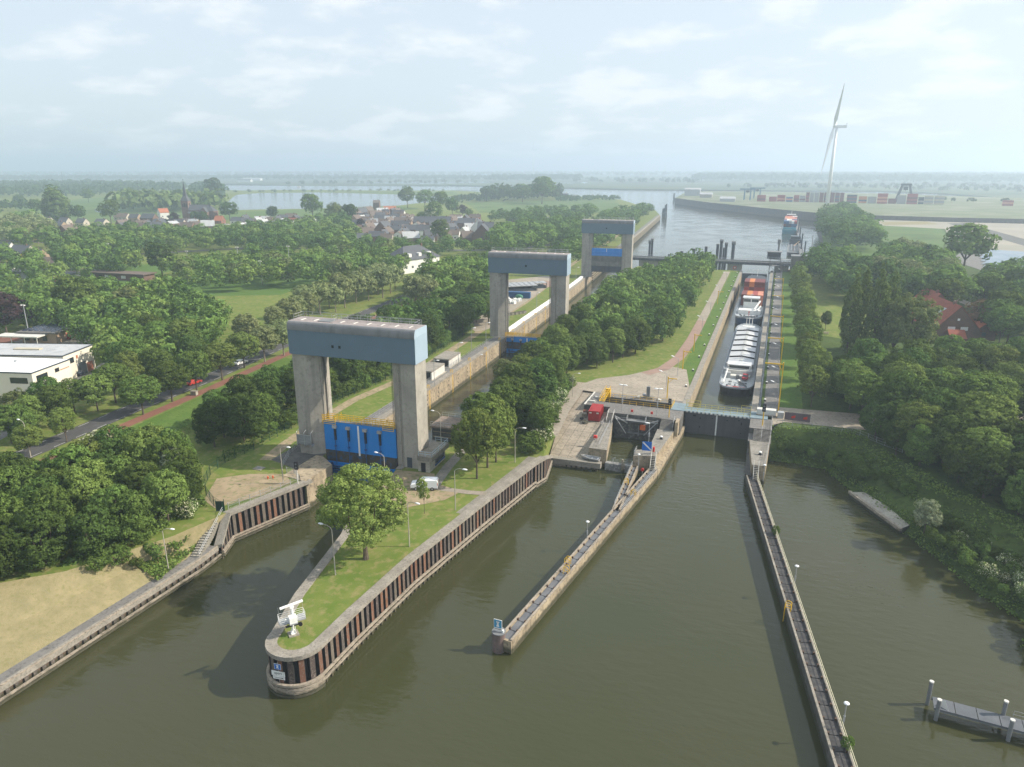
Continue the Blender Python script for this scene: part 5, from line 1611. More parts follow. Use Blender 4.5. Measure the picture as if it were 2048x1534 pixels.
for i, (p, lab) in enumerate([(pj(.53, -.75), 'white headed lamp post halfway along the middle jetty'), (pj(.02, -2.9), 'white headed lamp post where the two jetties part'),
                              (jl(.015, 2.1), 'white headed lamp post at the far end of the handrail jetty'), (jl(.39, 1.15), 'white headed lamp post halfway along the handrail jetty'),
                              (jl(.67, 1.15), 'nearest white headed lamp post on the handrail jetty')]):
 q = gl if i == 0 else copy_tree(gl)
 q.location = p; tag(q, lab, 'lamp post', 'white headed lamp posts on the jetties')
tt = thing('lifebuoy', 'red lifebuoy holder at the head of the middle jetty', 'lifebuoy', (-22.3, 142.0, 2.1))
mb = MB(); mb.cyl((0, 0, -2), (0, 0, .3), .06, n=6); mb.build('post', 'galv', tt); mb = MB(); mb.cyl((0, -.1, .6), (0, .1, .6), .36, n=12); mb.build('ring', 'red', tt)

# small jetty in the side water, bottom right
c0, c1 = Vector((23.9, 86.3, 1.5)), Vector((52, 84.0, 1.5))
tt = thing('landing_stage', 'grey landing stage on piles in the still side water at bottom right', 'jetty', c0)
mb = MB()
for i in range(12):
 a = c0.lerp(c1, i / 12); b2 = c0.lerp(c1, (i + 1) / 12 - .003)
 mb.beam(a, b2, 2.2, .16)
mb.build('deck', 'slate_deck', tt, w=True)
mb = MB()
for o in (-.95, .95): mb.beam(c0 + Vector((0, o, -.2)), c1 + Vector((0, o, -.2)), .2, .25)
for x in range(3, 28, 4): mb.beam((c0.x + x, c0.y - 1, 1.15), (c0.x + x, c0.y + 1, 1.15), .12, .12)
mb.build('beam', 'galv_dark', tt, w=True)
mb = MB(); railing_mb([(32.4, 86.6, 1.6), (52, 85.1, 1.6)], 1.0, (.5, 1.0), .025, 3, mb); mb.build('railing', 'galv', tt, w=True)
for i, (x, y) in enumerate(((23.7, 87.7), (24.2, 85.1), (31.5, 86.9), (31.6, 84.3), (39.2, 86.3), (39.3, 83.7))):
 mb = MB(); mb.cyl((x, y, -1.4), (x, y, 3.4 if i % 2 == 0 else 2.9), .24, n=10); pp_ = mb.build('pile', 'galv_dark', tt, w=True)
 mb = MB(); mb.cyl((x, y, 3.4 if i % 2 == 0 else 2.9), (x, y, 3.55 if i % 2 == 0 else 3.05), .27, n=10); mb.build('cap', 'white_dull', pp_, w=True)
mb = MB(); mb.tri((24.3, 86.0, 1.6), (25.4, 85.2, 1.6), (25.0, 86.0, 2.5)); mb.build('gusset', 'white_dull', tt, w=True)
# concrete landing on the landing bank
tt = thing('bank_landing', 'broken concrete landing at the water edge of the right bank', 'landing', (20, 150, 0))
mb = MB(); mb.prism([(19.2, 149.2), (26.6, 135.2), (28.6, 137.6), (25.6, 145.0), (22.0, 150.2)], -1.2, 1.05, 0, 1); mb.build('slab', ['concrete_dark', 'concrete_pale'], tt, w=True)
mb = MB(); mb.prism([(18.9, 149.2), (26.5, 134.9), (27.0, 135.1), (19.4, 149.5)], .7, 1.3); mb.build('edge_beam', 'timber', tt, w=True)

# ------------------------------------------------------------------ yellow gantries and bollards along the barge lock
def gantry(h=9.5, reach=4.2, side=-1):
 q = thing('signal_gantry', 'x', 'gantry')
 mb = MB(); mb.box(-.13, -.13, -.05, .13, .13, h); mb.build('post', 'yellow', q)
 mb = MB(); x0, x1 = sorted((0, side * reach)); mb.box(x0 - .1, -.1, h - .5, x1 + .1, .1, h - .28); mb.beam((side * .1, 0, h - 1.6), (side * 1.2, 0, h - .5), .1, .1); mb.build('arm', 'yellow', q)
 return q
g0 = gantry()
gl_list = [(4.55, 182.5, -1, 'tall yellow gantry beyond the barges, nearest one'), (4.6, 218, -1, 'tall yellow gantry beside the stern of the grey barge'), (4.7, 262, -1, 'yellow gantry beside the middle of the grey barge'),
           (4.7, 312, -1, 'yellow gantry beside the blue barge bow'), (4.7, 362, -1, 'yellow gantry far along the barge lock side')]
for i, (x, y, s, lab) in enumerate(gl_list):
 q = g0 if i == 0 else copy_tree(g0)
 q.location = (x, y, GZ); q.scale = (1, 1, [1.35, 1.2, 1, .9, .9][i]); tag(q, lab, 'gantry', 'yellow gantries right of the lock')
g1 = gantry(6.0, 2.2, 1)
for i, (x, y, lab) in enumerate([(-23.4, 183.5, 'short yellow gantry beside the gate slot'), (-23.2, 214, 'short yellow gantry on the lawn left of the grey barge'), (-22.6, 238, 'short yellow gantry left of the lock halfway up the path'), (-22.5, 330, 'short yellow gantry far along the lift gate lock side')]):
 q = g1 if i == 0 else copy_tree(g1)
 q.location = (x, y, GZ); tag(q, lab, 'gantry', 'short yellow gantries left of the lock')
def arm_lamp():
 q = thing('lamp_post', 'x', 'lamp post')
 mb = MB(); mb.cyl((0, 0, -.05), (0, 0, 5.6), .06, n=6); mb.build('pole', 'galv', q)
 mb = MB(); mb.cyl((0, 0, 5.5), (-1.3, 0, 6.1), .045, n=5); mb.build('arm', 'galv', q)
 mb = MB(); mb.M = Matrix.Translation((-1.7, 0, 6.2)) @ Matrix.Rotation(R(20), 4, 'Y') @ Matrix.Diagonal((1, .4, .22, 1)); mb.ball((0, 0, 0), .6, n=10); mb.build('lamp_head', 'lamp_head', q, smooth=True)
 return q
al = arm_lamp()
first = True
for i, y in enumerate([188, 203, 232, 262, 292, 322, 352, 384, 414]):
 q = al if first else copy_tree(al); first = False
 q.location = (4.2, y, GZ); tag(q, ('lamp post with angled arm beyond the barges, %s from the grey gate' % ['first', 'second', 'third', 'fourth', 'fifth', 'sixth', 'seventh', 'eighth', 'ninth'][i]), 'lamp post', 'angled lamp posts right of the lock')
for i, (x, y) in enumerate([(-24.4, 188), (-23.6, 205), (-23.0, 268), (-23, 300), (-23, 345), (-23, 390)]):
 q = copy_tree(al); q.location = (x, y, GZ); tag(q, 'lamp post with angled arm left of the lock, %s from the grey gate' % ['first', 'second', 'third', 'fourth', 'fifth', 'sixth'][i], 'lamp post', 'angled lamp posts left of the lock')
def bollard():
 q = thing('bollard', 'x', 'bollard')
 mb = MB(); mb.cyl((0, 0, 0), (0, 0, .45), .22, .17, n=10); mb.cyl((0, 0, -.01), (0, 0, .06), .38, n=10); mb.build('stem', 'black', q)
 mb = MB(); mb.ball((0, 0, .52), .32, n=10, sz=.5); mb.build('cap', 'white_paint', q)
 return q
bo = bollard(); n = 0
for y in list(range(190, 440, 17)):
 for x, sd in ((1.2, 'right'), (-20.0, 'left')):
  q = bo if n == 0 else copy_tree(bo)
  q.location = (x, y + (6 if sd == 'left' else 0), GZ + .05); n += 1
  tag(q, 'black bollard with white cap on the wall %s of the moored barges' % sd, 'bollard', 'white capped bollards %s of the lock' % sd)
for x, y, lab in ((-20.8, 157.5, 'white capped bollard on the pier left of the approach'), (1.2, 155.5, 'white capped bollard on the pier right of the approach')):
 q = copy_tree(bo); q.location = (x, y, ZP); q.scale = (1.2, 1.2, 1.2); tag(q, lab, 'bollard', 'bollards on the approach piers')
# dark hedge line on the mown lawn
# ------------------------------------------------------------------ vessels
def hull_mb(Lg, B, z0, z1, stern=8, bow=9, bulge=.6, mi=0, mtop=1, sheer=.5):
 """plan outline extruded with flare: y from 0 (near end) to Lg"""
 hb = B / 2
 ys = [0, .25, .9, 2.2, 4.2, stern, Lg * .3, Lg * .5, Lg * .7, Lg - bow, Lg - bow * .55, Lg - bow * .28, Lg - bow * .1, Lg]
 hw = [hb * .30, hb * .48, hb * .70, hb * .86, hb * .96, hb, hb, hb, hb, hb, hb * .9, hb * .66, hb * .38, hb * .12]
 sh = [sheer * .6, sheer * .6, sheer * .5, sheer * .4, sheer * .25, 0, 0, 0, 0, 0, sheer * .4, sheer * .7, sheer * .9, sheer]
 mb = MB()
 lft = [(-w, y) for w, y in zip(hw, ys)]; rgt = [(w, y) for w, y in zip(hw, ys)]
 def ring(k, zf, s):
  return [(x * s, (y - Lg / 2) * (1 - (1 - s) * .15) + Lg / 2, zf + (z1 - z0 > 0) * h * k) for (x, y), h in list(zip(rgt, sh)) + list(zip(lft, sh))[::-1]]
 r0 = ring(0, z0, .93); r1 = ring(.6, z0 + (z1 - z0) * .6, .99); r2 = ring(1, z1, 1.0)
 n = len(r0)
 for a, b2, m_ in ((r0, r1, mi), (r1, r2, mi)):
  mb._add(a + b2, [(i, (i + 1) % n, n + (i + 1) % n, n + i) for i in range(n)], m_)
 k = len(ys)
 for i in range(k - 1):
  mb.quad(r2[i], r2[i + 1], r2[n - 2 - i], r2[n - 1 - i], mtop)
 return mb, r2, k

def barge_a():
 t = thing('cargo_barge', 'long black hulled barge with silver hatch covers lying in the barge lock', 'barge', (-7.25, 210.5, 0))
 mb, ring, k = hull_mb(95, 9.8, -.8, 2.3)
 hull = mb.build('hull', ['hull_black', 'deck_grey'], t)
 n = len(ring)
 mb = MB()
 for i in range(n):
  a, b2 = Vector(ring[i]), Vector(ring[(i + 1) % n])
  mb.beam(a + Vector((0, 0, .12)), b2 + Vector((0, 0, .12)), .28, .5)
 mb.build('bulwark', 'deck_rail', hull)
 mb = MB()
 for s in (-1, 1): mb.box(s * 4.35 - .05, 20, 2.3, s * 4.35 + .05, 86, 2.36); mb.box(min(s * 3.95, s * 4.1), 24, 2.3, max(s * 3.95, s * 4.1), 85, 3.7)
 mb.build('coaming', 'deck_rail', t)
 y = 25.0
 for i in range(7):
  l = 8.3; zb = 3.5; up = .5
  mb = MB()
  for s in (-1, 1):
   mb.quad((0, y, zb + .5 + up), (s * 4.05, y, zb + up), (s * 4.05, y + l, zb), (0, y + l, zb + .5), 0)
  for yy, zz in ((y, zb + up), (y + l, zb)):
   mb._add([(-4.05, yy, zb - .35), (4.05, yy, zb - .35), (4.05, yy, zz), (0, yy, zz + .5), (-4.05, yy, zz)], [(0, 1, 2, 3, 4)], 1)  # end faces coloured black for the shade they stand in
  for s in (-1, 1): mb.quad((s * 4.05, y, zb - .35), (s * 4.05, y + l, zb - .35), (s * 4.05, y + l, zb), (s * 4.05, y, zb + up), 0)
  for s in (-1, 1): mb.quad((0, y + .6, zb + .52 + up * .95), (s * .55, y + .6, zb + .46 + up * .95), (s * .55, y + l - .6, zb + .46 + up * .1), (0, y + l - .6, zb + .52 + up * .1), 2)
  for q in range(1, 4):
   for s in (-1, 1):
    yy = y + l * q / 4
    dz = up * (1 - q / 4)
    mb.beam((s * .6, yy, zb + .45 + dz), (s * 4.0, yy, zb + .03 + dz), .1, .07, 0)
  mb.build('hatch_cover', ['hatch_alu', 'black', 'hatch_center'], t)
  y += l + .25
 # after deck and accommodation
 mb = MB(); mb.box(-3.6, 12.5, 2.3, 3.6, 15.0, 3.0); mb.box(-3.7, 15.0, 2.3, 3.7, 22.5, 4.1); mb.build('deckhouse', 'white_dull', t)
 mb = MB(); mb.box(-3.2, 16.6, 4.1, 3.2, 20.2, 5.4); wh = mb.build('wheelhouse', 'white_paint', t)
 mb = MB(); mb.box(-3.0, 16.54, 4.4, 3.0, 16.59, 5.25); mb.box(-3.26, 16.9, 4.4, -3.205, 20, 5.25); mb.box(3.205, 16.9, 4.4, 3.26, 20, 5.25); mb.build('window', 'dark_glass', wh)
 mb = MB(); mb.box(-3.6, 16.2, 5.4, 3.6, 20.8, 5.6); mb.build('roof', 'hatch_alu', wh)
 mb = MB(); mb.box(-4.2, 21.4, 4.1, -1.0, 22.8, 4.6); mb.box(1.0, 21.4, 4.1, 4.2, 22.8, 4.6); mb.box(-1, 21.2, 4.1, 1, 23, 4.5); mb.build('roof_locker', 'hatch_center', t)
 mb = MB(); mb.box(-3.9, 12.0, 2.35, -2.2, 14, 3.9); mb.box(2.4, 14.6, 2.4, 3.9, 18.0, 4.2); mb.build('locker', 'galv', t)
 mb = MB(); mb.box(-.5, 11.2, 2.4, .5, 12.6, 3.6); mb.build('companionway', 'galv_dark', t)
 mb = MB(); mb.beam((-3.75, 4.4, 2.9), (-3.2, 13.6, 4.8), .32, .32); mb.cyl((-3.75, 4.4, 2.2), (-3.75, 4.4, 3.2), .25, n=8); mb.build('boom', 'white_paint', t)
 mb = MB()
 for (x, y, r, h) in ((-1.9, 7.4, .5, .15), (-1.9, 4.6, .55, .15), (.9, 6.8, .45, .6), (2.2, 4.8, .3, .5), (1.6, 5.8, .25, .4), (2.6, 3.6, .3, .5), (-.3, 3.5, .2, .5), (-2.6, 2.4, .25, .5), (2.9, 2.5, .25, .5)):
  mb.cyl((x, y, 2.3), (x, y, 2.5 + h), r, n=10)
 mb.beam((.6, 4.4, 2.7), (2.8, 4.2, 2.7), .3, .3); mb.beam((1.2, 6.0, 2.7), (3.0, 6.1, 2.7), .25, .4)
 mb.build('winch', 'galv_dark', t)
 mb = MB(); mb.M = Matrix.Translation((.5, 7.2, 3.0)); mb.ball((0, 0, 0), .5, n=10); mb.build('dome', 'white_paint', t)
 mb = MB(); mb.beam((-2.6, 1.6, 2.75), (2.6, 1.6, 2.75), .12, .1); mb.box(-.8, 1.4, 2.4, .8, 1.7, 2.75); mb.build('stern_rail', 'red', t)
 mb = MB()
 for x in (-1.1, 1.1): mb.cyl((x, 88.8, 2.5), (x, 88.8, 6.4), .11, n=6)
 mb.beam((-1.6, 88.8, 6.4), (1.6, 88.8, 6.4), .16, .16); mb.cyl((0, 88.6, 2.5), (0, 88.6, 6.8), .14, n=6); mb.box(-2.4, 86.2, 2.4, 2.4, 87.6, 3.6)
 mb.build('bow_mast', 'white_paint', t)
 return t
ba = barge_a()
# little red car on its after deck
t = thing('red_car', 'small dark red car parked on the after deck of the grey barge', 'car', (-7.25 + 2.2, 210.5 + 11.4, 2.62), R(88))
def car_mb(t, bodym, Lc=3.9, Wc=1.65):
 pr = [(-Lc / 2, .3), (-Lc / 2, .75), (-Lc * .25, .88), (-Lc * .1, 1.4), (Lc * .28, 1.42), (Lc * .43, .95), (Lc / 2, .85), (Lc / 2, .3)]
 mb = MB(); n = len(pr)
 y0 = Wc / 2
 a = [(x, -y0 * (1 if z < 1 else .82), z) for x, z in pr]; c = [(x, y0 * (1 if z < 1 else .82), z) for x, z in pr]
 mb._add(a + c, [(i, n + i, n + (i + 1) % n, (i + 1) % n) for i in range(n)], 0); mb._add(a, [tuple(range(n))], 0); mb._add(c, [tuple(range(n))[::-1]], 0)
 b = mb.build('body', bodym, t)
 mb = MB(); k = .008
 for i in (2, 4):
  p, q = pr[i], pr[i + 1]
  f = lambda s, x, z: (x + (-.012 if i == 2 else .012), s * y0 * (.9 if z < 1 else .74), z + .012)
  mb.quad(f(-1, *p), f(-1, *q), f(1, *q), f(1, *p))
 for s in (-1, 1):
  v = [(-Lc * .2, s * (y0 * .985), .93), (Lc * .36, s * (y0 * .985), .98), (Lc * .25, s * (y0 * .845), 1.34), (-Lc * .09, s * (y0 * .845), 1.34)]
  mb.quad(*(v if s < 0 else v[::-1]))
 mb.build('window', 'dark_glass', b)
 for x in (-Lc * .31, Lc * .3):
  for s in (-1, 1):
   mb = MB(); mb.cyl((x, s * (y0 - .2), .3), (x, s * (y0 + .01), .3), .3, n=10); mb.build('wheel', 'rubber', t)
 return t
car_mb(t, 'red_box')


def barge_b():
 t = thing('container_barge', 'blue bowed container barge behind the grey barge in the barge lock', 'barge', (-8.4, 315, 0))
 mb, ring, k = hull_mb(112, 11.2, -.8, 2.9)
 hull = mb.build('hull', ['hull_blue', 'deck_grey'], t)
 n = len(ring); mb = MB()
 for i in range(n): mb.beam(Vector(ring[i]) + Vector((0, 0, .3)), Vector(ring[(i + 1) % n]) + Vector((0, 0, .3)), .2, .7)
 mb.build('bulwark', 'deck_rail', hull)
 mb = MB(); mb.box(-4.6, 11, 2.9, 4.6, 15, 4.7); mb.box(-4.8, 15, 2.9, 4.8, 22, 3.6); mb.build('deckhouse', 'white_paint', t)
 mb = MB(); mb.box(-3.3, 26, 2.9, 3.3, 31, 7.6); wh = mb.build('wheelhouse', 'white_paint', t)
 mb = MB(); mb.box(-3.2, 25.94, 5.9, -.2, 25.99, 7.2); mb.box(.2, 25.94, 5.9, 3.2, 25.99, 7.2); mb.box(3.305, 26.4, 5.9, 3.35, 30.5, 7.2); mb.build('window', 'dark_glass', wh)
 mb = MB(); mb.box(-3.7, 25.4, 7.6, 3.7, 31.4, 7.85); mb.cyl((0, 27, 7.85), (0, 27, 9.6), .08, n=6); mb.box(-.8, 26.9, 9.2, .8, 27.1, 9.35); mb.build('roof', 'hatch_alu', wh)
 mb = MB(); mb.beam((2.0, 12, 5.2), (4.0, 21, 7.4), .5, .5); mb.beam((3.4, 10.5, 4.9), (4.4, 18, 5.6), .5, .5); mb.build('boom', 'white_paint', t)
 mb = MB()
 for (x, y) in ((-3, 5), (-1.8, 6), (2.6, 5), (3.4, 6.4), (-3.6, 7.4), (1.2, 4.4)): mb.cyl((x, y, 2.9), (x, y, 3.7), .35, n=8)
 mb.beam((-2.4, 4.6, 3.3), (2.4, 4.6, 3.3), .4, .4); mb.build('winch', 'galv_dark', t)
 mb = MB(); mb.cyl((0, 7, 2.9), (0, 7, 5.2), .12, n=6); mb.box(-.4, 6.9, 4.6, .4, 7.1, 4.8); mb.build('bow_mast', 'red', t)
 mb = MB()
 pts = []
 for a in range(0, 181, 20): pts.append((4.9 * math.cos(R(a)), 100 + 8.5 * math.sin(R(a))))
 mb.prism([(-4.9, 88), (4.9, 88)] + pts, 2.9, 7.0, 0, 1, True)
 far_h = mb.build('after_house', ['dark_glass', 'steel_dark'], t)
 mb = MB(); mb.cyl((0, 104, 7), (0, 104, 11), .14, n=6); mb.beam((-3, 104, 10.4), (3, 104, 10.4), .16, .16); mb.build('radar_mast', 'white_paint', t)
 mb = MB()
 for s in (-1, 1): mb.box(min(s * 4.9, s * 5.1), 33, 2.9, max(s * 4.9, s * 5.1), 86, 4.6)
 mb.build('coaming', 'hull_blue', t)
 return t
barge_b()

# ---- shipping containers: one mesh per colour and size
CM = {}
def cont_mesh(col, Lc):
 k = (col, Lc)
 if k not in CM:
  mb = MB(); mb.box(-Lc / 2, -1.22, 0, Lc / 2, 1.22, 2.55)
  nrb = int(Lc / .6)
  for s in (-1, 1):
   for i in range(nrb):
    x = -Lc / 2 + .25 + i * (Lc - .5) / nrb
    mb.box(x, min(s * 1.22, s * 1.25), .15, x + .3, max(s * 1.22, s * 1.25), 2.4)
  mb.box(-Lc / 2 - .03, -1.1, .12, -Lc / 2, -.03, 2.45); mb.box(-Lc / 2 - .03, .03, .12, -Lc / 2, 1.1, 2.45)
  CM[k] = mb.mesh('container', 'cont_' + col)
 return CM[k]
def container(col, Lc, loc, rz, label, group):
 o = bpy.data.objects.new('shipping_container', cont_mesh(col, Lc))
 COL.objects.link(o); o.location = loc; o.rotation_euler = (0, 0, rz)
 return tag(o, label, 'container', group)
rc_ = random.Random(5)
# on the blue barge (lengthwise)
for j, x in enumerate((-3.6, -1.2, 1.2, 3.6)):
 for k in range(3):
  col = ['maroon', 'orange', 'maroon', 'maroon'][j] if k == 2 else rc_.choice(['maroon', 'red', 'maroon'])
  container(col, 12.2, (-8.4 + x, 315 + 62, 3.0 + 2.6 * k), R(90), '%s container in the tall block on the blue barge' % col, 'containers on the blue barge')
 for k in range(2):
  for y in (38.5, 51):
   col = rc_.choice(['red', 'salmon', 'maroon']) if j != 1 else 'orange'
   if y > 45 and k == 1: continue
   container(col, 12.2, (-8.4 + x, 315 + y, 3.0 + 2.6 * k), R(90), '%s container in the low block behind the wheelhouse of the blue barge' % col, 'containers on the blue barge')
for j, x in enumerate((-3.6, -1.2, 1.2, 3.6)):
 col = ['navy', 'navy', 'green', 'navy'][j]
 container(col, 12.2, (-8.4 + x, 315 + 77, 5.6), R(90), '%s container just before the rounded after house of the blue barge' % col, 'containers on the blue barge')
 container('navy', 12.2, (-8.4 + x, 315 + 77, 3.0), R(90), 'navy container under the row before the rounded after house of the blue barge', 'containers on the blue barge')

# harbour vessels
p0 = P(1578, 468, 0)
t = thing('container_ship', 'loaded container vessel with teal stern lying in the harbour', 'ship', p0, R(-1.0))
mb, ring, k = hull_mb(125, 14.5, -.8, 4.2); hull = mb.build('hull', ['hull_teal', 'deck_grey'], t)
mb = MB(); mb.box(-6.2, 2.5, 4.2, 6.2, 7, 6.0); mb.build('deckhouse', 'hull_teal', t)
mb = MB(); mb.box(-5.0, 112, 4.2, 5.0, 118, 13.2); wh = mb.build('wheelhouse', 'white_paint', t)
mb = MB(); mb.box(-4.8, 111.9, 10.6, 4.8, 111.97, 12.4); mb.build('window', 'dark_glass', wh)
mb = MB(); mb.cyl((0, 114, 13.2), (0, 114, 17), .2, n=6); mb.build('mast', 'white_paint', wh)
crows = [['blue', 'blue', 'grey', 'white', 'red'], ['blue', 'white', 'grey', 'red', 'maroon'], ['red', 'white', 'white', 'blue', 'blue'], ['grey', 'orange', 'orange', 'salmon', 'salmon'],
         ['orange', 'orange', 'salmon', 'salmon', 'red'], ['salmon', 'salmon', 'red', 'red', 'maroon'], ['red', 'red', 'salmon', 'white', 'white']]
Mr = Matrix.Rotation(R(-1.0), 4, 'Z')
for i, row in enumerate(crows):
 for j, col in enumerate(row):
  lv = 3 if i < 5 else 3
  for k in range(lv):
   if k < lv - 1 and 0 < i: continue
   q = p0 + Mr @ Vector((-5.1 + j * 2.55, 16 + i * 13.2, 4.3 + k * 2.6))
   container(col if k == lv - 1 else rc_.choice(['navy', 'blue', 'maroon']), 12.2, q, R(89), '%s container in the cargo of the harbour vessel with teal stern' % (col), 'containers on the harbour vessel')
 if i:
  mb = MB(); mb.box(-6.4, 10 + i * 13.2, 4.2, 6.4, 22 + i * 13.2, 9.5); mb.build('cargo_hold', 'cont_maroon', t)
p0 = P(1588, 513, 0)
t = thing('tanker_barge', 'dark tanker barge moored in the harbour just beyond the bridge', 'barge', p0, R(-1))
mb, ring, k = hull_mb(86, 11.0, -.8, 2.6); mb.build('hull', ['hull_black', 'galv_dark'], t)
mb = MB(); mb.box(-4.6, 66, 2.6, 4.6, 78, 7); mb.build('deckhouse', 'steel_dark', t)
mb = MB(); mb.box(-4, 68, 7, 4, 74, 9.4); mb.build('wheelhouse', 'dark_glass', t)
mb = MB()
for x in (-2.5, 0, 2.5): mb.cyl((x, 12, 3.2), (x, 62, 3.2), .3, n=6)
for k in range(6): mb.box(-4, 10 + k * 9, 2.6, 4, 11 + k * 9, 3.5)
mb.build('pipework', 'galv', t)
mb = MB(); mb.cyl((-1, 8, 2.6), (-1, 8, 6), .15, n=6); mb.beam((-1, 30, 5), (3, 40, 8), .5, .5); mb.build('derrick', 'brick_buff', t)
for (x0, x1, py, lab, m_) in ((963, 1004, 382, 'long dark barge under way on the river behind the wooded point', 'hull_blue'), (1108, 1137, 390.5, 'small barge under way on the river to the right of the wooded point', 'hull_black'), (553, 606, 378, 'distant barge on the river beyond the lake', 'steel_dark')):
 a, b2 = P(x0, py, 0), P(x1, py, 0)
 Lg = (b2 - a).length
 t = thing('river_barge', lab, 'barge', a, math.atan2((b2 - a).y, (b2 - a).x) - R(90))
 mb, ring, k = hull_mb(Lg, 11, -.5, 4.0); mb.build('hull', [m_, 'galv_dark'], t)
 mb = MB(); mb.box(-4, Lg * .8, 4, 4, Lg * .9, 9); mb.build('wheelhouse', 'white_dull', t)
 mb = MB(); mb.box(-4.4, Lg * .12, 4, 4.4, Lg * .74, 5.6); mb.build('hatch_cover', 'galv', t)

# ------------------------------------------------------------------ bridge over the lower heads
t = thing('road_bridge', 'flat grey road bridge crossing both locks in front of the harbour', 'bridge', (-40, 456, 0))
mb = MB(); mb.box(-112, 452.2, 9.0, 40, 461, 10.2, 0); mb.box(-112, 451.9, 10.2, 40, 453.0, 10.75, 1); mb.box(-112, 460.0, 10.2, 40, 461.2, 10.75, 1); mb.box(-112, 453, 10.2, 40, 460, 10.24, 2)
mb.build('deck', ['steel_dark', 'galv_dark', 'asphalt'], t, w=True)
mb = MB()
for x in range(-110, 40, 3): mb.box(x, 452.12, 9.05, x + .12, 452.2, 10.15)
mb.build('stiffener', 'galv_dark', t, w=True)
for x0, x1 in ((-81, -66), (-61, -40), (-27, -18.6), (0, 8), (16, 40)):
 mb = MB(); mb.box(x0, 453.5, -1.2, x1, 460.5, 9.0); mb.build('pier', 'concrete_pale', t, w=True)
mb = MB(); railing_mb([(-112, 452.3, 10.75), (40, 452.3, 10.75)], 1.0, (.5, 1.0), .05, 3, mb); railing_mb([(-112, 460.8, 10.75), (40, 460.8, 10.75)], 1.0, (.5, 1.0), .05, 3, mb); mb.build('railing', 'galv', t, w=True)
q = thing('round_sign', 'round red prohibition sign on the bridge pier', 'sign', (-22.6, 453.3, 6.8))
mb = MB(); mb.cyl((0, 0, 0), (0, .12, 0), 1.0, n=16); mb.build('disc', 'red', q); mb = MB(); mb.cyl((0, -.04, 0), (0, -.005, 0), .6, n=16); mb.build('centre', 'white_dull', q)
t = thing('control_tower', 'grey bridge control cabin on a lattice tower right of the far lock gate', 'control tower', (0, 450, 0))
mb = MB()
for x in (-2.8, 3.0):
 for y in (446.5, 451): mb.beam((x, y, 0), (x, y, 14.2), .4, .4)
for z in (5, 9.5, 13.5): mb.box(-3, 446.3, z, 3.2, 451.2, z + .25)
mb.beam((-2.8, 446.5, 5), (3, 446.5, 9.5), .2, .2); mb.beam((-2.8, 446.5, 9.5), (3, 446.5, 13.5), .2, .2); mb.beam((3, 446.5, 5), (-2.8, 446.5, 9.5), .2, .2)
mb.build('lattice', 'galv_dark', t, w=True)
mb = MB(); mb.box(-4.6, 445.6, 13.8, 2.8, 451.6, 17.6); cab = mb.build('cabin', 'steel_dark', t, w=True)
mb = MB(); mb.box(-4.4, 445.5, 15.4, 2.6, 445.58, 17.0); mb.build('window', 'dark_glass', cab, w=True) if False else mb.build('window', 'dark_glass', t, w=True)
mb = MB(); mb.box(-5.2, 445, 17.6, 3.4, 452.2, 17.9); mb.build('roof', 'galv_dark', t, w=True)
mb = MB(); railing_mb([(-5.8, 444.6, 13.8), (8.5, 444.6, 13.8)], 1.1, (.5, 1.0), .06, 2, mb); railing_mb([(3.4, 446, 9.6), (9.5, 446, 9.6)], 1.1, (.5, 1.0), .06, 2, mb); mb.box(2.9, 444.6, 13.5, 8.6, 447, 13.75); mb.build('gallery', 'galv', t, w=True)
mb = MB(); mb.cyl((1.3, 452, 17.8), (1.3, 452, 22.5), .55, n=8); mb.cyl((1.3, 452, 22.2), (1.3, 452, 24.6), .95, n=8); mb.build('mast', 'galv_dark', t, w=True)
q = thing('machine_building', 'plain grey concrete block beside the bridge control cabin', 'building', (10, 456, 0))
mb = MB(); mb.box(8.8, 449, -1, 17.5, 458, 15.2); mb.build('wall', 'concrete', q, w=True)
mb = MB(); mb.box(8.6, 448.8, 15.2, 17.7, 458.2, 15.6); mb.build('roof', 'galv_dark', q, w=True)
mb = MB(); mb.box(10.5, 448.93, 3, 12, 448.99, 5.4); mb.build('door', 'steel_dark', q, w=True)
# tall dark mooring piles round the bridge
def ground_from_top(px, pyt, y):
 r = _ray(px, pyt); k = y / r.y
 return (r.x * k, y, CAMH + r.z * k)
pile_spec = [(1300, 484, 470, .7, 1), (1305, 481, 471, .7, 1), (1364, 503, 472, .9, 0), (1388, 498, 474, .9, 0), (1412.5, 494, 476, .9, 0), (1436, 489, 474, .9, 0), (1443.5, 483, 470, .9, 1), (1448, 496, 468, .6, 0), (1453, 489, 472, .8, 1), (1467.5, 487, 468, 1.0, 1), (1338, 509, 472, .6, 0)]
for i, (px, pyt, y, r, cap) in enumerate(pile_spec):
 x, y, zt_ = ground_from_top(px, pyt, y)
 q = thing('mooring_pile', ('dark mooring pile with pulley head behind the bridge, ' if cap else 'plain dark mooring pile behind the bridge, ') + ['first', 'second', 'fourth', 'fifth', 'sixth', 'seventh', 'eighth', 'ninth', 'tenth', 'eleventh', 'third'][i] + ' from the left', 'mooring pile', (x, y, 0), group='mooring piles behind the bridge')
 mb = MB(); mb.cyl((0, 0, -1), (0, 0, zt_), r, n=10); mb.build('pile', 'steel_dark', q)
 mb = MB()
 if cap: mb.cyl((-r * 1.2, 0, zt_ + .4), (r * 1.2, 0, zt_ + .4), 1.15, n=12)
 else: mb.cyl((0, 0, zt_), (0, 0, zt_ + .4), r * 1.15, n=10)
 mb.build('head', 'galv_dark', q)
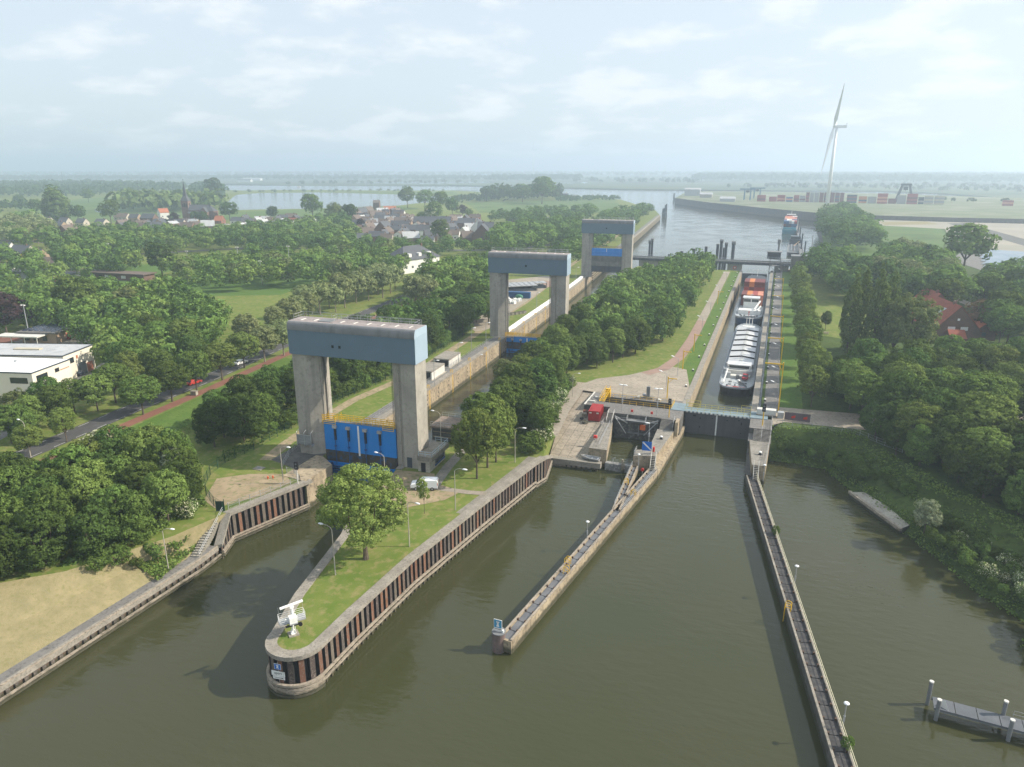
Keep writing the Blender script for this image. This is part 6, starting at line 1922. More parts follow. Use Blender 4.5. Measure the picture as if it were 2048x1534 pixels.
# guide wall with tall tube piles in the harbour
a, b2 = P(1603, 522, 1.5), P(1592, 432, 1.5)
jetty('harbour_guide_wall', 'long grey guide wall with tall tube piles running out from the barge lock into the harbour', (a.x, a.y), (b2.x, b2.y), 3.0, z=4, lip='dark', deckm='galv_dark', step=8)
for i, (px, pyt, pyb) in enumerate([(1606, 482, 530), (1601, 467, 508), (1597.5, 454, 490), (1595, 443, 474), (1592.5, 434, 460), (1591, 428, 448), (1589.5, 421, 440), (1588.5, 419.5, 436)]):
 bpt = P(px, pyb, 0); x, y, zt_ = ground_from_top(px, pyt, bpt.y)
 q = thing('mooring_pile', 'slim tube pile with lamp rings on the harbour guide wall, %s from the bridge' % ['first', 'second', 'third', 'fourth', 'fifth', 'sixth', 'seventh', 'eighth'][i], 'mooring pile', (bpt.x, bpt.y, 0), group='tube piles on the harbour guide wall')
 mb = MB(); mb.cyl((0, 0, -1), (0, 0, zt_), .5, n=8); mb.build('pile', 'steel_dark', q)
 mb = MB()
 for z in (5, 7.5): mb.cyl((0, 0, z), (0, 0, z + .5), 1.1, n=10)
 mb.build('ring', 'galv_dark', q)
q = thing('mooring_pile', 'leaning lone dark post in the water left of the right harbour shore', 'mooring pile', P(1624, 510, 0))
mb = MB(); mb.cyl((0, 0, -1), (-1.0, 0, 14), .4, .3, n=8); mb.build('pile', 'galv', q); mb = MB(); mb.cyl((-1, 0, 14), (-1, 0, 14.4), .5, n=8); mb.build('head', 'galv_dark', q)
# light pole group at the end of the striped guide wall, beacon at the spit
for (px, pyt, pyb, lab) in ((1330.5, 408, 434, 'dark tall dolphin with navigation mark off the end of the striped guide wall'), (1326, 416, 434, 'lower dark dolphin beside the tall one off the striped guide wall'), (1347.5, 386, 400, 'thin dark beacon pole at the end of the container spit')):
 bpt = P(px, pyb, 0); x, y, zt_ = ground_from_top(px, pyt, bpt.y)
 q = thing('mooring_dolphin', lab, 'mooring pile', (bpt.x, bpt.y, 0))
 mb = MB()
 for k in range(3): mb.cyl((1.4 * math.cos(k * 2.1), 1.4 * math.sin(k * 2.1), -1), (.8 * math.cos(k * 2.1), .8 * math.sin(k * 2.1), zt_ * (1 if k == 0 else .93)), .9, n=8)
 mb.build('pile', 'steel_dark', q)
 mb = MB(); mb.box(-2, -2, zt_ * .35, 2, 2, zt_ * .42); mb.build('collar', 'galv_dark', q)
# striped guide wall face towards the harbour: timber bands
t = thing('guide_wall', 'long striped guide wall along the left harbour shore beyond the portal by the bridge', 'quay wall', (GUIDE[0][0], GUIDE[0][1], 0))
wall_ribbon(GUIDE, -.4, .6, -1.2, GZ - .2).build('wall', 'wall_tan', t, w=True)
for z in (.6, 2.0, 3.4, 4.8): wall_ribbon(GUIDE, -.9, -.4, z, z + .45).build('fender_beam', 'timber_wet', t, w=True)
wall_ribbon(GUIDE, -.5, 1.2, GZ - .2, GZ + .25).build('coping', 'coping', t, w=True)
# white sheeted pipe/cover on the left wall top between portals
t = thing('white_cover', 'long white sheeted cover lying on the lock wall beyond the middle tower', 'cover', (-93, 260, GZ))
wln = [(-89.6, 243), (-91.2, 270), (-92.9, 305), (-97.6, 375), (-98.6, 386)]
mb = MB(); o1 = offset_line(wln, 1.0); o2 = offset_line(wln, 2.5)
mb.prism([tuple(p) for p in o1] + [tuple(p) for p in o2][::-1], GZ, GZ + 1.0); mb.build('sheet', 'tarp_white', t, w=True)
mb = MB()
for p in walk([(q.x, q.y, 0) for q in offset_line(wln, 1.75)], 6): mb.box(p.x - .85, p.y - .06, GZ, p.x + .85, p.y + .06, GZ + 1.06)
mb.build('strap', 'white_dull', t, w=True)
t = thing('white_cover', 'white sheeted cover on the lock wall in front of the bridge, behind the wood', 'cover', (-79, 350, GZ))
wln = [(-76.5, 320), (-79, 350), (-82, 390)]
mb = MB(); o1 = offset_line(wln, -.8); o2 = offset_line(wln, -2.4)
mb.prism([tuple(p) for p in o1] + [tuple(p) for p in o2][::-1], GZ, GZ + 1.0); mb.build('sheet', 'tarp_white', t, w=True)
mb = MB()
for p in walk([(q.x, q.y, 0) for q in offset_line(wln, -1.6)], 6): mb.box(p.x - .9, p.y - .06, GZ, p.x + .9, p.y + .06, GZ + 1.06)
mb.build('strap', 'white_dull', t, w=True)

# ------------------------------------------------------------------ container terminal, cranes, wind turbine
TZ = GZ + 5
def px_at(px, y):                       # x on the row at world depth y (level TZ)
 r = _ray(px, 410); return r.x / r.y * y
blocks = [(1513, 1530, 1285, 4, ['red', 'maroon'], 'left end'), (1537, 1552, 1290, 3, ['red'], ''), (1553, 1569, 1300, 4, ['red', 'salmon'], ''), (1571, 1584, 1290, 3, ['blue', 'salmon'], ''),
          (1586, 1597, 1300, 4, ['red', 'maroon'], ''), (1598, 1609, 1290, 4, ['grey', 'maroon'], ''), (1610, 1617, 1285, 6, ['maroon', 'red'], ''), (1618, 1626, 1285, 6, ['grey'], ''), (1627, 1636, 1285, 6, ['grey'], ''),
          (1637, 1645, 1285, 6, ['maroon'], ''), (1646, 1656, 1290, 6, ['maroon', 'navy'], ''), (1657, 1667, 1290, 6, ['maroon'], ''), (1668, 1677, 1290, 6, ['maroon', 'navy'], ''), (1678, 1686, 1290, 6, ['maroon'], ''),
          (1692, 1712, 1278, 5, ['navy', 'maroon'], ''), (1716, 1732, 1285, 4, ['orange', 'navy'], ''), (1734, 1751, 1280, 4, ['grey'], ''), (1753, 1773, 1272, 6, ['red', 'salmon'], ''), (1775, 1791, 1280, 3, ['maroon'], ''),
          (1793, 1810, 1275, 5, ['grey'], ''), (1812, 1833, 1272, 6, ['red', 'maroon'], ''), (1835, 1846, 1280, 4, ['navy', 'grey'], ''), (1847, 1865, 1275, 5, ['beige', 'grey'], ''), (1867, 1887, 1275, 5, ['beige', 'grey'], ''), (2004, 2026, 1265, 3, ['red', 'salmon'], '')]
for bi, (xa, xb, y, tiers, cols, _) in enumerate(blocks):
 x0, x1 = px_at(xa, y), px_at(xb, y)
 wd = x1 - x0
 Lc = 12.2 if wd > 9.5 else 6.1
 for k in range(tiers):
  col = cols[k % len(cols)] if k != tiers - 1 else cols[0]
  o = container(col, Lc, ((x0 + x1) / 2, y, TZ + 2.58 * k), R(-1.5), '', 'stacked containers on the terminal spit')
  o.scale.x = wd / Lc
  o['label'] = '%s container in the %s stack on the container terminal, counted from the left' % (col, ['1st', '2nd', '3rd', '4th', '5th', '6th', '7th', '8th', '9th', '10th', '11th', '12th', '13th', '14th', '15th', '16th', '17th', '18th', '19th', '20th', '21st', '22nd', '23rd', '24th', 'last'][bi])
# portal cranes
def crane(label, px0, px1, py_top, y, col, vee):
 xa, xb = px_at(px0, y), px_at(px1, y)
 q = thing('portal_crane', label, 'crane', ((xa + xb) / 2, y, TZ))
 h = ground_from_top(px0, py_top, y)[2] - TZ; hw = (xb - xa) / 2
 top = hw * (.42 if vee else 1)
 mb = MB()
 for s in (-1, 1):
  for d in (-8, 8):
   mb.beam((s * hw, d, 0), (s * top, d * .6, h * .93), 1.7, 1.7)
  mb.beam((s * hw, -8, .6), (s * hw, 8, .6), 1.2, 1.2)
 mb.build('leg', col, q)
 mb = MB()
 for d in (-5, 5): mb.box(-top - (2 if vee else 8), d - 1, h * .9, top + (2 if vee else 8), d + 1, h)
 mb.build('girder', col, q)
 mb = MB(); mb.box(-3, -3, h * .66, 3, 3, h * .84); mb.cyl((0, 0, h * .6), (0, 0, h * .9), .5, n=6); mb.build('trolley', 'steel_dark', q)
crane('dark portal crane with splayed legs behind the container stacks', 1789, 1824, 367, 1330, 'steel_dark', True)
crane('blue portal crane at the left end of the container terminal', 1487, 1499, 377, 1340, 'crane_blue', False)
crane('second blue portal crane behind the first at the left end of the terminal', 1506, 1518, 375, 1420, 'crane_blue', False)
for i, (px, py, w_, h_, m_, lab) in enumerate([(1385, 391, 30, 12, 'galv', 'grey storage hall near the end of the container spit'), (1412, 395, 22, 6, 'concrete_pale', 'low pale shed on the container spit'), (1455, 403, 24, 5, 'galv', 'low grey shed before the blue cranes')]):
 q = thing('storage_hall', lab, 'building', P(px, py, TZ))
 mb = MB(); mb.box(-w_ / 2, -8, 0, w_ / 2, 8, h_); mb.build('wall', m_, q)
 mb = MB(); mb._add([(-w_ / 2 - .5, -8.5, h_), (w_ / 2 + .5, -8.5, h_), (w_ / 2 + .5, 8.5, h_), (-w_ / 2 - .5, 8.5, h_), (-w_ / 2 - .5, 0, h_ + 3), (w_ / 2 + .5, 0, h_ + 3)], [(0, 1, 5, 4), (2, 3, 4, 5), (0, 4, 3), (1, 2, 5)], 0); mb.build('roof', 'roof_grey', q)

def blade_mb(Lb):
 mb = MB()
 sec = [(0, .9, .9), (.06, 1.1, .9), (.2, 2.0, .5), (.5, 1.3, .3), (.8, .75, .18), (1, .15, .05)]
 pr = None
 for f, c, th in sec:
  k = Lb / 55
  ring = [(-c * k, 0, f * Lb), (0, th * k, f * Lb), (c * k, 0, f * Lb), (0, -th * k, f * Lb)]
  if pr: mb._add(pr + ring, [(i, (i + 1) % 4, 4 + (i + 1) % 4, 4 + i) for i in range(4)], 0)
  pr = ring
 return mb
def turbine(label, base, hubz, Lb, yaw, phi, r0=2.6, group=None):
 q = thing('wind_turbine', label, 'wind turbine', base, yaw, group)
 h = hubz - base.z
 mb = MB(); mb.cyl((0, 0, 0), (0, 0, h - 1.5), r0, r0 * .55, n=20); mb.build('tower', 'turbine_white', q, smooth=True)
 s = h / 115
 mb = MB(); mb.box(-2.5 * s, -2 * s, h - 2 * s, 14 * s, 2 * s, h + 2 * s); mb.box(12.8 * s, -.3, h + 2 * s, 14 * s, .3, h + 5 * s); mb.build('nacelle', 'turbine_white', q)
 mb = MB(); mb.cyl((-2.5 * s, 0, h), (-5.5 * s, 0, h), 2.0 * s, 1.1 * s, n=12); hub = mb.build('hub', 'turbine_white', q)
 for k in range(3):
  a = phi + k * R(120)
  mb = blade_mb(Lb)
  o = mb.build('blade', 'turbine_white', q)
  o.location = (-4 * s, 0, h)
  o.rotation_euler = (a, R(8), 0)
 return q
turbine('tall white wind turbine standing among the containers on the terminal', P(1654, 410, TZ), 122, 72, R(-4), R(160), 3.0)
for i, (px, pyh, dist) in enumerate([(1067, 300, 5200), (1226, 311, 6500), (1333, 309, 7000), (1431, 318, 7600)]):
 r = _ray(px, pyh); rh = math.hypot(r.x, r.y); k = dist / rh
 base = Vector((r.x * k, r.y * k, 2.5))
 turbine('faint distant wind turbine on the horizon, %s from the left' % ['first', 'second', 'third', 'fourth'][i], base, CAMH + r.z * k + 0, 55, R(20 + 30 * i), R(20 + 50 * i), 2.5, 'distant wind turbines')
# ------------------------------------------------------------------ trees
def leaf_mesh(name, lobes, n, size, mats, seed, frac2=0.0, low=-.55, jit=.6, asp=.75, nbias=1.0):
 """crown: leaf clumps (small tilted faces) spread over the shells of many lobes"""
 g = np.random.default_rng(seed)
 lob = np.array(lobes, float)
 area = (lob[:, 3] * lob[:, 4] + lob[:, 3] * lob[:, 5] + lob[:, 4] * lob[:, 5])
 # sprays on the lobes first, then leaves round every spray
 per = 20
 want = max(30, n // per)
 pos, nor = [], []
 got = 0
 for _ in range(12):
  m_ = want * 3
  k = g.choice(len(lob), m_, p=area / area.sum())
  d = g.normal(size=(m_, 3)); d /= np.linalg.norm(d, axis=1)[:, None]
  keep = d[:, 2] > low - .3 * g.random(m_)
  k, d = k[keep], d[keep]
  p = lob[k, :3] + d * lob[k, 3:6] * g.uniform(.74, 1.08, len(k))[:, None]
  ok = np.ones(len(k), bool)
  for j in range(len(lob)):
   q = (p - lob[j, :3]) / lob[j, 3:6]
   ok &= (np.einsum('ij,ij->i', q, q) > .6) | (k == j)
  p, d, k = p[ok], d[ok], k[ok]
  nn = d / lob[k, 3:6]; nn /= np.linalg.norm(nn, axis=1)[:, None]
  pos.append(p); nor.append(nn); got += len(p)
  if got >= want: break
 sp = np.concatenate(pos)[:want]; sn = np.concatenate(nor)[:want]
 want = len(sp); n = want * per
 i_ = np.repeat(np.arange(want), per)
 d = g.normal(size=(n, 3)) + sn[i_] * .9 + np.array([0, 0, .35]); d /= np.linalg.norm(d, axis=1)[:, None]
 sr = size * g.uniform(1.1, 2.1, want)[i_][:, None]
 pos = sp[i_] + d * sr * np.array([1, 1, .75]) * g.uniform(.75, 1.1, n)[:, None]
 nor = d * .8 + sn[i_] * .45 * nbias + g.normal(size=(n, 3)) * jit * .5; nor /= np.linalg.norm(nor, axis=1)[:, None]
 t = g.normal(size=(n, 3)); t -= nor * np.einsum('ij,ij->i', t, nor)[:, None]; t /= np.linalg.norm(t, axis=1)[:, None]
 b = np.cross(nor, t)
 s = size * g.uniform(.55, 1.3, n)[:, None] * .5
 v = np.empty((n, 4, 3))
 v[:, 0] = pos - t * s; v[:, 1] = pos - b * s * asp; v[:, 2] = pos + t * s; v[:, 3] = pos + b * s * asp
 me = bpy.data.meshes.new(name)
 me.vertices.add(n * 4); me.vertices.foreach_set('co', v.reshape(-1))
 me.loops.add(n * 4); me.loops.foreach_set('vertex_index', np.arange(n * 4, dtype=np.int32))
 me.polygons.add(n); me.polygons.foreach_set('loop_start', np.arange(0, n * 4, 4, dtype=np.int32))
 for m_ in mats: me.materials.append(MATS[m_])
 if frac2 > 0:
  mi = (g.random(n) < frac2 * np.clip(nor[:, 2] + .5, 0, 1)).astype(np.int32)
  me.polygons.foreach_set('material_index', mi)
 me.update(calc_edges=True); me.validate()
 return me

def lobes_round(r, cx, cz, rx, rz, n, lr, flat=1.0):
 out = [(0, 0, cz, rx * .62, rx * .62, rz * .66)]
 for i in range(n):
  z = r.uniform(-.72, 1.0); a = r.uniform(0, 6.28); k = math.sqrt(max(0, 1 - z * z)) * r.uniform(.72, 1.0)
  q = r.uniform(*lr)
  out.append((k * math.cos(a) * (rx - q * .6), k * math.sin(a) * (rx - q * .6), cz + z * (rz - q * .5), q, q, q * r.uniform(.7, .95) * flat))
 return out

def trunk_mesh(r, h, rad, split, spread, mat, lean=0.0):
 mb = MB()
 top = Vector((lean, 0, split))
 mb.cyl((0, 0, -.3), (lean * .5, 0, split * .5), rad * 1.15, rad * .85, n=8); mb.cyl((lean * .5, 0, split * .5), top, rad * .85, rad * .7, n=8)
 for k in range(5):
  a = k * 1.257 + r.uniform(-.3, .3); e = r.uniform(.55, .9)
  p = top + Vector((math.cos(a) * spread * .5, math.sin(a) * spread * .5, (h - split) * .32)); q = top + Vector((math.cos(a) * spread * e, math.sin(a) * spread * e, (h - split) * .68))
  mb.cyl(top, p, rad * .5, rad * .32, n=6); mb.cyl(p, q, rad * .32, rad * .12, n=5)
 mb.cyl(top, (lean, 0, h * .85), rad * .6, rad * .15, n=6)
 return mb.mesh('trunk', mat)

KINDS = {}   # kind -> dict(near=[(trunk, crown)], far=[...], h, name)
def kind(name, obj, h, mats, rx, rz, cz, nl, lr, size, n, split, rad, bark='bark', variants=2, frac2=0, flat=1.0, low=-.55, jit=.6, far=True, spread=None, lean=0, col=False):
 dct = dict(h=h, obj=obj, near=[], far=[])
 for v in range(variants):
  r = random.Random(hash_name(name) + v * 17)
  lb = column_lobes(r, h, rx, cz) if col else lobes_round(r, 0, cz, rx, rz, nl, lr, flat)
  tr = trunk_mesh(r, h, rad, split, spread or rx * .8, bark, lean)
  dct['near'].append((tr, leaf_mesh('crown', lb, n, size, mats, hash_name(name) + v, frac2, low, jit)))
  dct['mass'] = dct.get('mass') or leaf_mesh('crown', lb, max(260, n // 16), size * 3.1, mats, hash_name(name) + v + 9, frac2, low, jit)
  if far: dct['far'].append((tr, leaf_mesh('crown', lb, max(500, n // 5), size * 2.0, mats, hash_name(name) + v + 5, frac2, low, jit)))
 KINDS[name] = dct
def hash_name(s):
 return sum((i + 1) * ord(c) for i, c in enumerate(s)) % 100003
def column_lobes(r, h, rx, cz):
 out = []
 for i in range(26):
  f = i / 25; w = rx * (.55 + .45 * math.sin(math.pi * min(1, f * 1.1 + .12))) * (1 if f < .66 else (1 - f) / .34 * .85 + .15)
  a = r.uniform(0, 6.28); q = w * r.uniform(.5, .68)
  out.append((math.cos(a) * w * .45, math.sin(a) * w * .45, h * .1 + f * h * .86, q, q, q * 1.9))
 return out

kind('oak', 'broadleaf_tree', 14, ['leaf_mid'], 4.9, 4.7, 9.0, 34, (1.2, 2.3), .46, 11000, 4.2, .28, variants=2)
kind('woodmid', 'broadleaf_tree', 14, ['leaf_mid'], 5.0, 6.4, 7.4, 40, (1.2, 2.4), .46, 13000, 3.0, .28, variants=2, low=-.8)
kind('wooddark', 'broadleaf_tree', 14, ['leaf_dark'], 5.0, 6.4, 7.5, 40, (1.2, 2.4), .46, 13000, 3.0, .28, variants=2, low=-.8)
kind('dark', 'broadleaf_tree', 14, ['leaf_dark'], 4.9, 5.0, 8.8, 34, (1.2, 2.4), .46, 11000, 4.0, .28, variants=2)
kind('plane', 'plane_tree', 14, ['leaf_pale'], 4.6, 4.6, 9.0, 40, (.9, 1.7), .42, 12000, 4.6, .26, bark='bark_pale', variants=2)
kind('fresh', 'broadleaf_tree', 13, ['leaf_yellow'], 4.4, 4.9, 7.8, 34, (1.1, 2.0), .40, 12000, 3.4, .24, variants=2)
kind('olive', 'broadleaf_tree', 12, ['leaf_olive'], 3.9, 4.6, 7.2, 18, (1.2, 1.9), .42, 6500, 2.8, .22, variants=2, jit=.8)
kind('silver', 'willow_tree', 9, ['leaf_silver'], 3.2, 3.6, 5.2, 22, (.8, 1.4), .36, 6500, 2.0, .2, variants=1)
kind('paleround', 'willow_tree', 20, ['leaf_fresh_pale'], 7.4, 8.2, 11.6, 44, (1.4, 2.6), .62, 14000, 4.0, .5, variants=1)
kind('poplar', 'poplar_tree', 28, ['leaf_poplar'], 3.6, 12, 14, 0, (1, 1), .55, 10500, 5, .45, variants=2, col=True, low=-.9, spread=1.5)
kind('blossom', 'flowering_tree', 10, ['leaf_yellow', 'blossom'], 4.0, 3.8, 6.2, 24, (1.0, 1.6), .42, 6500, 2.8, .22, variants=1, frac2=.75)
kind('shrub', 'shrub', 3.2, ['leaf_mid'], 1.9, 1.6, 1.4, 18, (.5, 1.0), .24, 3600, .6, .06, variants=2, low=-.8)
kind('whiteshrub', 'shrub', 3.6, ['leaf_mid', 'blossom'], 1.9, 1.7, 1.7, 14, (.5, .9), .27, 3000, .6, .06, variants=1, frac2=.42, low=-.8)
kind('young', 'young_tree', 7, ['leaf_fresh'], 1.9, 2.2, 4.8, 14, (.6, 1.0), .30, 2400, 2.6, .09, variants=1)
kind('copper', 'broadleaf_tree', 9, ['leaf_copper'], 4.0, 3.0, 5.8, 22, (.9, 1.5), .45, 5000, 2.8, .22, variants=1)
kind('purple', 'broadleaf_tree', 13, ['leaf_purple'], 4.8, 4.8, 8.0, 24, (1.3, 2.2), .52, 7000, 3.4, .28, variants=1)
kind('gold', 'shrub', 4, ['leaf_goldbush'], 2.2, 1.8, 2.0, 14, (.6, 1.0), .4, 1500, .8, .07, variants=1)
kind('island', 'broadleaf_tree', 15, ['leaf_fresh'], 6.5, 6.2, 9.0, 64, (.7, 1.5), .27, 36000, 2.6, .42, variants=1, far=False, spread=5.5, jit=.9, low=-.75)
kind('lime', 'lime_tree', 10, ['leaf_yellow'], 4.2, 3.9, 6.2, 34, (.9, 1.7), .34, 11000, 2.4, .2, variants=2)

REQ = []
trng = random.Random(41)
def tree(kd, x, y, z, h, label, group=None, cat='tree', wide=1.0, own=True):
 REQ.append((kd, x, y, z, h, label, group, cat, wide, own))
def plant(kd, x, y, z, h, label, group, cat, wide):
 K = KINDS[kd]
 dist = math.hypot(x, y)
 pool = K['near'] if (dist < 300 or not K['far']) else K['far']
 tr, cr = pool[trng.randrange(len(pool))]
 s = h / K['h']
 t = thing(K['obj'], label, cat, (x, y, z - .05), trng.uniform(0, 6.28), group)
 t.scale = (s * wide * trng.uniform(.86, 1.14), s * wide * trng.uniform(.86, 1.14), s)
 for nm, me in (('trunk', tr), ('crown', cr)):
  o = bpy.data.objects.new(nm, me); COL.objects.link(o); o.parent = t

def h_top(px, py, base):
 """height of a thing standing at base whose top shows at photo pixel py"""
 lo_, hi_ = 0.0, 80.0
 for _ in range(40):
  m_ = (lo_ + hi_) / 2
  if W(base[0], base[1], base[2] + m_)[1] > py: lo_ = m_
  else: hi_ = m_
 return lo_

CN = {'oak': 'mid green broadleaf tree', 'dark': 'dark green broadleaf tree', 'plane': 'pale yellow green plane tree', 'fresh': 'bright green broadleaf tree', 'olive': 'olive brown leaved tree',
      'silver': 'silver grey willow', 'blossom': 'tree covered in cream blossom', 'shrub': 'green shrub', 'woodmid': 'mid green broadleaf tree', 'wooddark': 'dark green broadleaf tree', 'whiteshrub': 'shrub with white blossom', 'copper': 'copper leaved tree', 'lime': 'yellow green lime tree', 'purple': 'purple leaved tree'}
def wood(poly, gap, kinds, hr, where, group, seed, z=GZ, wide=1.0, lim=999, cat='tree', avoid=None):
 r = random.Random(seed)
 pts = scatter(poly, gap, seed)[:lim]
 for p in pts:
  if avoid and avoid(p): continue
  kd = r.choice(kinds)
  tree(kd, p[0], p[1], z, r.uniform(*hr), CN[kd] + ' ' + where, group, cat, wide, False)
def canopy(px, zc):
 return [tuple(v) for v in PP(px, zc)]

def near_road(p, w):
 for a_, b2_ in zip(ROAD_L[:-1], ROAD_L[1:]):
  A_, B_, Q_ = Vector(a_), Vector(b2_), Vector(p)
  t_ = max(0, min(1, (Q_ - A_).dot(B_ - A_) / (B_ - A_).length_squared))
  d_ = Q_ - A_.lerp(B_, t_)
  if d_.length < w or (d_.x > 0 and abs(d_.y) < 30 and p[1] < 270): return True
 return False
# woods
wood([(-106, 58), (-97, 68), (-91, 77), (-91, 86), (-97.5, 91), (-103, 96), (-106, 101), (-113, 99), (-122, 86), (-128, 66), (-126, 45), (-118, 45)], 4.6, ['woodmid', 'woodmid', 'wooddark', 'woodmid', 'wooddark', 'fresh'], (8.5, 12), 'in the dense wood above the dry grass bank and brown staircase', 'trees of the wood above the dry bank', 3, z=5.2, wide=.98)
wood([(-108.5, 116), (-107, 128), (-108, 155), (-106.5, 172), (-107, 195), (-110, 232), (-117, 244), (-126, 246), (-132, 236), (-130, 205), (-122, 172), (-117, 150), (-118, 130), (-121, 120), (-115, 112)], 5.6, ['wooddark', 'wooddark', 'woodmid'], (9, 12), 'in the dark wood behind the front portal', 'trees of the dark wood behind the front portal', 5)
wood([(-54.5, 152), (-53, 186), (-41, 224), (-34.5, 250), (-34.5, 436), (-52, 436), (-55, 372), (-66, 360), (-69, 305), (-65, 236), (-63, 170), (-60, 150)], 6.6, ['woodmid', 'woodmid', 'wooddark', 'woodmid', 'fresh', 'woodmid'], (9.5, 13), 'in the wood between the two locks', 'trees of the wood between the locks', 8)
wood(canopy([(395, 705), (470, 655), (560, 615), (640, 575), (760, 538), (850, 560), (885, 592), (880, 608), (800, 612), (690, 605), (640, 640), (560, 690), (490, 712)], GZ + 9), 6.6, ['plane'], (11, 14.5), 'in the broad pale avenue left of the dark wood', 'plane trees of the pale avenue', 11,
     avoid=lambda p: near_road(p, 7.5))
wood(canopy([(0, 592), (80, 587), (150, 568), (250, 574), (330, 568), (395, 587), (440, 614), (430, 650), (385, 695), (320, 722), (255, 735), (205, 702), (190, 652), (60, 618), (0, 628)], GZ + 8), 6.6, ['woodmid', 'oak', 'dark', 'fresh', 'woodmid', 'oak'], (8.5, 13), 'in the mixed wood beyond the cream warehouses', 'trees of the mixed wood beyond the warehouses', 13)
for i, (px, py) in enumerate([(287, 829), (345, 803), (394, 782), (445, 760), (489, 736), (530, 724), (568, 711)]):
 b_ = P(px, py, GZ)
 tree(['oak', 'oak', 'oak', 'fresh', 'fresh', 'plane', 'plane'][i], b_.x, b_.y, GZ, [9.5, 10.5, 11, 11, 11, 11.5, 12][i], 'roadside tree between the road and the red cycle path, %s from the left' % ['first', 'second', 'third', 'fourth', 'fifth', 'sixth', 'seventh'][i], 'roadside trees by the cycle path', wide=1.2)
wood(canopy([(0, 860), (60, 800), (130, 800), (200, 800), (270, 762), (330, 752), (400, 722), (455, 690), (470, 712), (420, 748), (330, 790), (230, 850), (120, 872), (30, 900)], GZ + 7), 6.2, ['woodmid', 'fresh', 'woodmid', 'oak'], (8, 11), 'along the far side of the road by the warehouses', 'trees beyond the road', 17, avoid=lambda p: near_road(p, 5.6))
for i, (px, py, k_, h_, lab) in enumerate([(134, 884, 'fresh', 8, 'small bright tree at the road edge near the left picture edge'), (62, 912, 'fresh', 7, 'small bright tree behind the curved lamp at the left picture edge'), (22, 985, 'fresh', 8, 'bright tree at the left picture edge below the cycle path'), (60, 1000, 'oak', 8, 'mid green tree at the left picture edge above the foreground wood')]):
 b_ = P(px, py, GZ); tree(k_, b_.x, b_.y, GZ, h_, lab)
for i, (px, py) in enumerate([(24, 886), (70, 868), (104, 842), (150, 826), (196, 822), (232, 806), (40, 846)]):
 b_ = P(px, py, GZ); tree(['oak', 'fresh', 'dark', 'oak', 'fresh', 'oak', 'olive'][i], b_.x, b_.y, GZ, 8.5 + i % 3, 'small tree in the row in front of the cream warehouses', 'row of trees before the warehouses', wide=1.1)
b_ = P(213, 958, GZ); tree('blossom', b_.x, b_.y, GZ, 9.5, 'cream blossoming tree beside the red cycle path', wide=1.1)
b_ = P(348, 985, GZ); tree('silver', b_.x, b_.y, GZ, 8.5, 'silver grey willow at the edge of the foreground wood')
wood([(-92.5, 84.5), (-94.5, 90), (-98, 94.5), (-101, 98), (-103, 95), (-98, 88), (-95, 82)], 2.6, ['whiteshrub', 'whiteshrub', 'shrub'], (2.6, 4.2), 'on the slope above the brown staircase', 'shrubs above the brown staircase', 19, z=5.4, cat='shrub')
wood([(-88.5, 77), (-90.5, 82), (-93, 83), (-94, 74), (-91, 72)], 2.4, ['shrub'], (1.6, 2.8), 'beside the foot of the brown staircase', 'shrubs at the brown staircase foot', 23, z=3.8, cat='shrub')
wood([(-103.8, 64), (-99, 66.5), (-93.5, 71), (-92, 75), (-96, 74), (-101, 69), (-106, 66)], 2.8, ['shrub', 'shrub'], (1.8, 3.4), 'along the front edge of the foreground wood', 'shrubs fronting the foreground wood', 24, z=4.6, cat='shrub')

# belts of trees towards the village
wood(canopy([(330, 522), (480, 500), (560, 507), (640, 500), (760, 490), (850, 500), (858, 512), (800, 522), (640, 542), (480, 548), (380, 548)], GZ + 9), 10.5, ['oak', 'dark', 'fresh', 'oak', 'olive', 'fresh'], (9.5, 13), 'in the belt along the far side of the football pitch', 'trees behind the football pitch', 29, wide=1.1)
wood(canopy([(140, 462), (300, 455), (420, 464), (470, 452), (520, 452), (600, 444), (690, 432), (712, 465), (700, 488), (560, 490), (480, 480), (330, 486), (180, 490)], GZ + 8), 12, ['dark', 'dark', 'oak', 'fresh'], (10, 14), 'in the dark belt before the village', 'trees of the dark belt before the village', 31, wide=1.15)
wood(canopy([(715, 478), (850, 482), (960, 482), (985, 492), (900, 494), (720, 493)], GZ + 7), 11, ['oak', 'dark'], (8, 11), 'along the main road before the village', 'trees along the village road', 37, wide=1.15)
wood(canopy([(850, 545), (900, 528), (980, 518), (985, 600), (935, 632), (885, 618), (872, 580)], GZ + 8), 8.5, ['oak', 'oak', 'fresh', 'dark'], (11, 14), 'between the white villa and the middle portal', 'trees between villa and middle portal', 41, wide=1.1)
wood(canopy([(985, 472), (1050, 445), (1160, 445), (1164, 478), (1120, 470), (1060, 490), (1000, 492)], GZ + 9), 12, ['oak', 'dark', 'oak'], (12, 16), 'beside the curving road behind the middle portal', 'trees by the curving road', 43, wide=1.15)
wood(canopy([(985, 432), (1100, 418), (1200, 416), (1160, 436), (1060, 443)], GZ + 8), 19, ['oak', 'dark'], (11, 15), 'on the flood plain edge behind the village', 'trees on the flood plain edge', 47, wide=1.2)
wood([(-113, 430), (-120, 560), (-136, 700), (-152, 860), (-160, 960), (-178, 985), (-190, 860), (-168, 700), (-146, 560), (-130, 430)], 13.5, ['dark', 'oak'], (10, 14), 'on the bank along the striped harbour guide wall', 'trees along the striped guide wall', 53, wide=1.25)
wood(canopy([(110, 482), (200, 474), (262, 484), (262, 520), (170, 532), (112, 528)], GZ + 9), 12, ['oak', 'fresh', 'dark'], (10, 15), 'around the houses behind the clubhouse', 'trees behind the clubhouse', 59, wide=1.1)
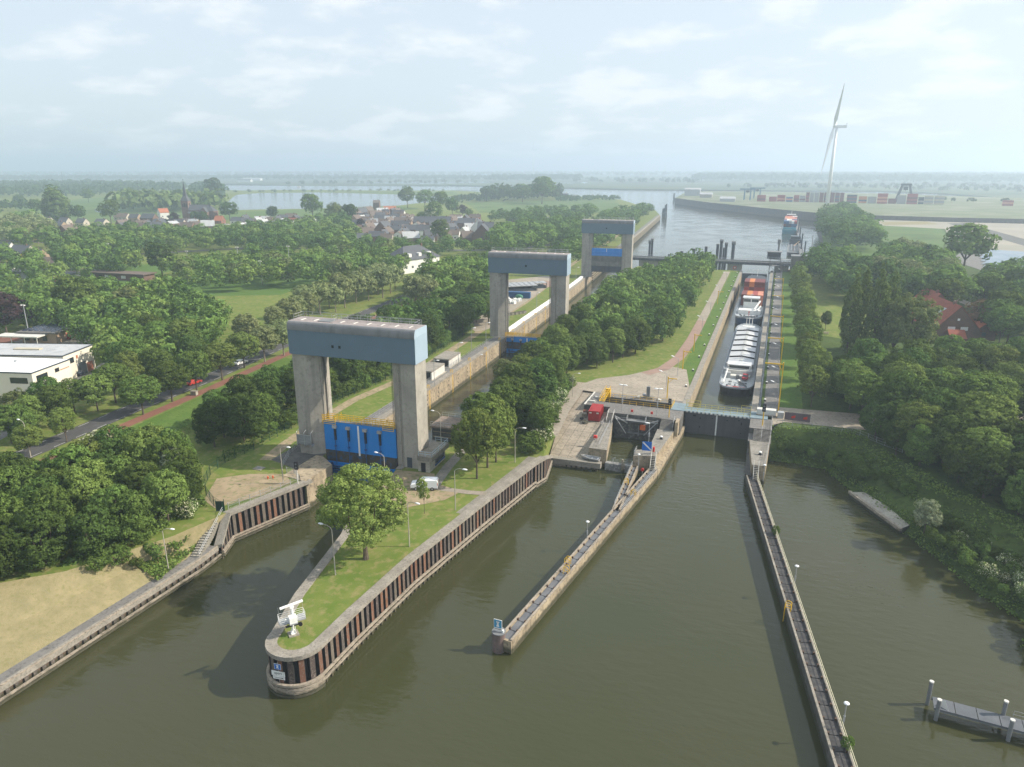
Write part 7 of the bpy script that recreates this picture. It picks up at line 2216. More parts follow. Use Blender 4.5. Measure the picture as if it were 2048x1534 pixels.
wood(canopy([(0, 442), (60, 434), (100, 450), (95, 468), (0, 476)], GZ + 11), 14, ['plane', 'plane', 'oak'], (14, 18), 'in the pale grove at the far left', 'trees of the pale grove at the far left', 61, wide=1.2)
wood(canopy([(0, 505), (60, 505), (118, 530), (108, 555), (40, 580), (0, 590)], GZ + 8), 13, ['oak', 'dark', 'fresh'], (8, 13), 'among the bungalows at the left picture edge', 'trees among the left bungalows', 67, wide=1.1)
b_ = P(325, 552, GZ); tree('dark', b_.x, b_.y, GZ, 18, 'large dark oak standing alone between the football pitches', wide=1.2)
b_ = P(15, 672, GZ); tree('purple', b_.x, b_.y, GZ, 15, 'large dark purple tree at the left picture edge', wide=1.3)
b_ = P(262, 652, GZ); tree('olive', b_.x, b_.y, GZ, 15, 'tall olive brown tree behind the football clubhouse')
b_ = P(158, 640, GZ); tree('oak', b_.x, b_.y, GZ, 17, 'tall spreading tree behind the low solar roofed building', wide=1.15)
for i in range(9):
 b_ = P(101 + i * 3.6, 444 - (i % 3) * 1.0, GZ); tree('poplar', b_.x, b_.y, GZ, 38 + (i * 7 % 5) - abs(i - 4) * 1.2, 'tall poplar in the tight row on the far left meadow', 'poplars of the far left row', wide=1.35)
for (px, py, k_, h_, lab) in [(158, 444, 'dark', 18, 'round dark tree on the meadow left of the village'), (223, 448, 'oak', 24, 'tall round tree standing behind the first village houses'), (350, 452, 'purple', 13, 'dark purple tree left of the church'), (460, 441, 'dark', 20, 'dark tree to the right of the church'),
                              (626, 440, 'oak', 28, 'tall tree rising before the lake'), (668, 447, 'fresh', 22, 'yellowish wide tree before the lake'), (700, 447, 'dark', 20, 'dark tree at the left end of the lakeside houses'), (547, 440, 'dark', 15, 'dark round tree on the lakeside dike'),
                              (815, 416, 'oak', 30, 'pale tall tree on the lake shore behind the village'), (850, 418, 'oak', 26, 'wide tree on the lake shore behind the village'), (880, 424, 'oak', 26, 'dense tree behind the right part of the village'), (905, 432, 'dark', 22, 'dark tree at the right end of the village'), (870, 446, 'oak', 22, 'broad tree among the village roofs'),
                              (868, 446, 'blossom', 16, 'cream blossoming tree among the village roofs'), (722, 462, 'purple', 11, 'dark purple tree at the left end of the crowded roofs'), (880, 486, 'oak', 18, 'large tree before the dark gabled house'), (845, 446, 'fresh', 12, 'bright tree amid the village roofs'), (925, 434, 'purple', 14, 'purple tree at the right end of the village'),
                              (938, 438, 'fresh', 12, 'bright tree before the flood plain at the village edge'), (428, 404, 'dark', 40, 'big dark tree on the left lake shore behind the church'), (390, 446, 'dark', 12, 'first dark tree in front of the church nave'), (405, 446, 'dark', 12, 'second dark tree in front of the church nave'), (1084, 408, 'oak', 42, 'big dome shaped tree on the wooded point'),
                              (1045, 405, 'oak', 30, 'second tallest tree on the wooded point'), (40, 410, 'dark', 16, 'dark clump at the far left meadow edge'), (178, 405, 'oak', 22, 'pale tree on the far left meadow'), (75, 432, 'dark', 20, 'round dark tree left of the poplar row')]:
 b_ = P(px, py, GZ); tree(k_, b_.x, b_.y, GZ, h_, lab, wide=1.15)
b_ = P(64, 526, GZ); tree('gold', b_.x, b_.y, GZ, 7, 'golden yellow shrub tree beside the left bungalows', cat='shrub')
b_ = P(76, 484, GZ); tree('gold', b_.x, b_.y, GZ, 5, 'small yellow shrub by the far left parking road', cat='shrub')
b_ = P(563, 445, GZ); tree('gold', b_.x, b_.y, GZ, 6, 'bright yellow shrub among the lakeside houses', cat='shrub')

# island and dock greenery
b_ = P(732, 1118, GZ); hh = h_top(732, 938, b_); tree('island', b_.x, b_.y, GZ, hh, 'large bright green tree standing on the island lawn', wide=1.0)
for (px, py, pt, k_, lab, wd) in [(954, 957, 824, 'lime', 'slender tree on the island lawn right of the machine building', .8), (975, 935, 815, 'lime', 'second slender tree behind the first one on the island lawn', .85), (992, 924, 800, 'lime', 'third slender tree on the island lawn near the wood', .8)]:
 b_ = P(px, py, GZ); tree(k_, b_.x, b_.y, GZ, h_top(px, pt, b_), lab, wide=wd)
b_ = P(849, 1027, GZ); tree('young', b_.x, b_.y, GZ, h_top(849, 957, b_), 'thin sapling in front of the white van', wide=.55)
for (px, py, k_, h_, lab) in [(965, 880, 'oak', 11, 'round tree behind the slender trees of the island'), (1010, 870, 'oak', 12, 'bushy tree at the start of the wood between the locks'), (1045, 868, 'dark', 10, 'dark tree at the start of the wood between the locks'), (1062, 905, 'shrub', 4.5, 'tall shrub at the right edge of the island trees'), (1080, 880, 'oak', 9, 'tree above the white flowering bushes'), (1015, 800, 'olive', 11, 'pale tree right of the lock before the wood')]:
 b_ = P(px, py, GZ); tree(k_, b_.x, b_.y, GZ, h_, lab, cat='tree' if k_ != 'shrub' else 'shrub')
wood([(-45.2, 143.5), (-48.3, 165), (-50.8, 188), (-56, 184), (-55, 152), (-49, 141), (-45.5, 139)], 2.5, ['shrub', 'shrub', 'whiteshrub', 'shrub'], (2.4, 4.6), 'in the thicket beside the tan boat slab', 'shrubs of the thicket beside the boat slab', 71, cat='shrub')
for i, (px, py) in enumerate([(946, 655), (953, 645), (978, 650), (985, 640)]):
 b_ = P(px, py, GZ); tree('fresh', b_.x, b_.y, GZ, 9.5, 'young tree on the lawn left of the middle portal', 'young lawn trees', wide=.8)

# right side
for i, y in enumerate([189, 202, 215, 229, 244, 260, 277, 295, 314, 335, 358, 383, 410]):
 tree('lime', 12.4 + .4 * math.sin(i * 1.7), y, GZ, 10.6 + (i * 5 % 3) * .9, 'yellow green lime tree in the row right of the barges', 'lime trees in the row right of the barges', wide=.88)
RW = [(24, 172.5), (23, 181), (19, 202), (21, 213), (34, 211), (44, 221), (60, 234), (84, 250), (120, 236), (140, 150), (112, 100), (72, 112), (52, 131), (38, 150), (31, 164)]
def road_gap(p):
 for a_, b2_ in (((118, 150), (104, 250)), ((52, 160), (60, 190)), ((60, 190), (70, 215)), ((26, 176), (40, 182))):
  A_, B_, Q_ = Vector(a_), Vector(b2_), Vector(p)
  t_ = max(0, min(1, (Q_ - A_).dot(B_ - A_) / (B_ - A_).length_squared))
  if (A_.lerp(B_, t_) - Q_).length < 3.2: return True
 return False
wood(RW, 6.6, ['woodmid', 'wooddark', 'wooddark', 'woodmid', 'fresh', 'oak'], (9.5, 15), 'in the dense wood behind the broken concrete landing', 'trees of the wood behind the landing', 73, wide=1.12, avoid=road_gap)
for (px, py, pt, lab) in [(1693, 705, 530, 'leftmost of the four tall poplars on the right'), (1713, 700, 522, 'second of the four tall poplars on the right'), (1742, 712, 520, 'third and tallest of the four poplars on the right'), (1768, 700, 525, 'rightmost of the four tall poplars on the right')]:
 b_ = P(px, py, GZ); tree('poplar', b_.x, b_.y, GZ, h_top(px, pt, b_), lab, 'tall poplars on the right', wide=.74)
b_ = P(1812, 722, GZ); tree('paleround', b_.x, b_.y, GZ, 21, 'large pale rounded willow beside the tall poplars', wide=1.0)
b_ = P(1783, 715, GZ); tree('paleround', b_.x, b_.y, GZ, 16, 'smaller pale willow in front of the tall poplars', wide=.8)
b_ = P(1650, 662, GZ); tree('oak', b_.x, b_.y, GZ, 7.5, 'small tree standing alone on the mown lawn', wide=.75)
b_ = P(1925, 548, GZ); tree('oak', b_.x, b_.y, GZ, 27, 'large dome shaped tree before the solar field', wide=1.35)
b_ = P(1960, 668, GZ); tree('copper', b_.x, b_.y, GZ, 12, 'copper leaved tree beside the farmhouse road', wide=1.1)
b_ = P(1998, 685, GZ); tree('copper', b_.x, b_.y, GZ, 9, 'smaller copper leaved tree beside the farmhouse road')
wood(canopy([(1625, 512), (1680, 515), (1735, 540), (1720, 568), (1655, 548)], GZ + 10), 9, ['dark', 'dark', 'oak'], (13, 17), 'in the dark group right of the bridge', 'trees of the dark group by the bridge', 79, wide=1.15)
wood(canopy([(1740, 530), (1810, 492), (1890, 525), (1905, 600), (1860, 580), (1780, 575)], GZ + 10), 10.5, ['oak', 'dark', 'oak', 'plane'], (13, 18), 'behind the red roofed farmhouse', 'trees behind the farmhouse', 83, wide=1.2)
wood(canopy([(1960, 560), (2048, 530), (2120, 560), (2120, 680), (2048, 655), (1990, 630)], GZ + 9), 10.5, ['dark', 'oak', 'dark'], (11, 16), 'at the right picture edge beyond the farmhouse', 'trees at the right edge beyond the farmhouse', 89, wide=1.2)
wood(canopy([(1645, 428), (1690, 418), (1745, 450), (1755, 475), (1690, 480), (1650, 452)], GZ + 10), 13, ['dark', 'oak'], (14, 19), 'on the green harbour mound', 'trees on the harbour mound', 97, wide=1.25)
wood([(4, 164.6), (14.6, 163), (19.2, 153), (22.5, 154), (19.5, 165), (6, 168)], 1.5, ['shrub'], (1.0, 2.6), 'on the slope beside the approach pier with the stairs', 'shrubs on the slope by the right pier', 101, z=2.6, cat='shrub')
wood([(27.8, 136), (33.4, 125.5), (36, 118), (40.6, 112), (39, 105), (44, 104), (49, 113), (44, 122), (40, 131), (33, 141)], 1.7, ['shrub', 'shrub', 'shrub', 'shrub', 'shrub', 'whiteshrub'], (1.0, 2.6), 'on the bank slope beyond the concrete landing', 'shrubs on the landing bank slope', 103, z=2.4, cat='shrub')
wood([(40, 110), (39, 104), (47, 97), (58, 90), (64, 100), (52, 112)], 2.3, ['shrub'], (1.5, 3.0), 'along the water edge above the landing stage', 'shrubs above the landing stage', 107, z=1.6, cat='shrub')
wood([(24, 171), (32, 153), (38, 146), (52, 128), (64, 113), (70, 122), (52, 142), (40, 160), (28, 174)], 5.4, ['woodmid', 'wooddark', 'woodmid'], (7.5, 11), 'at the front edge of the wood behind the broken concrete landing', 'front trees of the wood behind the landing', 113, avoid=road_gap)
wood([(20, 157), (24, 151), (29, 147), (31, 150), (26, 160), (22, 168)], 2.0, ['shrub'], (1.0, 2.2), 'on the slope behind the concrete landing', 'shrubs behind the landing', 109, z=3.2, cat='shrub')
wood([(-104.5, 127), (-105.5, 153), (-104, 172), (-104, 195), (-105.5, 230), (-107.5, 243), (-110.5, 243), (-108, 195), (-109, 153), (-107.5, 122)], 2.7, ['shrub'], (2.4, 4.2), 'along the green mesh fence of the service track', 'shrubs along the mesh fence', 111, cat='shrub')
b_ = P(1848, 1065, 2.5); tree('silver', b_.x, b_.y, 2.5, 6.5, 'silver green willow bush at the end of the concrete bank landing', wide=.9)
t = thing('hedge', 'long thin dark hedge crossing the mown lawn', 'hedge', (16.6, 350, GZ))
hl_ = [(16.4 + .9 * k / 60, 418 - 138 * k / 60, .8, .55, 1.4, .85) for k in range(61)]
o = bpy.data.objects.new('foliage', leaf_mesh('foliage', [(a - 16.6, b2 - 350, c, d, e, f) for a, b2, c, d, e, f in hl_], 5000, .35, ['leaf_dark'], 9)); COL.objects.link(o); o.parent = t
# tufts on the handrail jetty
for (f, lab) in ((.235, 'green tuft growing on the handrail jetty, farther one'), (.70, 'green tuft growing on the handrail jetty by the nearest lamp')):
 p_ = jl(f, .95); tree('shrub', p_.x, p_.y, 2.1, 1.7, lab, cat='shrub', wide=.7)

# rough low growth on the slopes: nobody could count it
def undergrowth(polys, n, seed, mats, name='undergrowth'):
 g = np.random.default_rng(seed); r = random.Random(seed)
 P_ = []
 for poly, zf, hh, k in polys:
  xs = [p[0] for p in poly]; ys = [p[1] for p in poly]; c = 0
  while c < k:
   x, y = r.uniform(min(xs), max(xs)), r.uniform(min(ys), max(ys))
   if inside((x, y), poly):
    c += 1; w = .5 + .5 * math.sin(x * 1.3 + math.sin(y * .9) * 2) * math.sin(y * 1.1 + seed)
    P_.append((x, y, zf(x, y) + r.random() * hh * (.25 + w)))
 p = np.array(P_); n = len(p)
 nor = g.normal(size=(n, 3)) * .7 + np.array([0, 0, .8]); nor /= np.linalg.norm(nor, axis=1)[:, None]
 t = g.normal(size=(n, 3)); t -= nor * np.einsum('ij,ij->i', t, nor)[:, None]; t /= np.linalg.norm(t, axis=1)[:, None]
 b = np.cross(nor, t); s = g.uniform(.09, .26, n)[:, None]
 v = np.empty((n, 4, 3)); v[:, 0] = p - t * s; v[:, 1] = p - b * s; v[:, 2] = p + t * s; v[:, 3] = p + b * s
 me = bpy.data.meshes.new(name)
 me.vertices.add(n * 4); me.vertices.foreach_set('co', v.reshape(-1)); me.loops.add(n * 4); me.loops.foreach_set('vertex_index', np.arange(n * 4, dtype=np.int32))
 me.polygons.add(n); me.polygons.foreach_set('loop_start', np.arange(0, n * 4, 4, dtype=np.int32))
 for m_ in mats: me.materials.append(MATS[m_])
 me.polygons.foreach_set('material_index', (g.random(n) < .35).astype(np.int32)); me.update(calc_edges=True); me.validate()
 o = bpy.data.objects.new(name, me); COL.objects.link(o); return tag(o, kind='stuff')
def bank_z(x, y):
 best = (1e9, 0)
 for i in range(len(blo_r) - 1):
  for A_, B_, z_ in ((blo_r[i], blo_r[i + 1], -.2), (bmd_r[i], bmd_r[i + 1], 1.3), (bhi_r[i], bhi_r[i + 1], GZ)):
   A_, B_, Q_ = Vector(A_[:2]), Vector(B_[:2]), Vector((x, y))
   t_ = max(0, min(1, (Q_ - A_).dot(B_ - A_) / max(1e-6, (B_ - A_).length_squared)))
   d_ = (A_.lerp(B_, t_) - Q_).length
   best_list.append((d_, z_))
 s_ = sorted(best_list)[:2]; best_list.clear()
 return (s_[0][1] * s_[1][0] + s_[1][1] * s_[0][0]) / max(1e-6, s_[0][0] + s_[1][0]) if s_[0][1] != s_[1][1] else s_[0][1]
best_list = []
slope_r = [tuple(p[:2]) for p in blo_r[:9]] + [tuple(p[:2]) for p in bhi_r[:9]][::-1]
undergrowth([(slope_r, bank_z, 1.0, 16000)], 0, 3, ['leaf_mid', 'leaf_yellow'])
undergrowth([([(-88.2, 79), (-90.5, 90), (-96.5, 93.5), (-103, 96), (-99, 88), (-95, 78)], lambda x, y: 3.2 + min(1, max(0, (-x - 86) / 9)) * 2.8, .8, 5000),
             ([(-86.6, 73), (-88, 84), (-91, 84), (-92, 74)], lambda x, y: 2.4 + min(1, max(0, (-x - 86.6) / 5)) * 1.2, .3, 2000),
             ([(-128, 118), (-121, 119), (-117, 132), (-118, 150), (-124, 172), (-140, 176), (-136, 140)], lambda x, y: GZ, .7, 5000)], 0, 5, ['leaf_yellow', 'leaf_mid'])
undergrowth([([(-44.0, 140), (-44.4, 143.5), (-47.8, 165), (-50.6, 188), (-52.5, 188), (-50, 165), (-46, 140)], lambda x, y: GZ if y > 150 else GZ - .1, .9, 3500),
             ([(-103.4, 108), (-104.6, 153), (-102.6, 195), (-106, 246), (-109, 246), (-106, 195), (-108, 150), (-107, 108)], lambda x, y: GZ, 1.0, 5000)], 0, 7, ['leaf_mid', 'leaf_dark'])

# far woods read as masses
def far_wood(poly, z, gap, h, seed, mat='leaf_far', per=34, name='far_woodland', wide=.5, lim=1500):
 pts = scatter(poly, gap, seed, 12)[:lim]
 r = random.Random(seed)
 lb = []
 for p in pts:
  hh = h * r.uniform(.7, 1.15)
  lb.append((p[0], p[1], z + hh * .55, hh * wide * r.uniform(.8, 1.3), hh * wide * r.uniform(.8, 1.3), hh * .48))
 if not lb: return
 g = np.random.default_rng(seed)
 c = np.array(lb); N_ = len(c) * per
 k = np.repeat(np.arange(len(c)), per)
 d = g.normal(size=(N_, 3)); d[:, 2] = np.abs(d[:, 2]) * 1.0 - .35; d /= np.linalg.norm(d, axis=1)[:, None]
 p = c[k, :3] + d * c[k, 3:6]
 nn = d + g.normal(size=(N_, 3)) * .45; nn /= np.linalg.norm(nn, axis=1)[:, None]
 t_ = g.normal(size=(N_, 3)); t_ -= nn * np.einsum('ij,ij->i', t_, nn)[:, None]; t_ /= np.linalg.norm(t_, axis=1)[:, None]
 b_ = np.cross(nn, t_)
 s = (h * .17 * g.uniform(.6, 1.3, N_))[:, None]
 v = np.empty((N_, 4, 3)); v[:, 0] = p - t_ * s; v[:, 1] = p - b_ * s; v[:, 2] = p + t_ * s; v[:, 3] = p + b_ * s
 me = bpy.data.meshes.new(name)
 me.vertices.add(N_ * 4); me.vertices.foreach_set('co', v.reshape(-1)); me.loops.add(N_ * 4); me.loops.foreach_set('vertex_index', np.arange(N_ * 4, dtype=np.int32))
 me.polygons.add(N_); me.polygons.foreach_set('loop_start', np.arange(0, N_ * 4, 4, dtype=np.int32))
 me.materials.append(MATS[mat]); me.update(calc_edges=True); me.validate()
 o = bpy.data.objects.new(name, me); COL.objects.link(o)
 return tag(o, kind='stuff')
C_ = lambda px, z: canopy(px, z)
for i, (px, z, gap, h, mat_) in enumerate([
 ([(-60, 398), (190, 393), (240, 389), (360, 385), (372, 378), (180, 371), (-60, 373)], 5, 26, 20, 'leaf_far'),
 ([(236, 424), (430, 424), (440, 414), (400, 409), (260, 411)], GZ, 17, 24, 'leaf_poplar'),
 ([(380, 392), (440, 400), (448, 388), (400, 380)], GZ, 24, 22, 'leaf_far'),
 ([(955, 404), (1112, 402), (1118, 395), (1000, 394)], GZ, 21, 24, 'leaf_far'),
 ([(1110, 405), (1235, 402), (1238, 398), (1120, 396)], GZ, 13, 8, 'leaf_far'),
 ([(900, 408), (990, 404), (1000, 398), (920, 400)], GZ, 15, 12, 'leaf_far'),
 ([(1385, 362), (1700, 366), (2120, 368), (2120, 354), (1700, 352), (1400, 352)], 2.5, 36, 30, 'leaf_far'),
 ([(1440, 377), (1700, 380), (1900, 384), (2120, 388), (2120, 374), (1560, 371)], 2.5, 54, 14, 'leaf_far'),
 ([(-40, 362), (400, 360), (700, 360), (980, 361), (980, 356), (500, 355), (-40, 356)], 2.5, 42, 20, 'leaf_far'),
 ([(985, 363), (1160, 362), (1160, 357), (985, 357)], 2.5, 38, 26, 'leaf_far'),
 ([(1150, 366), (1400, 370), (1400, 361), (1150, 360)], 2.5, 80, 18, 'leaf_far'),
 ([(-80, 352), (2200, 353), (2200, 347), (-80, 346.5)], 2.5, 95, 26, 'leaf_far'),
 ([(560, 371), (900, 368), (960, 367), (940, 364.5), (600, 367)], 2.5, 60, 14, 'leaf_far'),
 ([(470, 386.5), (900, 383), (900, 381.8), (470, 384.5)], GZ, 28, 7, 'leaf_far'),
 ([(-40, 428), (50, 424), (50, 416), (-40, 418)], GZ, 20, 14, 'leaf_far'),
 ([(1870, 404), (2100, 412), (2100, 408), (1890, 401)], TZ, 30, 8, 'leaf_far')]):
 far_wood(C_(px, z), z, gap, h, 200 + i, mat_)
# plant everything in or near the frame: the largest as trees of their own, the small far ones of the woods as one mass
def shown(q):
 px, py, d = W(q[1], q[2], q[3] + q[4] * .5)
 m_ = 1420 / max(d, 1) * q[4]
 return d > 5 and -m_ * 1.2 < px < 2048 + m_ * 2.5 and py < 1534 + m_
REQ = [q for q in REQ if shown(q)]
size_of = lambda q: q[4] * q[8] / math.hypot(q[1], q[2])
own = [q for q in REQ if q[9]]
rest = sorted([q for q in REQ if not q[9]], key=size_of, reverse=True)
room = 296 - sum(1 for q in own if KINDS[q[0]]['obj'] == 'broadleaf_tree')
mass = []
for q in rest:
 if KINDS[q[0]]['obj'] == 'broadleaf_tree':
  if room > 0: room -= 1; own.append(q)
  else: mass.append(q)
 else: own.append(q)
for q in own: plant(*q[:9])
bufs, mis, mats_ = [], [], []
for q in mass:
 me = KINDS[q[0]]['mass']; nv = len(me.vertices)
 co = np.empty(nv * 3, np.float32); me.vertices.foreach_get('co', co); co = co.reshape(-1, 3)
 s = q[4] / KINDS[q[0]]['h']; a = trng.uniform(0, 6.28); c_, s_ = math.cos(a), math.sin(a)
 w_ = s * q[8]
 v = np.stack([(co[:, 0] * c_ - co[:, 1] * s_) * w_ + q[1], (co[:, 0] * s_ + co[:, 1] * c_) * w_ + q[2], co[:, 2] * s + q[3]], 1)
 mn = me.materials[0].name
 if mn not in mats_: mats_.append(mn)
 bufs.append(v); mis.append(np.full(nv // 4, mats_.index(mn), np.int32))
if bufs:
 v = np.concatenate(bufs); nf = len(v) // 4
 me = bpy.data.meshes.new('woodland')
 me.vertices.add(nf * 4); me.vertices.foreach_set('co', v.reshape(-1)); me.loops.add(nf * 4); me.loops.foreach_set('vertex_index', np.arange(nf * 4, dtype=np.int32))
 me.polygons.add(nf); me.polygons.foreach_set('loop_start', np.arange(0, nf * 4, 4, dtype=np.int32))
 for m_ in mats_: me.materials.append(MATS[m_])
 me.polygons.foreach_set('material_index', np.concatenate(mis)); me.update(calc_edges=True); me.validate()
 o = bpy.data.objects.new('woodland', me); COL.objects.link(o); tag(o, kind='stuff')
print('trees', len(own), 'massed', len(mass))
# ------------------------------------------------------------------ buildings
def gable_house(name, label, loc, rz, w, d, eave, ridge, wallm, roofm, group=None, cat='house', windows=True, chimney=True, over=.4, winm='window_far', hip=0.0, nwin=3):
 """ridge along local x; w along x, d along y, front faces -y"""
 t = thing(name, label, cat, loc, rz, group)
 mb = MB(); mb.box(-w / 2, -d / 2, -.3, w / 2, d / 2, eave)
 if not hip:
  for s in (-1, 1):
   v = [(s * w / 2, -d / 2, eave), (s * w / 2, d / 2, eave), (s * w / 2, 0, ridge - .05)]
   mb.tri(*(v if s > 0 else v[::-1]))
 mb.build('wall', wallm, t)
 mb = MB()
 o, ox = over, (over * .6 if not hip else over)
 sl = (ridge - eave) / (d / 2); ze = eave - sl * o
 rx = w / 2 + ox - hip
 th = .18
 A = [(-w / 2 - ox, -d / 2 - o, ze), (w / 2 + ox, -d / 2 - o, ze), (rx, 0, ridge), (-rx, 0, ridge)]
 B2 = [(w / 2 + ox, d / 2 + o, ze), (-w / 2 - ox, d / 2 + o, ze), (-rx, 0, ridge), (rx, 0, ridge)]
 for q in (A, B2):
  mb.quad(*[(x, y, z + th) for x, y, z in q]); mb.quad(*[(x, y, z) for x, y, z in q[::-1]])
 mb.quad(A[0], A[1], (A[1][0], A[1][1], ze + th), (A[0][0], A[0][1], ze + th)); mb.quad(B2[0], B2[1], (B2[1][0], B2[1][1], ze + th), (B2[0][0], B2[0][1], ze + th))
 for s in (-1, 1):
  p, q, r = (s * (w / 2 + ox), -d / 2 - o, ze), (s * rx, 0, ridge), (s * (w / 2 + ox), d / 2 + o, ze)
  up = lambda c: (c[0], c[1], c[2] + th)
  if hip: mb.tri(*([up(p), up(r), up(q)] if s > 0 else [up(r), up(p), up(q)]))
  mb.quad(p, q, up(q), up(p)); mb.quad(q, r, up(r), up(q))
 rf = mb.build('roof', roofm, t)
 if chimney:
  mb = MB(); x = w * .28; mb.box(x - .4, -.45, ridge - 1.0, x + .4, .45, ridge + 1.0); mb.build('chimney', 'brick_brown', rf)
 if windows:
  for s in range(nwin):
   x = -w / 2 + w * (s + .5) / nwin
   mb = MB(); mb.box(x - .75, -d / 2 - .04, eave * .35, x + .75, -d / 2 - .003, eave * .35 + 1.3)
   mb.build('window', winm, t)
  for s in (-1, 1):
   mb = MB(); xx = s * (w / 2); mb.box(min(xx + s * .003, xx + s * .04), -.7, eave * .6, max(xx + s * .003, xx + s * .04), .7, eave * .6 + 1.4); mb.build('window', winm, t)
 return t

# cream warehouses on the left
def warehouse(label, corner, w, d, h, roofm, rz=0):
 c_ = Vector((*corner, GZ)) + Matrix.Rotation(rz, 3, 'Z') @ Vector((-w / 2, d / 2, 0))
 t = thing('warehouse', label, 'warehouse', c_, rz)
 mb = MB(); mb.box(-w / 2, -d / 2, -.3, w / 2, d / 2, h); mb.build('wall', 'cream_wall', t)
 mb = MB(); mb.box(-w / 2 - .15, -d / 2 - .15, h, w / 2 + .15, d / 2 + .15, h + .25, 0); mb.box(-w / 2 + .2, -d / 2 + .2, h + .25, w / 2 - .2, d / 2 - .2, h + .262, 1)
 rf = mb.build('roof', ['steel_dark', roofm], t)
 return t, w, d, rf
# near one: right corner column at photo (65,748) roof level
wa, w, d, rf = warehouse('front cream warehouse with white flat roof at the left picture edge', (-179.5, 124.0), 42, 14.2, 7.4, 'roof_white', R(14))
def win(t, x0, z0, x1, z1, side, w, d, m_='dark_glass', name='window'):
 mb = MB()
 if side == 'E': mb.box(w / 2 + .004, x0, z0, w / 2 + .05, x1, z1)
 else: mb.box(x0, -d / 2 - .05, z0, x1, -d / 2 - .004, z1)
 return mb.build(name, m_, t)
win(wa, -5.8, 4.6, -1.8, 6.4, 'E', w, d); win(wa, -5.8, .9, -1.8, 2.6, 'E', w, d); win(wa, w / 2 - 6.5, 4.6, w / 2 - 1.5, 6.2, 'S', w, d); win(wa, w / 2 - 6.5, .9, w / 2 - 1.5, 2.4, 'S', w, d); win(wa, -8, 1.0, -3.5, 2.4, 'S', w, d); win(wa, -8, 4.6, -3.5, 6.2, 'S', w, d)
mb = MB(); mb.box(w / 2 + .004, 1.0, 5.4, w / 2 + .05, 2.6, 6.5); mb.build('sign_mark', 'black', wa)
mb = MB()
for k in range(9): mb.box(w / 2 + .004, 3.0 + k * .4, 5.45, w / 2 + .04, 3.22 + k * .4, 5.8)
mb.build('lettering', 'tile_orange', wa)
mb = MB()
for (x, y, a) in ((2, 1, 1), (5, -1, .8), (8, 2.5, .6), (-4, 0, 1.2)): mb.box(x, y, 7.67, x + a, y + a, 7.67 + a * .7)
mb.build('roof_unit', 'galv', rf)
wb, w, d, rf = warehouse('rear cream warehouse with grey flat roof and a dark logo', (-188.0, 139.7), 42, 13.5, 7.4, 'roof_grey', R(17))
win(wb, -6.0, 4.6, -2.4, 6.2, 'E', w, d); win(wb, w / 2 - 3.6, 4.6, w / 2 - 1.0, 6.2, 'S', w, d); win(wb, w / 2 - 3.6, .9, w / 2 - 1.0, 2.6, 'S', w, d)
win(wb, -1.5, 0, 2.6, 3.8, 'E', w, d, 'galv_dark', 'roller_door')
mb = MB(); mb.box(w / 2 + .004, 2.9, .1, w / 2 + .06, 5.6, 3.0); mb.build('poster', 'cont_salmon', wb)
mb = MB(); mb.box(w / 2 + .004, -1.3, 5.3, w / 2 + .05, -.5, 6.3); mb.build('sign_mark', 'tile_orange', wb)
mb = MB()
for k in range(13): mb.box(w / 2 + .004, .1 + k * .45, 5.5, w / 2 + .05, .36 + k * .45, 5.85 + .15 * (k in (0, 5, 9)))
mb.build('lettering', 'galv_dark', wb)
mb = MB(); mb.box(2, -1, 7.67, 10, .6, 8.0); mb.build('skylight', 'cont_beige', rf)
# low sports building with solar roof
t = thing('sports_pavilion', 'low pavilion with solar panels on its dark flat roof behind the warehouses', 'building', (-241, 178.5, GZ), R(14))
mb = MB(); mb.box(-7, -8, -.3, 6, 9, 3.6); mb.build('wall', 'brick_buff', t)
mb = MB(); mb.box(-8, -9, 3.6, 6.6, 9.6, 4.05); rf = mb.build('roof', 'platform', t)
mb = MB()
for i in range(6):
 for j in range(8): mb.quad((-7 + i * 2.2, -7.6 + j * 2.1, 4.1), (-5.2 + i * 2.2, -7.6 + j * 2.1, 4.1), (-5.2 + i * 2.2, -6.2 + j * 2.1, 4.5), (-7 + i * 2.2, -6.2 + j * 2.1, 4.5))
mb.build('solar_panel', 'solar', rf)
mb = MB(); mb.box(-13, -13, 3.0, 3, -8, 3.4); mb.build('canopy', 'white_dull', t)
mb = MB()
for x in (-12.5, -7, -2, 2.6): mb.box(x - .1, -12.8, 0, x + .1, -12.6, 3.0)
mb.build('post', 'white_dull', t)
for x in (6.004,):
 mb = MB(); mb.box(x, -3, .2, x + .05, -1, 2.4); mb.build('door', 'red', t)
win_mb = MB()
for k in range(3): win_mb.box(-6 + k * 3.4, -8.06, .8, -4.2 + k * 3.4, -8.004, 2.6)
win_mb.build('window', 'dark_glass', t)
# football clubhouse
b_ = P(205, 556, GZ)
t = thing('clubhouse', 'long low brick clubhouse between the two football pitches', 'building', b_, R(4))
mb = MB(); mb.box(-32, -4, -.3, 32, 4, 3.4); mb.build('wall', 'brick_brown', t)
mb = MB(); mb.box(-33, -5, 3.4, 33, 5, 3.9); mb.build('roof', 'tile_brown', t)
for x in (-8, 2, 12): mb = MB(); mb.box(x, -4.05, 0, x + 2, -4.004, 2.4); mb.build('door', 'black', t)
for x in (-4, 6, 17): mb = MB(); mb.box(x, -4.05, 1, x + 3, -4.004, 2.6); mb.build('window', 'white_dull', t)
t = thing('storage_shed', 'grey green shed with open front left of the clubhouse', 'shed', P(88, 560, GZ), R(3))
mb = MB(); mb.box(-22, -4, -.3, 22, 4, 4.2); mb.build('wall', 'cont_grey', t); mb = MB(); mb.box(-23, -5, 4.2, 23, 5, 4.7); mb.build('roof', 'slate', t)
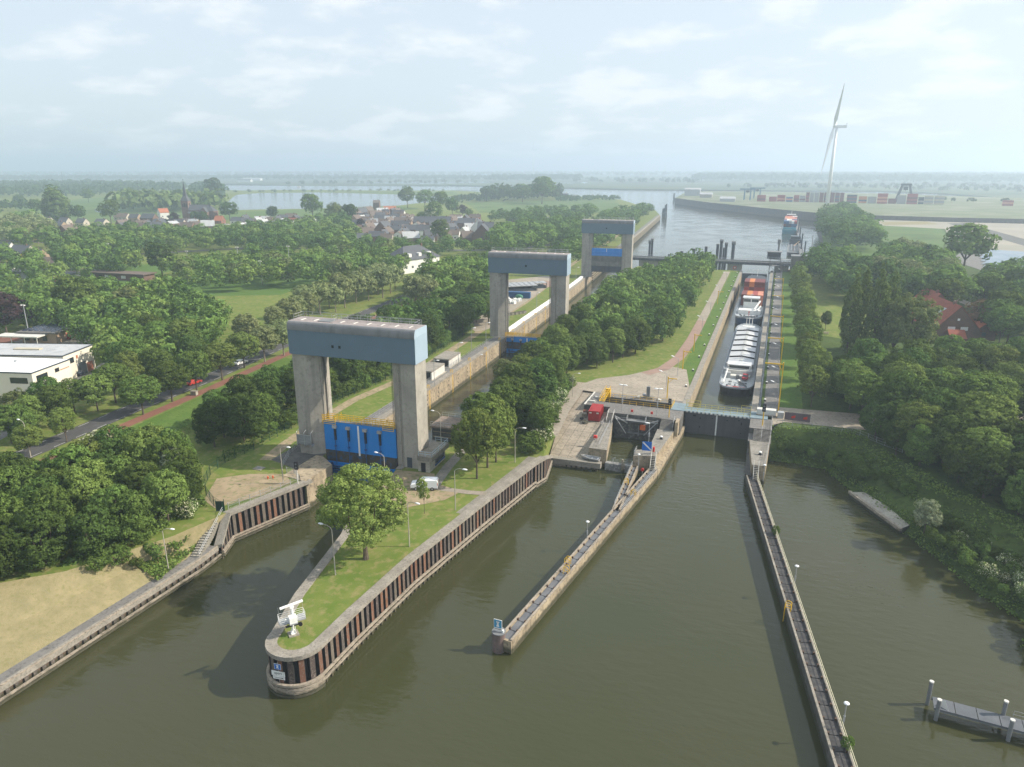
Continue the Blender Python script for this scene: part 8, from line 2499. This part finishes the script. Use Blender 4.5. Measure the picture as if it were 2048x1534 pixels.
mb = MB(); mb.box(12, -4.06, .3, 20, -4.004, 3.6); mb.build('door', 'red', t)
# football goals
def goal():
 q = thing('football_goal', 'x', 'goal')
 mb = MB(); mb.cyl((-3.7, 0, 0), (-3.7, 0, 2.5), .1, n=6); mb.cyl((3.7, 0, 0), (3.7, 0, 2.5), .1, n=6); mb.cyl((-3.7, 0, 2.5), (3.7, 0, 2.5), .1, n=6); mb.build('frame', 'white_paint', q)
 mb = MB()
 for s in (-3.7, 3.7): mb.cyl((s, 0, 2.5), (s, 1.6, 0), .05, n=4)
 mb.cyl((-3.7, 1.6, 0), (3.7, 1.6, 0), .05, n=4); mb.build('net_frame', 'white_dull', q)
 return q
g_ = goal(); g_.location = P(172, 557, GZ); tag(g_, 'white football goal in front of the long clubhouse')
dup(g_, P(328, 572, GZ), R(70), 'white football goal seen from the side near the olive tree'); dup(g_, P(272, 526, GZ), R(0), 'white football goal at the far end of the rear pitch'); dup(g_, P(198, 536, GZ), R(80), 'white football goal at the left end of the rear pitch')
# floodlight masts
def mast(h):
 q = thing('floodlight_mast', 'x', 'floodlight mast')
 mb = MB(); mb.cyl((0, 0, 0), (0, 0, h), .22, .12, n=7); mb.build('pole', 'galv', q)
 mb = MB(); mb.box(-.9, -.15, h - .1, .9, .15, h + .12)
 for x in (-.7, .7): mb.box(x - .25, -.5, h - .3, x + .25, .1, h + .15)
 mb.build('floodlight', 'white_dull', q)
 return q
m0 = mast(16); first = True
for (px, pb, ptop, lab) in [(379, 547, 502, 'floodlight mast at the left end of the main pitch'), (480, 550, 494, 'floodlight mast on the far side of the main pitch, second from the left'), (525, 570, 522, 'floodlight mast on the near side of the main pitch'), (581, 548, 492, 'floodlight mast on the far side of the main pitch, third from the left'),
       (680, 528, 494, 'floodlight mast at the right end of the main pitch'), (222, 527, 487, 'floodlight mast at the far side of the rear pitch'), (158, 537, 503, 'floodlight mast left of the rear pitch'), (403, 547, 525, 'short floodlight mast beside the main pitch'), (641, 541, 518, 'short floodlight mast before the hedge right of the main pitch'), (60, 678, 610, 'tall floodlight mast beside the solar roofed pavilion')]:
 b_ = P(px, pb, GZ); hh = h_top(px, ptop, b_)
 q = m0 if first else copy_tree(m0); first = False
 q.location = b_; q.scale = (1, 1, hh / 16); tag(q, lab, group='floodlight masts')
# white villa
b_ = P(826, 548, GZ)
t = gable_house('villa', 'white villa with dark hipped roof and dormers among the trees', (b_.x - 8, b_.y + 14, GZ), R(72), 30, 17, 8.0, 14.5, 'render_white', 'slate', cat='villa', chimney=True, hip=9.0, nwin=6, over=.6)
rf = [c for c in t.children if c.name.startswith('roof')][0]
for x in (-8, 0, 8):
 mb = MB(); mb.box(x - 1.1, -7.4, 8.6, x + 1.1, -4, 10.9); dm = mb.build('dormer', 'render_white', rf)
for x in (-5.5, 5.5):
 mb = MB(); mb.box(x - .9, 6, 8.6, x + .9, 8.0, 10.6); mb.build('dormer', 'render_white', rf)
# yard beyond the middle portal
t = thing('shipping_container', 'long dark blue container on the yard behind the middle portal', 'container', P(1031, 597, GZ) + Vector((0, 2, 0)), R(8))
mb = MB(); mb.box(-6.4, -1.25, .15, 6.4, 1.25, 2.9)
for k in range(22): mb.box(-6.2 + k * .57, -1.29, .35, -5.95 + k * .57, -1.25, 2.7)
mb.build('body', 'cont_blue', t); mb = MB(); mb.box(6.4, -1.15, .3, 6.45, 1.15, 2.75); mb.build('door', 'cont_blue', t)
for i, (px, py, dz) in enumerate([(1018, 603, 0), (1024, 604.5, 0), (1030, 602, 0), (1021, 607, 0), (1028, 607.5, 0), (1015, 600, 0), (1035, 603.5, 0), (1040, 602, 0)]):
 t = thing('bulk_bag', 'white bulk bag in the heap before the blue container', 'bulk bag', P(px, py, GZ), R(17 * i), 'white bulk bags in the yard')
 mb = MB(); mb.box(-.75, -.75, 0, .75, .75, 1.1); mb.box(-.62, -.62, 1.1, .62, .62, 1.35); mb.build('bag', 'tarp_white', t)
 mb = MB()
 for x in (-.7, .7):
  for y in (-.7, .7): mb.cyl((x, y, 1.0), (x * .7, y * .7, 1.6), .05, n=4)
 mb.build('strap', 'white_dull', t)
t = thing('green_tank', 'round topped green tank beside the blue container', 'tank', P(1038, 598, GZ))
mb = MB(); mb.M = Matrix.Diagonal((1.6, 1, 1, 1)); mb.ball((0, 0, 1.0), 1.3, n=12); mb.build('shell', 'cont_green', t); mb = MB(); mb.box(-1.4, -.7, 0, 1.4, .7, .4); mb.build('base', 'galv_dark', t)
for i, (px, py, w_, d_, lab) in enumerate([(1030, 582, 22, 6, 'long open storage rack roof behind the blue container'), (1046, 577, 24, 6, 'second long storage rack roof behind the blue container'), (985, 585, 14, 5, 'dark low shed left of the blue container')]):
 t = thing('storage_rack', lab, 'shed', P(px, py, GZ), R(38))
 mb = MB(); mb.box(-w_ / 2, -d_ / 2, 2.6, w_ / 2, d_ / 2, 2.9)
 for k in range(8): mb.box(-w_ / 2 + k * w_ / 8, -d_ / 2, 2.9, -w_ / 2 + k * w_ / 8 + .2, d_ / 2, 3.05)
 mb.build('roof', 'galv' if i < 2 else 'slate', t)
 mb = MB()
 for x in (-w_ / 2 + .3, 0, w_ / 2 - .3):
  for y in (-d_ / 2 + .3, d_ / 2 - .3): mb.box(x - .12, y - .12, 0, x + .12, y + .12, 2.6)
 mb.box(-w_ / 2 + .5, -d_ / 2 + .6, 0, w_ / 2 - .5, d_ / 2 - .6, 1.4); mb.build('frame', 'steel_dark', t)
for i, (px, py) in enumerate([(1058, 577), (1065, 574), (1050, 581), (1071, 571)]):
 t = thing('slab_stack', 'stack of pale concrete slabs on the yard edge behind the middle portal', 'slabs', P(px, py, GZ), R(40), 'slab stacks on the yard edge')
 mb = MB()
 for k in range(3): mb.box(-2.5, -1, k * .35, 2.5, 1, k * .35 + .3)
 mb.build('slab', 'concrete_pale', t)
 mb = MB(); mb.box(-2.0, -1.02, -.05, -1.7, 1.02, 1.05); mb.box(1.7, -1.02, -.05, 2.0, 1.02, 1.05); mb.build('strap', 'timber_wet', t)
t = thing('concrete_bench', 'row of weathered concrete blocks between yard and lawn', 'concrete blocks', P(1033, 629, GZ), R(57))
mb = MB()
for k in range(5): mb.box(-5 + k * 2.1, -.4, 0, -3.4 + k * 2.1, .4, 1.0)
mb.build('block', 'concrete', t); mb = MB(); mb.box(-4, -.3, 1.0, 4.6, .3, 1.2); mb.build('beam', 'timber_wet', t)

# farmhouse on the right
b_ = P(1887, 680, GZ)
t = gable_house('farmhouse', 'big brown brick farmhouse with steep red tiled roof on the right', (b_.x + 1.0, b_.y + 11, GZ), R(-78), 24, 15, 4.2, 12.5, 'brick_brown', 'tile_red', cat='farmhouse', nwin=3, over=.5)
rf = [c for c in t.children if c.name.startswith('roof')][0]
mb = MB(); mb.box(11.9, -3.2, 3.9, 12.06, -.8, 5.2); mb.box(11.9, 1.0, 3.9, 12.06, 3.4, 5.2); mb.box(11.9, -.5, 7.4, 12.06, .3, 8.2); mb.build('gable_window', 'white_paint', t)
mb = MB(); mb.quad((1, -5.8, 6.36), (3.2, -5.8, 6.36), (6.0, -2.0, 10.6), (3.8, -2.0, 10.6)); mb.build('roof_light', 'galv', rf)
t = gable_house('farm_annex', 'low red roofed annex attached right of the farmhouse', (b_.x + 11.5, b_.y + 10, GZ), R(-78), 13, 8, 2.6, 6.0, 'brick_brown', 'tile_orange', cat='building', nwin=2)
t = gable_house('farm_barn', 'second red roofed farm wing behind the big farmhouse', (b_.x + 1, b_.y + 37, GZ), R(-80), 16, 14, 4.0, 12.0, 'brick_brown', 'tile_red', cat='barn', nwin=2)
t = gable_house('farm_porch', 'small red roofed porch before the farmhouse gable', (b_.x + 2.5, b_.y - 3.5, GZ), R(10), 5, 6, 2.4, 4.6, 'brick_brown', 'tile_red', cat='building', nwin=1, chimney=False)

# church
b_ = P(376, 440, GZ); e_ = P(437, 440, GZ)
ang_ = math.atan2((e_ - b_).y, (e_ - b_).x)
Lc = (e_ - b_).length
t = thing('church', 'brown brick village church with slim pointed spire before the lake', 'church', b_, ang_, scale=(1, 1, .88))
mb = MB(); mb.box(-4, -4, -.3, 4, 4, 25); 
mb.build('tower', 'brick_church', t)
mb = MB()
for (x, y) in ((-4.03, 0), (4.03, 0)): mb.box(min(x, x * .99), y - .8, 17, max(x, x * .99), y + .8, 22)
mb.box(-.8, -4.06, 17, .8, -4.0, 22); mb.box(-2.6, -4.06, 17, -1.4, -4.0, 21); mb.box(1.4, -4.06, 17, 2.6, -4.0, 21); mb.build('belfry_opening', 'black', t)
mb = MB(); B4 = [(-4.6, -4.6, 25), (4.6, -4.6, 25), (4.6, 4.6, 25), (-4.6, 4.6, 25)]; M4 = [(-1.9, -1.9, 31), (1.9, -1.9, 31), (1.9, 1.9, 31), (-1.9, 1.9, 31)]
for i in range(4): mb.quad(B4[i], B4[(i + 1) % 4], M4[(i + 1) % 4], M4[i]); mb.tri(M4[i], M4[(i + 1) % 4], (0, 0, 50))
mb.build('spire', 'slate', t)
mb = MB(); mb.cyl((0, 0, 49.5), (0, 0, 53), .12, n=5); mb.box(-.8, -.1, 51.5, .8, .1, 51.8); mb.build('cross', 'black', t)
mb = MB(); mb.box(4, -8, -.3, Lc - 8, 8, 9.5); mb.box(4, -5, 9.5, Lc - 8, 5, 13)
ap = [(Lc - 8, -5), (Lc - 3, -5), (Lc, -2), (Lc, 2), (Lc - 3, 5), (Lc - 8, 5)]
mb.prism(ap, -.3, 12)
mb.box(Lc - 16, -11, -.3, Lc - 8, 11, 11); mb.tri((Lc - 16, -11, 11), (Lc - 8, -11, 11), (Lc - 12, -11, 17)); mb.tri((Lc - 8, 11, 11), (Lc - 16, 11, 11), (Lc - 12, 11, 17))
mb.build('nave', 'brick_church', t)
mb = MB()
mb.quad((3.8, -5.4, 12.8), (Lc - 7.5, -5.4, 12.8), (Lc - 9, 0, 20), (3.8, 0, 20)); mb.quad((Lc - 7.5, 5.4, 12.8), (3.8, 5.4, 12.8), (3.8, 0, 20), (Lc - 9, 0, 20))
mb.quad((3.8, -8.4, 9.3), (Lc - 8, -8.4, 9.3), (Lc - 8, -5, 11.6), (3.8, -5, 11.6)); mb.quad((Lc - 8, 8.4, 9.3), (3.8, 8.4, 9.3), (3.8, 5, 11.6), (Lc - 8, 5, 11.6))
mb.quad((Lc - 16.3, -11.3, 10.9), (Lc - 12, -11.3, 17.2), (Lc - 12, 11.3, 17.2), (Lc - 16.3, 11.3, 10.9)); mb.quad((Lc - 12, -11.3, 17.2), (Lc - 7.7, -11.3, 10.9), (Lc - 7.7, 11.3, 10.9), (Lc - 12, 11.3, 17.2))
for i in range(5): mb.tri((*ap[i], 12), (*ap[i + 1], 12), (Lc - 8, 0, 19.5))
mb.build('roof', 'slate', t)
for k in range(5):
 mb = MB(); x = 7 + k * 4.3; mb.box(x, -8.06, 3, x + 1.6, -8.003, 7.6); mb.build('window', 'window_far', t)
mb = MB(); mb.box(Lc - 13.4, -11.06, 4, Lc - 10.6, -11.003, 10); mb.build('window', 'window_far', t)
mb = MB()
for k in range(6): mb.box(4.4 + k * 4.3, -8.5, -.3, 5.2 + k * 4.3, -8.0, 8.5)
mb.build('buttress', 'brick_church', t)

# village houses: photo position of the wall foot, width (m), depth, eave, ridge, heading to the ridge (deg), wall, roof, label
HOUSES = [
 (246, 441, 26, 12, 5, 10, -10, 'brick_pale', 'tile_brown', 'long brown roofed house left of the two red roofs'), (272, 444, 18, 12, 6, 11, -12, 'brick_buff', 'slate', 'grey roofed house with pale dormers left of the church'), (300, 445, 26, 13, 6, 12, -14, 'brick_brown', 'slate', 'large slate roofed house left of the church'),
 (328, 438, 16, 16, 9, 15, 40, 'render_white', 'tile_orange', 'white house with orange pyramid roof left of the church'), (322, 452, 22, 12, 4, 9, -10, 'brick_brown', 'slate', 'low slate roofed house below the orange roofed one'), (362, 452, 40, 13, 4.5, 9.5, -12, 'brick_buff', 'tile_brown', 'long brown roofed house in front of the church'), (388, 453, 12, 14, 5, 10, 78, 'brick_buff', 'slate', 'gabled house end in front of the church nave'),
 (440, 447, 14, 12, 4, 10, -10, 'brick_red', 'tile_orange', 'small orange roofed house at the right end of the church'), (452, 456, 10, 8, 4, 5, -10, 'render_white', 'roof_grey', 'tiny white flat house right of the church'), (478, 448, 24, 11, 4.5, 9, -12, 'render_white', 'slate', 'low white house with black roof right of the church'), (492, 446, 11, 14, 5, 11, 70, 'render_white', 'slate', 'white gabled house right of the church'),
 (98, 452, 14, 11, 6, 11, -14, 'brick_pale', 'slate', 'grey terrace house with tall chimney at far left'), (132, 453, 16, 11, 6, 11, -14, 'brick_pale', 'slate', 'second grey terrace house at far left'), (166, 453, 16, 11, 5, 10, -14, 'brick_pale', 'slate', 'third grey terrace house at far left'), (205, 452, 18, 11, 5, 9, -14, 'brick_pale', 'slate', 'fourth grey terrace house at far left'),
 (140, 476, 22, 16, 7, 14, 75, 'brick_brown', 'tile_brown', 'brown gabled house beside the far left parking road'), (120, 460, 20, 12, 5, 10, -14, 'brick_buff', 'slate', 'grey roofed house above the far left parking road'),
 (100, 542, 24, 12, 4.5, 10, -5, 'render_white', 'tile_brown', 'cream bungalow with brown roof left of the clubhouse'), (70, 520, 26, 12, 4, 9, -18, 'brick_buff', 'slate', 'row house with grey roof at the left'), (48, 512, 24, 12, 4, 9, -18, 'brick_pale', 'slate', 'second row house with grey roof at the left'), (10, 505, 22, 12, 4, 9, -10, 'render_white', 'slate', 'white house with grey roof at the left picture edge'),
 (8, 552, 20, 12, 4, 9, -10, 'render_white', 'tile_brown', 'white house with brown roof at the left picture edge'), (14, 530, 18, 11, 4, 8, -10, 'brick_buff', 'slate', 'buff house at the left picture edge'), (195, 515, 12, 8, 3, 5.5, 0, 'render_white', 'roof_grey', 'small pale shed behind the rear pitch'), (222, 508, 11, 10, 4, 9, 20, 'brick_brown', 'slate', 'small slate roofed house behind the rear pitch'), (178, 510, 14, 10, 4, 9, 60, 'brick_red', 'tile_brown', 'small brick house behind the trees of the rear pitch'),
 (442, 470, 18, 11, 4.5, 9, -12, 'brick_buff', 'tile_brown', 'buff house behind the trees right of the church'), (458, 478, 18, 11, 4.5, 9, 30, 'brick_pale', 'tile_brown', 'brown roofed house behind the belt right of the church'), (480, 466, 34, 13, 4.5, 9.5, 20, 'brick_buff', 'tile_brown', 'long ochre house in the rising row right of the church'), (505, 452, 26, 12, 4.5, 9, 18, 'brick_pale', 'tile_brown', 'brown house in the rising row right of the church'), (525, 446, 24, 11, 4.5, 9, 10, 'brick_pale', 'roof_grey', 'pale roofed house near the lakeside dike'),
 (535, 446, 22, 11, 4, 8, -8, 'brick_buff', 'tile_brown', 'low brown roofed house near the lakeside dike'), (584, 443, 18, 13, 6, 11, -6, 'brick_red', 'tile_brown', 'brown house with chimneys before the lake'), (592, 450, 26, 12, 4, 9, -4, 'brick_brown', 'tile_red', 'dark red roofed house before the lake'), (568, 441, 14, 10, 4, 8, -4, 'brick_brown', 'slate', 'small dark house before the lake'), (645, 440, 12, 9, 4, 7, 0, 'render_white', 'slate', 'small pale house by the tall lakeside tree'),
 (724, 434, 22, 14, 7, 14, 60, 'brick_buff', 'slate', 'tall ochre house with black roof before the lake'), (716, 441, 16, 14, 7, 13, 62, 'brick_buff', 'tile_brown', 'ochre gable house left of the roofs'), (713, 448, 16, 14, 6, 12, 62, 'brick_buff', 'tile_brown', 'orange lit gable at the left end of the roofs'), (754, 420, 14, 14, 12, 17, 0, 'brick_brown', 'tile_brown', 'tower like brick house with stepped roof before the lake'), (738, 428, 18, 12, 6, 12, 60, 'brick_pale', 'tile_brown', 'brown roofed house left of the tower like house'),
 (765, 430, 24, 13, 5, 11, 30, 'render_white', 'roof_grey', 'pale roofed house right of the tower like house'), (780, 426, 26, 13, 5, 11, 10, 'render_white', 'tile_orange', 'white house with orange roof near the lake'), (752, 440, 24, 14, 6, 13, 35, 'brick_buff', 'tile_brown', 'big ochre roofed house in the middle of the roofs'), (768, 448, 30, 13, 6, 12, -6, 'brick_pale', 'slate', 'long black roofed house with white ends'), (798, 438, 18, 10, 4, 7, 0, 'render_white', 'roof_grey', 'low white flat house right of centre'),
 (806, 452, 28, 13, 5, 11, -6, 'brick_pale', 'tile_brown', 'ochre green roofed long house'), (820, 444, 16, 12, 5, 10, 30, 'brick_buff', 'tile_brown', 'small ochre house beside the trees'), (740, 456, 20, 12, 5, 10, 30, 'brick_red', 'tile_brown', 'red brown house at the left of the crowded roofs'), (730, 452, 18, 11, 5, 9, 30, 'render_white', 'slate', 'white walled house at the left of the crowded roofs'), (755, 460, 20, 12, 4, 8, 0, 'render_white', 'roof_grey', 'flat white garage row amid the roofs'),
 (768, 470, 24, 18, 6, 15, 78, 'brick_brown', 'slate', 'large steep slate gable in the front row, left one'), (785, 462, 16, 12, 6, 12, 40, 'brick_brown', 'tile_brown', 'brown house behind the steep slate gable'), (802, 464, 28, 14, 6, 13, -5, 'brick_brown', 'slate', 'wide slate roofed house in the front row'), (808, 478, 20, 12, 6, 11, 70, 'render_white', 'slate', 'white gabled house in the front row'), (830, 468, 30, 14, 5, 10, -5, 'brick_brown', 'slate', 'dark house with two roof windows in the front row'),
 (850, 456, 34, 14, 7, 14, -6, 'brick_brown', 'slate', 'long slate roof with tall white chimneys, left half'), (882, 456, 34, 14, 7, 14, -6, 'brick_brown', 'slate', 'long slate roof with tall white chimneys, right half'), (848, 474, 20, 13, 7, 13, -6, 'render_white', 'slate', 'white fronted house with dark roof by the road'), (856, 488, 16, 10, 4, 8, 0, 'render_white', 'slate', 'white fronted low house by the village road'), (903, 468, 18, 14, 5, 12, 60, 'brick_pale', 'slate', 'pale gabled house left of the tall narrow block'),
 (934, 462, 26, 14, 9, 15, -4, 'brick_brown', 'slate', 'tall slate roofed block between two white chimney walls'), (912, 442, 22, 12, 5, 9, -4, 'render_white', 'tile_brown', 'white house near the right end of the village'), (928, 444, 22, 12, 4, 7, -4, 'render_white', 'roof_grey', 'flat white house near the right end of the village'), (948, 450, 20, 12, 5, 9, -4, 'brick_buff', 'tile_orange', 'orange roofed house at the right end of the village'), (905, 452, 16, 12, 6, 13, 50, 'brick_buff', 'tile_brown', 'yellow lit gable beside the slate rows'),
 (958, 470, 18, 16, 8, 17, 80, 'render_white', 'slate', 'pale tall gable behind the dark gabled house'), (972, 474, 22, 15, 9, 16, -4, 'brick_brown', 'slate', 'dark brick house with dormer by the road bend'), (966, 484, 24, 22, 7, 18, 84, 'brick_brown', 'slate', 'big dark house with broad pointed gable by the road bend'), (1098, 447, 14, 10, 4, 8, 20, 'render_white', 'slate', 'white cottage hidden among trees right of the village'), (1023, 448, 16, 10, 4, 8, 20, 'brick_brown', 'slate', 'dark roof hidden among trees right of the village'),
]
for (px, py, w_, d_, ev, rd, hd, wm, rm, lab) in HOUSES:
 b_ = P(px, py, GZ)
 k_ = .64
 gable_house('village_house', lab, (b_.x, b_.y, GZ), YAW + R(hd), w_ * k_, d_ * .74, ev * .88, rd * .82, wm, rm, cat='house', nwin=max(1, int(w_ * k_ / 5)))
# the many small houses between them
hpos = [P(h[0], h[1], GZ) for h in HOUSES]
hr = random.Random(77)
RN = {'slate': 'slate', 'tile_brown': 'brown tiled', 'roof_grey': 'pale grey', 'tile_red': 'red tiled'}
for px_, where, sd_ in (([(705, 488), (722, 442), (760, 428), (800, 432), (832, 456), (905, 452), (950, 442), (985, 478), (900, 488)], 'among the crowded roofs behind the middle tower', 5), ([(440, 474), (500, 452), (560, 446), (640, 448), (600, 461), (480, 476)], 'in the low rows between church and crowded roofs', 6), ([(240, 458), (370, 452), (420, 460), (250, 466)], 'in the row below the church', 7)):
 for q in scatter(PP(px_, GZ), 15.5, sd_):
  if any((q[0] - h.x) ** 2 + (q[1] - h.y) ** 2 < 120 for h in hpos): continue
  rm = hr.choice(['slate', 'slate', 'tile_brown', 'slate', 'tile_brown', 'roof_grey']); wm = hr.choice(['brick_brown', 'brick_buff', 'brick_pale', 'render_white', 'brick_brown'])
  gable_house('small_house', 'small house with %s roof %s' % (RN[rm], where), (q[0], q[1], GZ), YAW + R(hr.choice([-8, 20, 70, 82])), hr.uniform(9, 14), hr.uniform(7, 9), hr.uniform(3.5, 5.5), hr.uniform(7.5, 10), wm, rm, 'small village houses', nwin=2)
# far off farms and sheds across the river
FAR = [(262, 367, 60, 'render_white'), (300, 369, 40, 'render_white'), (195, 366, 60, 'render_white'), (505, 361, 90, 'roof_white'), (490, 364, 60, 'render_white'), (830, 356, 40, 'render_white'), (850, 357, 30, 'brick_red'), (875, 357, 40, 'render_white'), (900, 356, 40, 'render_white'), (640, 352, 120, 'roof_grey'), (110, 349, 120, 'roof_grey'), (1105, 346, 90, 'roof_white'), (1400, 361, 40, 'render_white')]
for i, (px, py, w_, m_) in enumerate(FAR):
 b_ = P(px, py, 2.5)
 gable_house('distant_building', 'pale distant building on the plain beyond the river, %s from the left' % ['sixth', 'seventh', 'fifth', 'ninth', 'eighth', 'eleventh', 'twelfth', 'thirteenth', 'fourteenth', 'tenth', 'first', 'fifteenth', 'last'][i], (b_.x, b_.y, 2.5), YAW, w_, 30, 8, 13, m_, 'slate' if i % 3 else 'roof_grey', 'distant buildings', 'building', nwin=2, chimney=False)
t = thing('radio_mast', 'thin lattice mast far off on the left horizon', 'mast', P(126, 364, 2.5))
mb = MB(); hm = h_top(126, 343, P(126, 364, 2.5)); mb.cyl((0, 0, 0), (0, 0, hm), 2.2, .8, n=4); mb.build('mast', 'steel_dark', t); mb = MB(); mb.cyl((0, 0, hm), (0, 0, hm + 6), .5, n=4); mb.build('aerial', 'galv', t)

# ------------------------------------------------------------------ cars
def put_car(px, py, rz, m_, lab, z=GZ):
 t = thing('parked_car', lab, 'car', P(px, py, z + .05) , rz)
 car_mb(t, m_, 4.4, 1.8); return t
c = put_car(482, 728, R(-96), 'car_white', 'white car driving on the road left of the cycle path', GZ + .03)
put_car(388, 768, R(-96), 'car_red', 'red car half hidden under the roadside trees', GZ + .03)
put_car(150, 752, R(20), 'car_dark', 'dark car parked before the rear warehouse')
put_car(162, 765, R(60), 'car_grey', 'grey car parked before the warehouses, left one')
put_car(190, 772, R(60), 'car_dark', 'dark car parked before the warehouses, right one')
put_car(88, 815, R(20), 'car_white', 'white car parked in front of the front warehouse')
put_car(100, 482, R(20), 'car_white', 'white car on the far left parking road')
put_car(50, 482, R(20), 'car_red', 'red car on the far left parking road')
put_car(28, 483, R(20), 'car_grey', 'grey car on the far left parking road, left one')
put_car(75, 483, R(20), 'car_grey', 'grey car on the far left parking road, right one')
put_car(531, 497, R(38), 'car_white', 'white car on the village road behind the football pitch')
put_car(1008, 600, R(40), 'car_white', 'white car parked left of the bulk bags')
put_car(966, 625, R(10), 'car_white', 'white car parked under the young lawn trees')
put_car(908, 600, R(40), 'car_red', 'red car by the brown plot right of the pale avenue')
t = thing('utility_box', 'pale stone utility box on the verge beside the cycle path', 'utility box', P(389, 790, GZ), R(10))
mb = MB(); mb.box(-.8, -.5, 0, .8, .5, 1.1); mb.build('body', 'concrete_pale', t); mb = MB(); mb.box(-.9, -.6, 1.1, .9, .6, 1.2); mb.build('lid', 'coping', t)
for i, (px, py, lab) in enumerate([(240, 728, 'black skip of scrap on the warehouse yard'), (225, 735, 'pile of green and white crates on the warehouse yard'), (212, 742, 'white parcel pile on the warehouse yard')]):
 t = thing('storage_crate', lab, 'crates', P(px, py, GZ), R(15 * i))
 mb = MB(); mb.box(-2.2, -1.2, 0, 2.2, 1.2, 1.6); mb.box(-1, -1, 1.6, .5, .6, 2.5); mb.build('crate', ['black', 'cont_green', 'white_dull'][i], t); mb = MB(); mb.box(.7, -.8, 1.6, 1.9, .5, 2.1); mb.build('box', 'galv', t)
# a bench-like red table on the lawn under the small tree
t = thing('picnic_table', 'small reddish picnic table under the lone tree on the mown lawn', 'picnic table', P(1651, 668, GZ))
mb = MB(); mb.box(-1, -.4, .7, 1, .4, .78); mb.build('top', 'timber', t); mb = MB(); mb.box(-1, -.9, .4, 1, -.6, .46); mb.box(-1, .6, .4, 1, .9, .46); mb.build('seat', 'timber', t)
mb = MB()
for x in (-.8, .8): mb.beam((x, -.8, 0), (x, .3, .7), .1, .1); mb.beam((x, .8, 0), (x, -.3, .7), .1, .1)
mb.build('leg', 'timber_wet', t)
# solar field beyond
for j in range(6):
 a_ = P(1955 + j * 2, 505 + j * 6, GZ); b2_ = P(2060, 512 + j * 7, GZ)
 t = thing('solar_row', 'row of pale blue solar panels on the levelled site, %s from the back' % ['first', 'second', 'third', 'fourth', 'fifth', 'sixth'][j], 'solar panels', a_, group='solar rows')
 mb = MB(); d_ = b2_ - a_; nn_ = Vector((-d_.y, d_.x, 0)).normalized()
 mb.quad((0, 0, .7), tuple(d_ + Vector((0, 0, .7))), tuple(d_ + nn_ * 6 + Vector((0, 0, 2.2))), tuple(nn_ * 6 + Vector((0, 0, 2.2)))); mb.build('panel', 'solar_pale', t)
 mb = MB()
 for k in range(6): q_ = d_ * (k / 5); mb.cyl((q_.x, q_.y, -.1), (q_.x, q_.y, .7), .15, n=4); q_ = q_ + nn_ * 6; mb.cyl((q_.x, q_.y, -.1), (q_.x, q_.y, 2.2), .15, n=4)
 mb.build('stand', 'galv', t)
bpy.context.view_layer.update()
